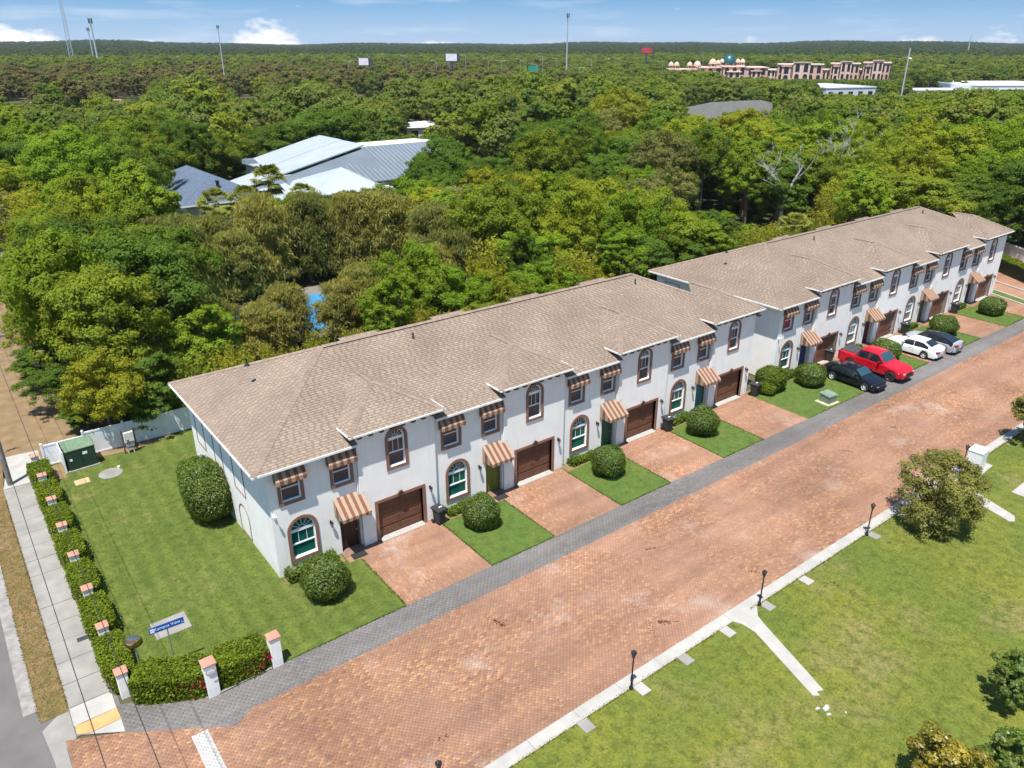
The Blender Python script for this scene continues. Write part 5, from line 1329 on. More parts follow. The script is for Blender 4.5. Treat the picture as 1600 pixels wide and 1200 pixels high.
# small drifts of fallen leaves on the paving
P = []
for (x, y), k in zip([(13.15, -14.17), (16.79, -9.73), (6.89, -9.45), (21.34, -16.1), (22.14, -17.48), (41.38, -10.37), (35.35, -10.14), (19.74, -14.42), (1.1, -13.4), (12.23, -14.45)], (60, 26, 70, 30, 22, 34, 26, 20, 18, 16)):
    a = rng.uniform(0, 6.28); q = rng.normal(size=(k, 2)) * np.array([.26, .07]); P.append(np.stack([x + q[:,0]*math.cos(a) - q[:,1]*math.sin(a), y + q[:,0]*math.sin(a) + q[:,1]*math.cos(a), rng.uniform(.006, .02, k)], 1))
P.append(np.stack([rng.uniform(-4, 60, 90), rng.uniform(-15.4, -7.6, 90), np.full(90, .008)], 1))
P = np.concatenate(P); o = put('leaf_litter', leaf_mesh('leaf_litter', P, rng.normal(size=(len(P),3))*.35 + np.array([0,0,1]), rng.uniform(.025,.055,len(P)), leaf_mat('fallen leaves', (.13,.055,.03), var=.5, patch=(1.3,1,.9)))); tag(o, kind='stuff')
# ------------------------------------------------------------------ street furniture
M_blk = mat('black painted iron', (.018,.018,.02), .45, .2)
M_blu = mat('dark blue-grey lantern glass', (.10,.12,.14), .15)  # one even dark blue-grey tint
def lamp_post():
    t = thing('lamp_post', '', 'lamp post', group='black lamp posts along the kerb')
    b = MB(); b.lathe([(.10,0),(.10,.04),(.06,.10),(.045,.14),(.035,.4),(.032,1.62),(.045,1.66),(.03,1.70)], 10); b.build('post', M_blk, t, True)
    b = MB(); b.bbox(-.10,.10,-.06,.06,.46,.50,.01); b.lathe([(.05,.40),(.06,.46),(.05,.52)], 8); b.build('collar', M_blk, t)
    b = MB(); b.lathe([(.06,1.70),(.075,1.72),(.06,1.74)], 6)
    for a in range(6):
        c, s_ = math.cos(a*math.pi/3), math.sin(a*math.pi/3); b.tube([(.06*c,.06*s_,1.72),(.115*c,.115*s_,1.93)], .009, 4)
    b.lathe([(.135,1.925),(.14,1.94),(.07,2.02),(.03,2.04),(.02,2.09),(0,2.10)], 6); hd = b.build('lantern', M_blk, t)
    b = MB(); b.lathe([(.05,1.73),(.10,1.925)], 6); b.build('lantern_glass', M_blu, hd)
    return t
lp = lamp_post()
LPL = ['at the bottom edge of the picture with only its lantern in view', 'just left of where the broken concrete path leaves the kerb', 'just past the mouth of the broken concrete path', 'halfway between the path mouth and the ragged tree', 'behind the ragged tree by the white cabinet']
for i, (x, y) in enumerate(((-.35,-15.75),(8.95,-16.12),(17.73,-16.15),(27.36,-16.18),(38.4,-16.2))):
    o = lp if i == 0 else copy_tree(lp); o.location = (x, y, .03); o['label'] = 'black lamp post ' + LPL[i]; o.rotation_euler = (0, 0, i*.7)

M_bin = mat('black bin plastic', (.028,.028,.032), .5); M_sticker = mat('white sticker', (.75,.75,.74), .5)
def bin_():
    t = thing('trash_bin', '', 'trash bin', group='black wheeled trash bins by the garages')
    b = MB(); b.loft([[(x*(.22+.07*k), y*(.24+.09*k)-.0, .08+.86*k) for x, y in ((-1,-.85),(-.85,-1),(.85,-1),(1,-.85),(1,.85),(.85,1),(-.85,1),(-1,.85))] for k in (0,.5,.93,1)]); b.bbox(-.31,.31,-.36,.36,.90,.96,.02); b.build('tub', M_bin, t)
    b = MB(); b.loft([[(x*.33, y*.38+.02, .96) for x, y in ((-1,-1),(1,-1),(1,1),(-1,1))], [(x*.33, y*.38+.02, 1.0) for x, y in ((-1,-1),(1,-1),(1,1),(-1,1))], [(x*.26, y*.30+.02, 1.06) for x, y in ((-1,-1),(1,-1),(1,1),(-1,1))]]); ld = b.build('lid', M_bin, t)
    b = MB(); b.box(-.05,.17,-.08,.0,1.061,1.066); b.build('sticker', M_sticker, ld)
    b = MB(); b.tube([(-.26,.42,.98),(.26,.42,.98)], .018, 6); b.tube([(-.26,.36,.95),(-.26,.42,.98)], .016, 6); b.tube([(.26,.36,.95),(.26,.42,.98)], .016, 6); b.build('handle', M_bin, t)
    for sx in (-1, 1):
        b = MB(); b.lathe([(.0,-.03),(.12,-.03),(.13,0),(.12,.03),(0,.03)], 14, (sx*.27,.27,.13), ax='x'); b.build('wheel', M_blk, t)
    return t
bn = bin_(); BL = ['beside the first garage of the nearer row', 'beside the third garage of the nearer row', 'at the last garage of the nearer row, by the corner shrub', 'behind the black sedan at the first garage of the farther row', 'beside the second garage of the farther row, behind the silver sedan', 'beside the third garage of the farther row']
for i, (x, y, rz) in enumerate(((9.15,-.75,.15),(28.1,-.78,-.1),(37.95,-.85,.1),(49.0,-.3,.2),(60.8,-.75,0),(70.7,-.75,-.1))):
    o = bn if i == 0 else copy_tree(bn); o.location = (x, y, .005); o.rotation_euler = (0, 0, rz); o['label'] = 'black wheeled trash bin ' + BL[i]

M_dgreen = mat('dark green steel', (.018,.045,.028), .5, var=.15, scale=2); M_lgreen = mat('pale green steel', (.15,.21,.15), .55, var=.15, scale=2)
t = thing('transformer_box', 'large dark green transformer box at the fence corner', 'transformer', (-5.72, 19.0, 0), R(3), 'utility boxes')
b = MB(); b.bbox(-.95,.95,-.75,.75,-.05,.08,.02); b.build('concrete_base', M_conc2, t)
b = MB(); b.bbox(-.84,.84,-.62,.62,.08,1.42,.03); b.build('cabinet', M_dgreen, t)
b = MB(); b.loft([[(-.88,-.68,1.40),(.88,-.68,1.40),(.88,.66,1.40),(-.88,.66,1.40)], [(-.88,-.68,1.46),(.88,-.68,1.46),(.88,.66,1.52),(-.88,.66,1.52)], [(-.80,-.56,1.58),(.80,-.56,1.58),(.80,.6,1.64),(-.80,.6,1.64)]]); b.build('lid', mat('faded green lid', (.13,.20,.12), .6, var=.2, scale=3), t)
for x0, x1 in ((-.82,-.02),(.02,.82)):
    b = MB(); b.bbox(x0, x1, -.66, -.615, .12, 1.36, .012); d = b.build('door', M_dgreen, t)
    b = MB(); b.bbox(*((.08,.36) if x0 > 0 else (-.70,-.55)), -.672, -.655, *((.98,1.16) if x0 > 0 else (.72,.88)), .003); b.build('sticker', M_sticker, d)
    if x0 > 0: b = MB(); b.tube([(.06,-.66,.55),(.06,-.71,.62),(.06,-.66,.74)], .016, 6); b.build('handle', M_blk, d)
t = thing('meter_pedestal', 'white electric meter box on two posts before the white fence', 'meter box', (-2.75, 18.75, 0), R(4), 'utility boxes')
b = MB(); b.bbox(-.3,.3,-.13,.08,.85,1.55,.025); b.build('meter_cabinet', mat('off white steel', (.62,.62,.60), .5, var=.1), t)
b = MB(); b.bbox(-.26,.26,-.10,.06,.50,.84,.02); b.build('lower_box', mat('grey steel', (.30,.33,.36), .5), t)
for sx in (-.17, .17):
    b = MB(); b.tube([(sx,-.02,-.05),(sx,-.02,.52)], .045, 8); b.build('conduit', mat('grey pipe', (.45,.45,.44), .5), t)
b = MB(); b.bbox(-.42,-.34,-.02,.06,0,1.75,.01); b.bbox(.34,.42,-.02,.06,0,1.75,.01); b.bbox(-.42,.42,0,.05,1.45,1.58,.01); b.build('frame', mat('brown timber', (.10,.06,.045), .8), t)
b = MB(); b.bbox(-.19,-.05,-.16,-.128,.92,1.04,.01); b.build('red_tag', mat('red tag', (.45,.03,.03), .5), t)
t = thing('utility_box', 'small pale green utility box on a pad in the first lawn of the farther row', 'utility box', (41.4,-4.95,0), R(-4), 'utility boxes')
b = MB(); b.bbox(-.75,.65,-.62,.6,-.03,.07,.02); b.build('concrete_base', mat('tan pad', (.42,.35,.25), .85, var=.2), t)
b = MB(); b.loft([[(-.48,-.42,.07),(.48,-.42,.07),(.48,.42,.07),(-.48,.42,.07)], [(-.48,-.42,.62),(.48,-.42,.62),(.48,.42,.70),(-.48,.42,.70)]]); b.build('cabinet', M_lgreen, t)
b = MB(); b.loft([[(-.52,-.48,.60),(.52,-.48,.60),(.52,.46,.69),(-.52,.46,.69)], [(-.50,-.45,.68),(.50,-.45,.68),(.50,.44,.77),(-.50,.44,.77)]]); b.build('lid', M_lgreen, t)
b = MB(); b.bbox(-.40,.40,-.45,-.42,.14,.56,.01); b.build('door', M_lgreen, t)
t = thing('control_cabinet', 'white upright control cabinet on a concrete pad beside the road kerb', 'cabinet', (40.1,-16.3,0), R(3), 'utility boxes')
b = MB(); b.bbox(-.9,.95,-.75,.6,-.04,.06,.02); b.build('concrete_base', M_conc, t)
b = MB(); b.bbox(-.55,.55,-.42,.42,.06,1.22,.02); b.build('cabinet', mat('white steel', (.70,.71,.72), .4), t)
b = MB(); b.bbox(-.58,.58,-.45,.45,1.22,1.27,.015); b.build('lid', mat('white steel', (.70,.71,.72), .4), t)
b = MB(); b.bbox(-.5,.5,-.445,-.42,.12,1.16,.01); d = b.build('door', mat('white steel', (.70,.71,.72), .4), t); b = MB(); b.tube([(.4,-.445,.6),(.4,-.48,.62),(.4,-.48,.74),(.4,-.445,.76)], .012, 6); b.build('handle', M_blk, d)
b = MB(); b.lathe([(0,0),(.68,0),(.70,.03),(.66,.045),(0,.05)], 26); b.build('manhole_cover', M_conc2, None, loc=(-4.5,16.6,0)); tag(bpy.data.objects['manhole_cover'], 'round concrete manhole cover set in the left lawn', 'manhole cover')
t = thing('cleanout_pipe', 'short white cleanout pipe at the edge of the manhole cover', 'pipe', (-3.95,16.9,0)); b = MB(); b.lathe([(.07,-.02),(.07,.14),(.085,.14),(.085,.2),(0,.21)], 12); b.build('pipe', M_sash, t)
t = thing('yard_vent', 'short cream vent cap standing in the lawn by the end wall', 'vent', (-.75,14.3,0)); b = MB(); b.lathe([(.10,-.02),(.10,.16),(.17,.17),(.17,.30),(.12,.34),(0,.35)], 14); b.build('vent_cap', mat('cream plastic', (.62,.56,.42), .5), t)
b = MB(); b.bbox(-.42,.42,-.34,.34,-.02,.035,.012); tag(b.build('ground_lid', mat('tan lid', (.42,.30,.17), .85, var=.2), loc=(-6.15,16.6,0)), 'small tan square lid in the lawn before the transformer', 'lid')
b = MB(); b.bbox(-.78,.78,-.68,.62,-.02,.04,.015); tag(b.build('concrete_pad', M_conc2, loc=(-5.45,-.25,0)), 'wide concrete pad in the lawn behind the street sign', 'concrete pad')
for i, (x, y, s) in enumerate(((14.55,-21.75,.18),(14.25,-21.55,.1),(14.35,-22.0,.09),(15.0,-22.35,.05))):
    b = MB(); k = 7; b.loft([[(s*(.9+.3*math.sin(j*2.1+i))*r_*math.cos(6.283*j/k), s*(.8+.3*math.cos(j*1.7+i))*r_*math.sin(6.283*j/k), z*s) for j in range(k)] for r_, z in ((1,-.2),(1.05,.3),(.6,.75))])
    tag(b.build('stone', mat('pale rubble', (.42,.40,.36), .9, var=.2)), ['largest', 'flat', 'narrow', 'tiny outlying'][i] + ' white broken stone in the grass beyond the path end', 'stone', 'broken white stones', None).location = (x, y, 0)

for pts in ([(-4.7,19.3),(-2.2,19.1),(-.6,19.5),(.6,20.0),(-4.8,20.05)], [(-7.5,17.9),(-6.8,17.6),(-6.75,19.9),(-7.5,19.9)]): flat('mulch_bed', pts, .008, M_dirt)
# street name sign
M_blue = mat('blue sign', (.012,.085,.36), .4); M_wht = mat('white lettering', (.78,.80,.82), .5); M_galv = mat('galvanised steel', (.42,.45,.47), .4, .6)
t = thing('street_sign', 'blue street name sign reading Kampus View on a thin steel post', 'street sign', (-6.02,-3.15,0), R(-3))
b = MB(); b.tube([(0,.02,-.1),(0,.02,2.2)], .03, 8); b.build('post', M_galv, t)
b = MB(); b.bbox(-.70,.70,-.012,.012,2.14,2.46,.006); bd = b.build('sign_board', M_blue, t)
b = MB(); b.bbox(-.66,-.50,-.016,-.012,2.20,2.28,.001); b.bbox(-.66,-.50,-.016,-.012,2.31,2.39,.001); b.build('emblem', M_wht, bd)
def text(name, body, size, loc, m, parent, rx=R(90), rz=0, ext=.002):
    cu = bpy.data.curves.new(name, 'FONT'); cu.body = body; cu.size = size; cu.extrude = ext; cu.align_x = 'CENTER'; cu.align_y = 'CENTER'; cu.materials.append(m)
    tmp = bpy.data.objects.new(name + '_tmp', cu); COL.objects.link(tmp); bpy.context.view_layer.update()
    me = bpy.data.meshes.new_from_object(tmp.evaluated_get(bpy.context.evaluated_depsgraph_get())); bpy.data.objects.remove(tmp)
    me.materials.clear(); me.materials.append(m)
    o = put(name, me, parent, loc); o.rotation_euler = (rx, 0, rz); return o
text('lettering', 'Kampus View', .19, (.02,-.0165,2.31), M_wht, bd)
text('lettering', 'Ct', .09, (.62,-.0165,2.24), M_wht, bd)
# convex mirror
t = thing('traffic_mirror', 'round convex traffic mirror on a post behind the corner hedge', 'mirror', (-7.35,-2.95,0))
b = MB(); b.tube([(0,0,-.1),(0,0,1.95)], .03, 8); b.build('post', M_galv, t)
b = MB(); b.lathe([(.0,.13),(.12,.115),(.22,.08),(.30,.03),(.335,0)], 24); mo = b.build('mirror_dome', mat('mirror chrome', (.50,.43,.36), .08, 1.0), t, True); mo.location = (0,-.06,2.05); mo.rotation_euler = Vector((-.25,-.95,-.02)).to_track_quat('Z', 'Y').to_euler()
b = MB(); b.lathe([(.335,-.01),(.355,0),(.335,.015),(.325,0),(.335,-.01)], 24); b.build('rim', mat('dark rim', (.08,.05,.04), .5), mo, True)

# white vinyl fence: panels between posts
M_vinyl = mat('white vinyl fence', (.74,.75,.76), .5, var=.06)
t = thing('vinyl_fence', 'tall white vinyl privacy fence joining the sidewalk to the back of the nearer row', 'fence', (-7.6,20.1,0), R(-1.2))
for i in range(9):
    x0 = i*2.42; h = 1.72 if i else 1.5
    b = MB(); b.bbox(x0-.065, x0+.065, -.065, .065, -.05, h+.10, .008); b.lathe([(.095,h+.10),(.095,h+.12),(.0,h+.19)], 4, (x0,0,0)); b.build('fence_post', M_vinyl, t)
    if i < 8:
        b = MB(); b.bbox(x0+.065, x0+2.355, -.02, .02, .08, h-.05, .005)
        for k in range(13): b.box(x0+.1+k*.175, x0+.108+k*.175, -.024, -.02, .16, h-.13)
        b.bbox(x0+.065, x0+2.355, -.035, .035, h-.13, h-.0, .006); b.bbox(x0+.065, x0+2.355, -.035, .035, .04, .16, .006)
        b.build('fence_panel', M_vinyl, t)
b = MB(); b.bbox(-.03,.03,-.03,.03,0,1.4,.005)
t = thing('side_fence', 'short white vinyl fence panel turning beside the transformer', 'fence', (-6.72,18.35,0), R(90))
for i in range(2): b = MB(); b.bbox(i*1.7-.06, i*1.7+.06, -.06,.06,-.05,1.5,.008); b.build('fence_post', M_vinyl, t)
b = MB(); b.bbox(.06,1.64,-.02,.02,.06,1.42,.005); b.bbox(.06,1.64,-.03,.03,1.34,1.44,.005); b.build('fence_panel', M_vinyl, t)

# utility poles and overhead lines
M_pole = mat('weathered pole', (.20,.18,.16), .9, var=.3, scale=3)
for i, y in enumerate((18.9, 62.0)):
    t = thing('utility_pole', 'grey wooden utility pole at the sidewalk bend on the left edge' if i == 0 else 'grey wooden utility pole further up the street beside the clearing', 'utility pole', (-9.75, y, 0), 0, 'utility poles')
    b = MB(); b.tube([(0,0,-.3),(0,0,10.4)], [.17,.12], 12); b.build('shaft', M_pole, t, True)
    b = MB(); b.bbox(-1.3,1.9,-.06,.06,9.35,9.5,.01); b.build('crossarm', M_pole, t)
    for x in (0, 1.05, 1.6): b = MB(); b.lathe([(.03,9.5),(.05,9.55),(.03,9.62)], 8, (x,0,0)); b.build('insulator', M_sash, t)
M_cable = mat('black cable', (.025,.025,.028), .6)
for i, (dx, nm) in enumerate(((0,'running over the sidewalk'),(1.05,'running over the sidewalk hedge'))):
    pts = []
    for (ya, yb) in ((-48,18.9),(18.9,62.0)):
        for k in range(13):
            q = k/12; pts.append((-9.75+dx, ya+(yb-ya)*q, 9.62 - 1.1*4*q*(1-q)*(.6 if ya < 0 else .4) if True else 0))
    b = MB(); b.tube(pts, .013, 5); o = b.build('overhead_cable', M_cable); tag(o, f'thin black overhead cable {nm}', 'cable', 'overhead cables')
b = MB(); b.tube([(-9.75,-48.0,10.0),(-9.75,-48.0,-.2)], [.12,.17], 10); o = b.build('utility_pole', M_pole); tag(o, 'grey wooden utility pole down the street behind the viewer', 'utility pole', 'utility poles')
t = thing('warning_sign', 'yellow diamond warning sign on a post behind the utility pole', 'road sign', (-9.72,23.7,0))
b = MB(); b.tube([(0,.03,-.1),(0,.03,2.9)], .03, 8); b.build('post', M_galv, t)
b = MB(); b.add([(0,0,1.75),(.48,0,2.25),(0,0,2.75),(-.48,0,2.25),(0,.012,1.75),(.48,.012,2.25),(0,.012,2.75),(-.48,.012,2.25)], [[0,1,2,3],[7,6,5,4],[0,4,5,1],[1,5,6,2],[2,6,7,3],[3,7,4,0]]); sb = b.build('sign_plate', mat('yellow sign', (.62,.34,.01), .4), t)
b = MB(); b.lathe([(0,-.004),(.13,-.004),(.13,0)], 16, (0,-.002,2.2), ax='y'); b.build('red_disc', mat('red symbol', (.45,.02,.01), .5), sb)

# swimming pool seen between the pines
M_water = mat('pool water', (.035,.20,.42), .08, col2=(.06,.27,.50), scale=.8, spec=.6)
flat('pool_deck', [(6,31.5),(33.5,31.5),(33.5,47.5),(6,47.5)], .03, mat('pool deck', (.17,.155,.13), .85, var=.2))
flat('pool_water', [(9,33.5),(30,33.5),(30,44.5),(9,44.5)], .05, M_water)

# ------------------------------------------------------------------ cars
M_carglass = mat('car glass', (.012,.016,.022), .05, spec=.9); M_wind = mat('windscreen glass', (.02,.055,.07), .05, spec=.9)
M_tyre = mat('tyre rubber', (.02,.02,.02), .85); M_rim = mat('alloy rim', (.72,.72,.74), .35, .1); M_rimd = mat('dark rim metal', (.06,.06,.065), .35, .8)
M_under = mat('car underside', (.012,.012,.012), .9); M_red = mat('tail lamp', (.22,.01,.012), .2); M_head = mat('head lamp', (.55,.58,.60), .1, .3); M_plate = mat('number plate', (.65,.67,.68), .5)
def paint(n, c, r=.3, metal=.0): return mat(n, c, r, metal, coat=.3, spec=.4)
def lerp(tb, x):
    for i in range(len(tb)-1):
        (a, p), (b, q) = tb[i], tb[i+1]
        if a <= x <= b:
            k = (x-a)/(b-a); return p + (q-p)*k
    return tb[0][1] if x < tb[0][0] else tb[-1][1]
def car(name, label, cat, loc, rz, m, top, wid, belt, wheels, rw, cab, W, roofm=None, tonneau=None, rimm=None, base=.24, group='parked cars on the driveways'):
    """x points to the nose. top = upper outline of hood/deck; wid = half width; belt = shoulder height; cab = (cowl x, roof front x, roof rear x, rear glass foot x, roof z, roof half width)"""
    t = thing(name, label, cat, loc, rz, group)
    x0, x1 = top[0][0], top[-1][0]
    xs = sorted(set([x0 + (x1-x0)*i/44 for i in range(45)] + [w + d for w in wheels for d in np.linspace(-rw*1.2, rw*1.2, 13)])); ra = rw*1.17
    b = MB(); rings = []
    for x in xs:
        zt, hw, zs = lerp(top, x), lerp(wid, x), min(lerp(belt, x), lerp(top, x)-.03); zb = base + (.10 if x > x1-.12 or x < x0+.12 else 0)
        for w in wheels:
            if abs(x-w) < ra: zb = max(zb, rw + math.sqrt(max(0, ra**2-(x-w)**2)))
        zb = min(zb, zs-.05); zm = zb + (zs-zb)*.55
        rings.append([(x,s*hw*f,z) for s, f, z in ((-1,.97,zb),(-1,1.0,zm),(-1,.975,zs),(-1,.86,zt),(-1,.45,zt+.025),(1,.45,zt+.025),(1,.86,zt),(1,.975,zs),(1,1.0,zm),(1,.97,zb))])
    b.loft(rings, 0, True, False); b.poly(rings[0]); b.poly(rings[-1]); b.build('body', m, t, True)
    b = MB(); b.box(x0+.2, x1-.2, -W/2+.10, W/2-.10, base-.04, base+.55 if not tonneau else base+.5)
    b.build('underbody', M_under, t)
    cw, f0, f1, rr_, zr, rhw = cab; zc, zq = lerp(top, cw)-.01, lerp(top, rr_)-.01; bw = lerp(wid, (cw+rr_)/2)*.95
    nS = 9; b = MB(); rg = []
    prof = [(cw, zc, bw*.93, 0)] 
    def side(x):
        """cabin section: foot half width, roof half width, roof height at x"""
        if x > f0: k = max(0, (cw-x)/(cw-f0)); return zc + (zr-.03-zc)*k**.92
        if x < f1: k = max(0, (x-rr_)/(f1-rr_)); return zq + (zr-.03-zq)*k**.9
        q = (x-f1)/(f0-f1); return zr-.03 + .03*math.sin(math.pi*q)
    xs2 = [cw + (rr_-cw)*i/26 for i in range(27)]
    for x in xs2:
        z = side(x); zf = min(lerp(belt, x)-.02, lerp(top, x)-.02); k = max(0.0, (z-zf)/(zr-zf)); hw = bw + (rhw-bw)*k
        rg.append([(x,-bw,zf),(x,-(hw+.02),z-.05*k),(x,-hw*.86,z+.005),(x,0,z+.03*k),(x,hw*.86,z+.005),(x,hw+.02,z-.05*k),(x,bw,zf)])
    b.loft(rg, 0, False, False); b.build('cabin', roofm or m, t, True)
    def gl(nm, quads, mm=M_carglass):
        g = MB()
        for q in quads: g.poly(q)
        g.build(nm, mm, t)
    def panel(xa, za, wa, xb, zb_, wb, off):      # glass on the windscreen / rear window slope
        n = Vector((zb_-za, 0, -(xb-xa))).normalized();  n = n if n.z > 0 else -n; d = n*off; r = []
        N_ = 6
        for i in range(N_):
            p, q = i/N_, (i+1)/N_; pts = []
            for s_, k in ((-1,p),(1,p),(1,q),(-1,q)):
                x = xa+(xb-xa)*k; z = side(x)+.014; w = wa+(wb-wa)*k; pts.append((x+d.x, s_*w, z+d.z))
            r.append(pts)
        return r
    k0, k1 = .10, .93; xa, xb = cw+(f0-cw)*k0, cw+(f0-cw)*k1
    gl('windscreen', panel(xa, 0, bw*.86, xb, 0, rhw*.88, .018), M_wind)
    xa, xb = rr_+(f1-rr_)*k0, rr_+(f1-rr_)*k1
    gl('rear_window', panel(xa, 0, bw*.80, xb, 0, rhw*.88, .018))
    # side windows split by the middle pillar
    xm = (f0+f1)/2 + .05; lo = .14
    for s_ in (-1, 1):
        for a, c in ((cw + (f0-cw)*.26, xm+.02), (xm-.02, rr_ + (f1-rr_)*.34)):
            qs = []; N_ = 5
            for i in range(N_):
                xA, xB = a+(c-a)*i/N_, a+(c-a)*(i+1)/N_; pts = []
                for x, up in ((xA,0),(xB,0),(xB,1),(xA,1)):
                    z = side(x)-.05*1; zf = min(lerp(belt, x), lerp(top, x))+.03; zt_ = max(zf+.01, z-.045); zz_ = zt_ if up else zf
                    zfoot = zf-.05; kk = (zz_-zfoot)/max(.05, (side(x)-.05-zfoot)); hwx = bw + ((rhw+.02)-bw)*((side(x)-zfoot)/(zr-zfoot))*1.0
                    pts.append((x, s_*(bw + (hwx-bw)*kk + .012), zz_))
                qs.append(pts)
            gl('side_window', qs)
    for w in wheels:
        for s_ in (-1, 1):
            wo = put('wheel', None, t, (w, s_*(W/2-.085), rw)); tw = .11
            b = MB(); b.lathe([(rw*.64,-tw),(rw*.94,-tw),(rw,-tw*.7),(rw,tw*.7),(rw*.94,tw),(rw*.64,tw),(rw*.64,-tw)], 24, ax='y'); b.f = b.f[:-2]; b.m = b.m[:-2]; b.a = b.a[:-2]; b.build('tyre', M_tyre, wo, True)
            b = MB(); b.lathe([(0,s_*.085),(rw*.16,s_*.095),(rw*.60,s_*.080),(rw*.655,s_*.108),(rw*.66,s_*.06),(0,s_*.05)], 22, ax='y')
            for k in range(5):
                a0 = 6.283*k/5; pts = [(rw*r_*math.cos(a0+da), s_*.0965 if r_ < .4 else s_*.0925, rw*r_*math.sin(a0+da)) for r_, da in ((.26,-.2),(.55,-.40),(.57,0),(.55,.40),(.26,.2))]; b.poly(pts, 1)
            b.build('rim', [rimm or M_rim, M_under], wo)
    nz_, tz = lerp(top, x1-.1), lerp(top, x0+.1)
    for s_ in (-1, 1):
        b = MB(); hw = lerp(wid, x1-.12); b.loft([[(x1-.42, s_*(lerp(wid,x1-.42)*.98+.01), nz_-.02),(x1-.42, s_*(lerp(wid,x1-.42)*.99+.01), nz_-.16),(x1-.42,s_*.62*hw,nz_-.02)], [(x1-.05, s_*hw*.86, nz_-.08),(x1-.05, s_*hw*.86, nz_-.2),(x1-.02,s_*.58*hw,nz_-.1)]]); b.build('headlight', M_head, t)
        b = MB(); hw = lerp(wid, x0+.1); b.bbox(x0-.015, x0+.25, *sorted((s_*hw*.55, s_*(hw+.012))), tz-.24, tz-.08, .02); b.build('taillight', M_red, t)
        b = MB(); b.loft([[(cw-.35, s_*(bw+.02), zc+.06),(cw-.5, s_*(bw+.02), zc+.06),(cw-.5, s_*(bw+.02), zc+.16),(cw-.35, s_*(bw+.02), zc+.16)], [(cw-.33, s_*(bw+.24), zc+.05),(cw-.46, s_*(bw+.24), zc+.05),(cw-.46, s_*(bw+.24), zc+.2),(cw-.33, s_*(bw+.24), zc+.2)]]); b.build('side_mirror', m, t)
        for xh in ((cw+f1)/2 - .05, f1 - .15):
            b = MB(); b.bbox(xh-.1, xh+.1, *sorted((s_*lerp(wid, xh)*.99, s_*(lerp(wid, xh)*.99+.03))), lerp(belt, xh)-.12, lerp(belt, xh)-.085, .008); b.build('door_handle', m, t)
        b = MB()                                                          # door shut lines
        for xl in (cw-.15, xm, f1-.35):
            hw = lerp(wid, xl); b.box(xl-.006, xl+.006, *sorted((s_*hw*.985, s_*(hw*1.002+.003))), base+.12, lerp(belt, xl)-.04)
        b.build('door_seam', M_under, t)
    b = MB(); b.bbox(x1-.06, x1+.02, -.52*lerp(wid,x1-.1), .52*lerp(wid,x1-.1), nz_-.30, nz_-.10, .02); b.build('grille', M_under, t)
    b = MB(); b.bbox(x1-.05, x1+.012, -.75*lerp(wid,x1-.1), .75*lerp(wid,x1-.1), base+.06, base+.16, .02); b.build('lower_intake', M_under, t)
    b = MB(); b.bbox(x0-.02, x0+.02, -.16, .16, tz-.42, tz-.30, .006); b.build('number_plate', M_plate, t)
    if tonneau:
        ta, tb, tz_ = tonneau
        for k in range(3):
            xa = ta + (tb-ta)*k/3; xb = ta + (tb-ta)*(k+1)/3 - .03; b = MB(); b.bbox(xa, xb, -W/2+.14, W/2-.14, tz_, tz_+.05, .015); b.build('bed_cover', mat('black tonneau panel', (.045,.048,.055), .6), t)
        for xh in (ta - .05, ta-.02): pass
    return t
sed_top = [(-2.42,.80),(-2.3,1.0),(-1.9,1.06),(-1.5,1.06),(0,1.0),(1.0,.98),(1.6,.90),(2.1,.80),(2.35,.68),(2.43,.52)]
sed_wid = [(-2.42,.72),(-2.25,.84),(-1.8,.905),(-.8,.925),(1.2,.925),(1.8,.90),(2.15,.83),(2.35,.72),(2.43,.60)]
sed_belt = [(-2.42,.70),(-2.1,.86),(-1,.90),(.9,.86),(1.7,.76),(2.3,.60),(2.43,.48)]
DN = R(-90); UP = R(90)
car('black_sedan', 'black sedan parked nose out beside the red pickup', 'car', (46.35,-4.15,0), DN - R(2), paint('black car paint', (.004,.005,.009), .18), sed_top, sed_wid, sed_belt, (1.45,-1.38), .335, (1.05,.32,-.95,-1.86,1.46,.68), 1.85)
tr_top = [(-2.9,1.05),(-2.85,1.32),(-2.0,1.33),(-1.4,1.33),(1.1,1.26),(1.5,1.24),(2.3,1.18),(2.7,1.08),(2.86,.92),(2.9,.7)]
tr_wid = [(-2.9,.92),(-2.7,.98),(-1,1.0),(1.5,1.0),(2.2,.99),(2.6,.93),(2.85,.82),(2.9,.75)]
tr_belt = [(-2.9,1.0),(-2.7,1.22),(-1,1.2),(1.2,1.16),(2.2,1.05),(2.8,.85),(2.9,.66)]
car('red_pickup', 'bright red crew cab pickup truck with a black bed cover', 'pickup truck', (49.85,-3.95,0), DN - R(1.5), paint('red car paint', (.45,.006,.020)), tr_top, tr_wid, tr_belt, (1.85,-1.72), .41, (1.2,.5,-1.0,-1.36,1.95,.80), 2.0, tonneau=(-2.80,-1.42,1.335), rimm=M_rimd, base=.42)
w_top = [(-2.38,.78),(-2.25,1.02),(-1.9,1.08),(-1.5,1.07),(0,1.0),(1.0,.99),(1.6,.92),(2.1,.82),(2.3,.70),(2.38,.52)]
w_wid = [(-2.38,.74),(-2.2,.85),(-1.8,.89),(-.8,.905),(1.2,.905),(1.8,.88),(2.1,.82),(2.3,.72),(2.38,.6)]
car('white_sedan', 'white sedan parked nose in with its tail towards the road', 'car', (56.75,-3.7,0), UP + R(1), paint('white car paint', (.78,.79,.80)), w_top, w_wid, sed_belt, (1.38,-1.28), .325, (1.0,.34,-1.02,-1.78,1.46,.68), 1.8)
s_top = [(-2.45,.82),(-2.38,1.06),(-2.1,1.09),(-1.6,1.06),(0,.98),(1.1,.94),(1.7,.86),(2.2,.75),(2.4,.62),(2.46,.5)]
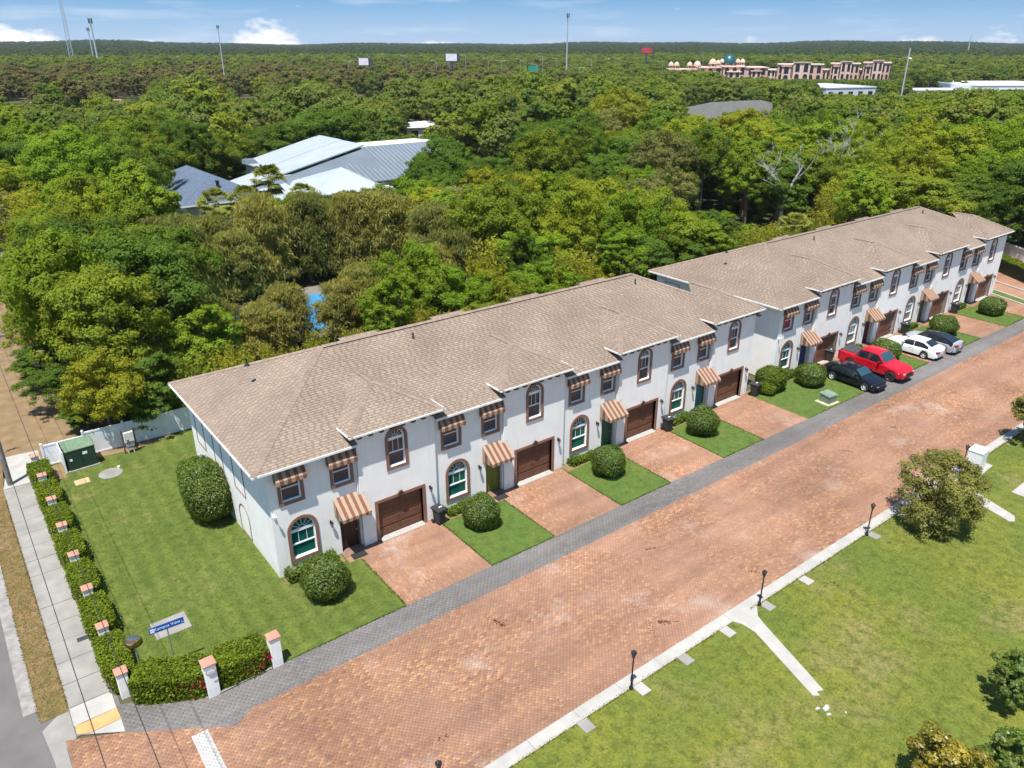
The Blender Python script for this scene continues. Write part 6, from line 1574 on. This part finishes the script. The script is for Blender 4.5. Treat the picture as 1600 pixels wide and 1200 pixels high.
car('silver_sedan', 'silver fastback sedan with a black glass roof parked beside the white sedan', 'car', (59.35,-3.95,0), UP + R(1), paint('silver car paint', (.50,.53,.56), .35, .5), s_top, sed_wid, sed_belt, (1.48,-1.36), .345, (1.2,.42,-.75,-2.12,1.45,.68), 1.87, roofm=paint('black glass roof', (.012,.013,.016), .08), rimm=M_rimd)
# ------------------------------------------------------------------ far buildings and masts
M_metal = mat('pale metal roofing', (.38,.42,.455), .45, .15, var=.10, scale=.3); M_metal2 = mat('metal roofing dull reflection tone', (.135,.16,.19), .5, .15, var=.12, scale=.3); M_slate = mat('blue grey shingles', (.075,.105,.155), .9, var=.22, scale=1.5)  # second metal: same roofing, dull reflection of its slopes put into a darker colour
M_rib = mat('roof seam', (.38,.42,.45), .5, .2); M_wallg = mat('pale block wall', (.50,.49,.46), .9, var=.1); M_dark = mat('dark window', (.02,.025,.03), .15)
def at(u, d):
    """ground point at the bearing of a picture column, d metres out"""
    lo, hi = R(HEAD)-R(40), R(HEAD)+R(40)
    for _ in range(40):
        m_ = (lo+hi)/2; uu = float(proj(CX + d*math.cos(m_), CY + d*math.sin(m_), 12)[0])
        if uu > u: lo = m_
        else: hi = m_
    return CX + d*math.cos(lo), CY + d*math.sin(lo)
def gable_part(root, name, mname, pts, m, ribs=None, thick=.18):
    """one sloping roof plane with thickness and standing seams; pts counter-clockwise from the eave"""
    P = [Vector(p) for p in pts]; b = MB(); n = len(P)
    top = [tuple(p) for p in P]; bot = [(p.x, p.y, p.z-thick) for p in P]
    b.add(top + bot, [list(range(n)), list(range(2*n-1, n-1, -1))] + [[i, i+n, (i+1) % n + n, (i+1) % n] for i in range(n)])
    o = b.build(name, m, root)
    if ribs:
        e = (P[1]-P[0]); L = e.length; e.normalize(); nn = (P[1]-P[0]).cross(P[-1]-P[0]).normalized(); nn = nn if nn.z > 0 else -nn; s = nn.cross(e)
        Q = [((p-P[0]).dot(e), (p-P[0]).dot(s)) for p in P]; rb = MB(); umin, umax = min(q[0] for q in Q), max(q[0] for q in Q); u = umin + ribs*.5
        while u < umax:
            cut = []
            for i in range(n):
                (a, c), (d, f) = Q[i], Q[(i+1) % n]
                if (a-u)*(d-u) < 0: cut.append(c + (f-c)*(u-a)/(d-a))
            if len(cut) >= 2:
                a, c = min(cut), max(cut); p, q = P[0]+e*u+s*a, P[0]+e*u+s*c
                rb.add([tuple(p-e*.03+nn*.0), tuple(p+e*.03), tuple(q+e*.03), tuple(q-e*.03), tuple(p-e*.02+nn*.035), tuple(p+e*.02+nn*.035), tuple(q+e*.02+nn*.035), tuple(q-e*.02+nn*.035)], [[4,5,6,7],[0,1,5,4],[1,2,6,5],[2,3,7,6],[3,0,4,7]])
            u += ribs
        if rb.f: q_ = rb.build('seams', M_rib, o); q_['kind'] = 'stuff'
    return o
h = thing('school_hall', 'large hall with pale standing seam metal roofs among the trees', 'building', (0,0,0), 0, 'school buildings')
zr_ = lambda x: 6.3 + .248*(x - 36)
gable_part(h, 'roof', '', [(x, y, zr_(x)) for x, y in ((36,104.3),(36,95.0),(50.5,95.0),(50.5,104.3))], M_metal, .8)
gable_part(h, 'roof', '', [(x, y, zr_(x) - .06) for x, y in ((30.2,95.0),(30.2,87.6),(50.5,86.6),(50.5,95.0))], M_metal, .8)
gable_part(h, 'roof', '', [(35,79.5,4.7),(50.5,79.5,6.0),(50.5,86.5,9.3),(31.5,86.9,4.7)], M_metal2, .8)
gable_part(h, 'roof', '', [(40,77.5,5.4),(66,77.5,5.4),(66,88.4,9.2),(50.6,88.4,9.2)], M_metal2, .8)
gable_part(h, 'roof', '', [(66,97,8.9),(50.6,97,8.9),(50.6,88.5,9.3),(66,88.5,9.3)], mat('white flat roofing', (.62,.62,.61), .7), None)
ap_ = (43.0, 80.2, 7.6)
for p, q in (((35.6,74.2,4.9),(46.8,72.4,4.9)), ((46.8,72.4,4.9),(50.4,85.5,4.9)), ((34.2,86,4.9),(35.6,74.2,4.9))): gable_part(h, 'roof', '', [p, q, ap_], M_metal, .7)
ap_ = (34.4, 81.5, 5.9)
for p, q in (((30.0,77.6,4.3),(35.4,76.6,4.3)), ((29.6,86,4.3),(30.0,77.6,4.3))): gable_part(h, 'roof', '', [p, q, ap_], M_metal, .7)
b = MB(); b.box(36.5,50.3,87,104,0,6.1); b.box(30.8,36.4,88,94.6,0,4.5); b.box(41,65.5,78,96.5,0,5.0); b.box(36,49.6,75.2,85,0,4.6); b.box(30.6,35.2,78.2,85.8,0,4.1); b.build('wall', M_wallg, h)
b = MB(); b.loft([[(33.8,96.2,7.0),(36,96.2,7.0),(36,98,7.4),(33.8,98,7.4)], [(34,96.5,7.6),(35.6,96.5,7.6),(35.6,97.8,7.7),(34,97.8,7.7)]]); b.build('roof_vent', M_metal2, h)
for k in range(5): b = MB(); b.box(36.5+k*2.6, 38+k*2.6, 74.85, 74.9, 1, 3.2); b.build('window', M_dark, h)
h = thing('hipped_building', 'low building with a blue-grey hipped shingle roof behind the cabbage palms', 'building', (0,0,0), 0, 'school buildings')
x0, x1, y0, y1, ze, zr = 18.6, 31.0, 79.2, 103, 4.6, 7.6
A_, B_, C_, D_, E_, F_ = (x0,y0,ze),(x1,y0,ze),(x1,y1,ze),(x0,y1,ze),((x0+x1)/2,y0+6.2,zr),((x0+x1)/2,y1-6.2,zr)
for pts in ((A_,B_,E_),(B_,C_,F_,E_),(C_,D_,F_),(D_,A_,E_,F_)): gable_part(h, 'roof', '', pts, M_slate)
sh = MB(); shingle_plane(sh, (A_,B_,E_), (1,0,0), .9, .45); shingle_plane(sh, (D_,A_,E_,F_), (0,-1,0), .9, .45); o = sh.build('shingles', mat('blue grey tabs', (.08,.11,.16), .9, attr=.25), h); o['kind'] = 'stuff'
b = MB(); b.box(x0+.7,x1-.7,y0+.7,y1-.7,0,4.5); b.build('wall', M_wallg, h); b = MB(); b.box(x0-.05,x1+.05,y0-.08,y0+.02,ze-.22,ze-.02); b.box(x0-.08,x0+.02,y0,y1,ze-.22,ze-.02); b.build('gutter', M_sash, h)
for k in range(4): b = MB(); b.box(x0+1.5+k*2.7, x0+2.9+k*2.7, y0+.64, y0+.70, 1.0, 2.8); b.build('window', M_dark, h)
b = MB(); b.lathe([(.25,6),(.25,6.9),(.32,6.9),(.3,7.1),(0,7.1)], 10, (24.7,82.3,0)); b.build('roof_vent', M_dark, h)

def slab_building(name, label, x0, x1, y0, y1, hgt, mw, mr, rz=0, win=6, par=.5, floors=1, group=None, awn=None):
    """flat-roofed building with parapet and windows built in the wall"""
    t = thing(name, label, 'building', (x0, y0, 0), rz, group); L, D = x1-x0, y1-y0
    b = MB(); b.box(0,L,0,D,0,hgt); b.build('wall', mw, t)
    b = MB(); b.box(-.2,L+.2,-.2,.2,hgt,hgt+par); b.box(-.2,L+.2,D-.2,D+.2,hgt,hgt+par); b.box(-.2,.2,.2,D-.2,hgt,hgt+par); b.box(L-.2,L+.2,.2,D-.2,hgt,hgt+par); b.build('parapet', mw, t)
    b = MB(); b.box(.2,L-.2,.2,D-.2,hgt,hgt+.12); b.build('roof', mr, t)
    for f in range(floors):
        for k in range(win):
            w = L/win; z0 = hgt*(f+.22)/floors; z1 = hgt*(f+.80)/floors
            b = MB(); b.box(w*k+w*.28, w*k+w*.72, -.12, .06, z0, z1); b.build('window', M_dark, t)
    for f in range(floors):
        for k in range(max(2, int(D/(L/win)))):
            n_ = max(2, int(D/(L/win))); w = D/n_; z0 = hgt*(f+.22)/floors; z1 = hgt*(f+.80)/floors
            b = MB(); b.box(-.12, .06, w*k+w*.3, w*k+w*.7, z0, z1); b.build('window', M_dark, t)
    return t
M_wroof = mat('white membrane roof', (.74,.74,.73), .7, var=.06, scale=.1); M_wwall = mat('pale warehouse wall', (.52,.55,.58), .8)
def slab_at(name, label, u0, d0, u1, d1, D, *a, **k):
    (xa, ya), (xb, yb) = at(u0, d0), at(u1, d1); rz = math.atan2(yb-ya, xb-xa); return slab_building(name, label, xa, xa + math.hypot(xb-xa, yb-ya), ya, ya + D, a[0], a[1], a[2], rz, *a[3:], **k)
slab_at('warehouse', 'long white flat-roofed warehouse half hidden by the woods below the pink buildings', 1294, 385, 1372, 402, 34, 7, M_wwall, M_wroof, 5, group='white flat roofs')
slab_at('warehouse', 'big white flat-roofed building at the right edge of the woods', 1528, 425, 1680, 450, 40, 7.5, mat('white warehouse wall', (.74,.75,.76), .7), M_wroof, 1, group='white flat roofs')
slab_at('warehouse', 'narrow white flat roof between the two larger white roofs', 1425, 412, 1524, 428, 16, 5.4, M_wwall, M_wroof, 5, group='white flat roofs')
# grey shingled roof among the trees
def hip_house(name, label, x, y, L, D, he, hr, rz, mr, mw, group, win=4, extra=None):
    t = thing(name, label, 'house' if L < 30 else 'building', (x, y, 0), rz, group); o_ = .5; k = min(L, D)/2 + o_
    A_, B_, C_, D_ = (-o_,-o_,he),(L+o_,-o_,he),(L+o_,D+o_,he),(-o_,D+o_,he)
    E_, F_ = ((k-o_, D/2, hr), (L+o_-k, D/2, hr)) if L >= D else ((L/2, k-o_, hr), (L/2, D+o_-k, hr))
    planes = ((A_,B_,F_,E_),(B_,C_,F_),(C_,D_,E_,F_),(D_,A_,E_)) if L >= D else ((A_,B_,E_),(B_,C_,F_,E_),(C_,D_,F_),(D_,A_,E_,F_))
    for p in planes: gable_part(t, 'roof', '', p, mr)
    b = MB(); b.box(0,L,0,D,0,he-.1); b.build('wall', mw, t)
    for j in range(win): w = L/win; b = MB(); b.box(w*j+w*.3,w*j+w*.7,-.08,.05,.9,he-.9); b.build('window', M_dark, t)
    for j in range(2): w = D/2; b = MB(); b.box(-.08,.05,w*j+w*.3,w*j+w*.7,.9,he-.9); b.build('window', M_dark, t)
    return t
M_grs = mat('grey brown shingles', (.10,.097,.092), .9, var=.2, scale=.8); M_rds = mat('reddish roof', (.30,.17,.125), .9, var=.2, scale=.8); M_ors = mat('orange tile roof', (.50,.21,.11), .85, var=.2, scale=.8); M_cream = mat('cream wall', (.62,.58,.50), .9)
hip_house('hipped_roof_building', 'long grey-brown hipped roof showing between treetops right of the middle', 168, 112, 44, 24, 5.5, 9.3, R(-8), M_grs, M_cream, 'roofs among the trees', 8)
hip_house('white_house', 'small white flat-roofed house above the metal roofed hall', 98, 155, 13, 12, 4.6, 5.6, R(-20), mat('pale roof', (.62,.60,.58), .8), M_cream, 'roofs among the trees', 3)
for i, (u, v, z, L, lb) in enumerate(((31,152,6,16,'leftmost reddish roof half hidden in the treetops'),(124,163,6,12,'small reddish roof second from the left in the treetops'),(206,145,6,22,'widest reddish roof with a white gable front in the treetops'),(388,148,6,12,'small reddish roof by the yellow-green crowns'),(571,143,6,18,'brown roof with a white gable end in the middle woods'))):
    xx, yy = ((34,333),(47,283),(82,335),(135,297),(213,275))[i]
    hip_house('red_roofed_house', lb, xx, yy, L, L*.6, 4.0, 7.0, R(-30+i*9), M_rds if i < 4 else M_grs, M_cream, 'roofs among the trees', 4)
hip_house('orange_roofed_house', 'orange tiled roof at the far right edge', 585, 195, 40, 26, 6, 9.5, R(5), M_ors, M_cream, 'roofs among the trees', 6)
slab_at('office_building', 'low building with a teal roof left of the dark billboard', 618, 520, 642, 524, 16, 8, M_cream, mat('teal metal roof', (.16,.33,.36), .5), 6, group='highway shops')
for i, (u0, u1, d, hh, lb) in enumerate(((634, 666, 420, 4.5, 'long white roadside roof left of the dark billboard'), (690, 790, 420, 4.5, 'long white roadside roof behind the dark billboard'), (504, 538, 520, 6.5, 'white shop roof among the brown treetops left of centre'))):
    slab_at('roadside_shop', lb, u0, d, u1, d + 4, 12, hh, mat('white shop wall', (.72,.70,.66), .8), M_wroof, 6, group='highway shops')
for i, (u, d) in enumerate(((18, 760), (262, 900), (300, 700), (395, 980), (470, 840), (545, 1150), (860, 900), (925, 760), (1022, 980), (1230, 1050), (1395, 860), (1440, 1000), (1540, 1250))):
    xa, ya = at(u, d); L_ = 18 + (i*7) % 16
    hip_house('far_house', f'pale roof far out in the woods, {ordinal(i)} of the far roofs from the left', xa, ya, L_, L_*.5, 9.5, 13.0 if i % 3 else 11.0, R(HEAD-90+(i*37) % 50-25), (M_cream, mat('pale far roof', (.55,.52,.48), .8), M_grs)[i % 3], M_cream, 'far roofs in the woods', 2)
# the pink mall with its domed pavilions
M_pink = mat('pink stucco', (.58,.37,.295), .9, var=.14, scale=.15); M_pink2 = mat('light pink stucco', (.66,.46,.38), .9, var=.12, scale=.15); M_dome = mat('cream dome', (.52,.40,.31), .7); M_tdome = mat('teal dome', (.02,.09,.095), .35, .3); M_paleroof = mat('pale terracotta roof', (.58,.42,.34), .9, var=.15, scale=.2)
_a, _b = at(1047, 575), at(1213, 585); _k = math.hypot(_b[0]-_a[0], _b[1]-_a[1]) / 222.0
t = thing('domed_mall', 'sprawling pink mall with cream domed pavilions and one teal dome', 'mall', (*_a, 0), math.atan2(_b[1]-_a[1], _b[0]-_a[0]), 'pink mall buildings')
def blk(x0, x1, y0, y1, z, m=M_pink, rm=M_paleroof, fl=2, win=None):
    b = MB(); b.box(x0,x1,y0,y1,0,z); b.build('wall', m, t); b = MB(); b.box(x0-.6,x1+.6,y0-.6,y1+.6,z,z+.5); b.build('roof', rm, t)
    n = win or max(2, int((x1-x0)/5))
    for k in range(n):
        w = (x1-x0)/n; c = x0+w*(k+.5)
        for f in range(fl):
            zb, zh = z*f/fl + .8, z/fl*.70; b = MB(); b.sheet([arch(c, w*.26, zb, zb+zh-w*.26*.6)], lambda a, q, d: (a, y0-.15+d, q), .3); b.build('window', M_dark, t)
def pavilion(x, y, z, r, m=M_dome, h=4):
    b = MB(); b.lathe([(r*1.15,z+h),(r*1.2,z+h+.2),(r*.98,z+h+.3),(r*.98,z+h+.6),(r*.82,z+h+r*.55+.5),(r*.52,z+h+r*.88+.5),(r*.16,z+h+r*1.05+.5),(.12,z+h+r*1.1+.6),(0,z+h+r*1.2+1.2)], 16, (x,y,0)); d = b.build('dome', m, t, True)
    for k in range(6):
        a = 6.283*k/6; b = MB(); b.tube([(x+r*.9*math.cos(a),y+r*.9*math.sin(a),z),(x+r*.9*math.cos(a),y+r*.9*math.sin(a),z+h)], r*.13, 6); b.build('column', M_pink2, t)
    b = MB(); b.lathe([(r*1.1,z),(r*1.1,z+.4)], 12, (x,y,0)); b.build('pavilion_base', M_pink2, t)
for x0, x1, y0, y1, z, m in ((0,62,4,26,8.5,M_pink2),(22,44,-4,4,6.5,M_pink),(62,112,2,28,9.8,M_pink),(66,92,-6,2,7.0,M_pink2),(112,160,-2,26,10.5,M_pink),(120,146,-8,-2,7.5,M_pink2),(160,205,-2,26,10,M_pink),(205,222,0,22,8.5,M_pink2),(170,190,-5,-2,8,M_pink2)): blk(x0*_k, x1*_k, y0, y1, z, m)
for x, y, z, r in ((4,7,9,1.9),(16,7,9,1.9),(44,7,9,1.9),(60,7,9,2.5),(92,6,10.3,2.6),(106,12,10.3,1.7),(116,16,11,1.7),(150,16,11,1.7),(160,16,11,1.7)): pavilion(x*_k, y, z, r, h=2.0)
pavilion(132*_k, 18, 11, 5.2, M_tdome, 1.5)
for i, (u0, u1, lb) in enumerate(((1216, 1287, 'two-storey pink building with arched upper windows right of the domed mall'),(1299, 1344, 'pink block standing between two pink buildings with arched windows'),(1350, 1392, 'rightmost pink building beside the tall white mast'))):
    (xa, ya), (xb, yb) = at(u0, 606 + 12*i), at(u1, 606 + 12*i); w_ = math.hypot(xb-xa, yb-ya)
    t = thing('pink_building', lb, 'building', (xa, ya, 0), math.atan2(yb-ya, xb-xa), 'pink mall buildings')
    blk(0, w_, 0, 24, 11.5 + i*.5, M_pink, M_paleroof, 2, 6); blk(-5, 0, 2, 20, 8, M_pink2, M_paleroof, 1, 2); blk(w_*.35, w_*.72, -3, 0, 13+i*.5, M_pink2, M_paleroof, 2, 2); blk(w_*.1, w_*.3, -2, 0, 10.5, M_pink2, M_paleroof, 2, 1)
# billboards, masts, light poles
M_steel = mat('light steel', (.52,.54,.56), .5, .4); M_bb = mat('dark billboard frame', (.05,.06,.08), .6); M_bbw = mat('billboard sheet', (.70,.68,.72), .6, var=.15, scale=.3); M_bbr = mat('red billboard sheet', (.45,.05,.05), .6, var=.2, scale=.3)
def billboard(u, d, zc, w, h, ms, label):
    x, y = at(u, d); t = thing('billboard', label, 'billboard', (x, y, 0), R(HEAD-90), 'billboards')
    b = MB(); b.tube([(0,0,0),(0,0,zc-h/2)], .7, 10); b.build('pole', M_bb, t); b = MB(); b.box(-w/2,w/2,-.6,.6,zc-h/2,zc+h/2); b.box(w/2-.1,w/2+1.2,-.8,1.4,zc-h/2-.2,zc+h/2+.1); b.build('frame', M_bb, t)
    b = MB(); b.box(-w/2+.3,w/2-.3,-.7,-.605,zc-h/2+.3,zc+h/2-.3); b.build('poster', ms, t)
billboard(706, 430, 18.5, 6.2, 4.0, M_bbw, 'tall dark billboard with a pale poster above the trees left of centre')
billboard(569, 500, 15.2, 6.2, 4.4, M_bbw, 'lower pale billboard half sunk in the brown treetops')
billboard(1009, 600, 20.5, 8.0, 4.2, M_bbr, 'red and white billboard right of the tall white mast')
def mast(u, d, ztop, r, label, name='mast', heads=False, lattice=False):
    x, y = at(u, d); z0 = float(ground_h(x, y)); t = thing(name, label, 'mast', (x, y, z0), R(HEAD-90), 'masts on the horizon')
    b = MB()
    if lattice:
        w = r*2.4; H_ = ztop-z0
        for sx, sy in ((-1,-1),(1,-1),(0,1)): b.tube([(sx*w,sy*w,0),(sx*w*.5,sy*w*.5,H_)], r*.33, 5)
        n = 16
        for k in range(n):
            q0, q1 = 1-.5*k/n, 1-.5*(k+1)/n
            for (ax_, ay_), (bx_, by_) in (((-1,-1),(1,-1)),((1,-1),(0,1)),((0,1),(-1,-1))): b.tube([(ax_*w*q0,ay_*w*q0,H_*k/n),(bx_*w*q1,by_*w*q1,H_*(k+1)/n)], r*.18, 4)
        b.build('lattice', M_steel, t)
    else:
        b.tube([(0,0,0),(0,0,ztop-z0)], [r, r*.7], 8); b.build('shaft', M_steel, t)
    if heads:
        for k in range(3):
            a = 6.283*k/3; b = MB(); b.box(r*1.5*math.cos(a)-r*.5, r*1.5*math.cos(a)+r*.5, r*1.5*math.sin(a)-r*.4, r*1.5*math.sin(a)+r*.4, ztop-z0-r*4.5, ztop-z0); b.build('antenna_panel', M_bb, t)
mast(114, 900, 62, .9, 'tallest lattice radio tower at the far left', 'radio_tower', lattice=True)
mast(153, 800, 44.5, .9, 'slim radio mast with antenna head right of the lattice tower', 'radio_mast', True); mast(146, 980, 40, .7, 'short thin radio mast beside the slim one', 'radio_mast', True)
mast(350, 430, 33, .32, 'thin mast with a small head above the brown treetops', 'radio_mast', True)
mast(885, 420, 38.5, .42, 'tall white monopole mast near the middle of the horizon', 'radio_mast', True); mast(1412, 330, 23.5, .34, 'white mast in front of the woods right of the pink buildings', 'mast', False)
mast(1512, 1500, 38, .9, 'faint white mast on the right horizon', 'mast', False)
def light_pole(u, d, ztop, r, label, arm=1.5, two=False):
    x, y = at(u, d); t = thing('light_pole', label, 'light pole', (x, y, 0), R(HEAD-90), 'light poles')
    b = MB(); b.tube([(0,0,0),(0,0,ztop-.4)], [r, r*.7], 8); b.build('shaft', M_steel, t)
    for s_ in ((-1,1) if two else (-1,)):
        b = MB(); b.tube([(0,0,ztop-.4),(s_*arm*.5,0,ztop-.05),(s_*arm,0,ztop)], r*.5, 5); b.box(min(s_*arm, s_*arm*1.5), max(s_*arm, s_*arm*1.5), -.2,.2,ztop-.08,ztop+.06); b.build('lamp_head', M_steel, t)
light_pole(1105, 130, 5.4, .10, 'grey light pole with one lamp head among the bamboo behind the rows', .8)
light_pole(793, 195, 7.0, .11, 'grey light pole in the woods right of the metal roofs', .9)
for i, (u, d, z) in enumerate(((545,430,17),(635,470,19),(682,430,17),(728,400,20),(763,440,18),(783,430,17),(813,420,18),(822,420,17),(839,400,16),(848,440,19),(905,420,14),(870,500,17),(924,470,17),(1035,470,16),(1098,560,20))):
    light_pole(u, d, z, .10, f'slender light pole on the far highway, {ordinal(i)} from the left', 2.0, i % 5 == 0)
x, y = at(833, 400); t = thing('highway_sign', 'small teal-green highway sign among the light poles', 'highway sign', (x, y, 0), R(HEAD-90)); b = MB(); b.box(-2.2,2.2,-.1,.1,12.6,15.2); b.build('sign_panel', mat('teal sign', (.02,.25,.17), .5), t); b = MB(); b.tube([(2.0,.2,0),(2.0,.2,15)], .25, 6); b.build('post', M_steel, t)
x, y = 88.5, 42; flat('bare_ground', [(74,39),(84,39),(86,48),(76,50)], .02, M_dirt)
M_shop = mat('street lamp glass', (.5,.5,.5), .3)

# ------------------------------------------------------------------ the air
b = MB(); b.box(-6500, 6500, -6500, 6500, -1.2, 78)
hz = b.build('haze', None); hz.data.materials.clear()
m = bpy.data.materials.new('thin haze'); m.use_nodes = True; n, l = m.node_tree.nodes, m.node_tree.links
n.remove(n['Principled BSDF']); pv = n.new('ShaderNodeVolumePrincipled')
pv.inputs['Color'].default_value = (.80, .88, 1.0, 1); pv.inputs['Density'].default_value = 0.00007; pv.inputs['Anisotropy'].default_value = .25
l.new(pv.outputs[0], n['Material Output'].inputs['Volume']); hz.data.materials.append(m)
tag(hz, kind='stuff')
S.cycles.volume_bounces = 0
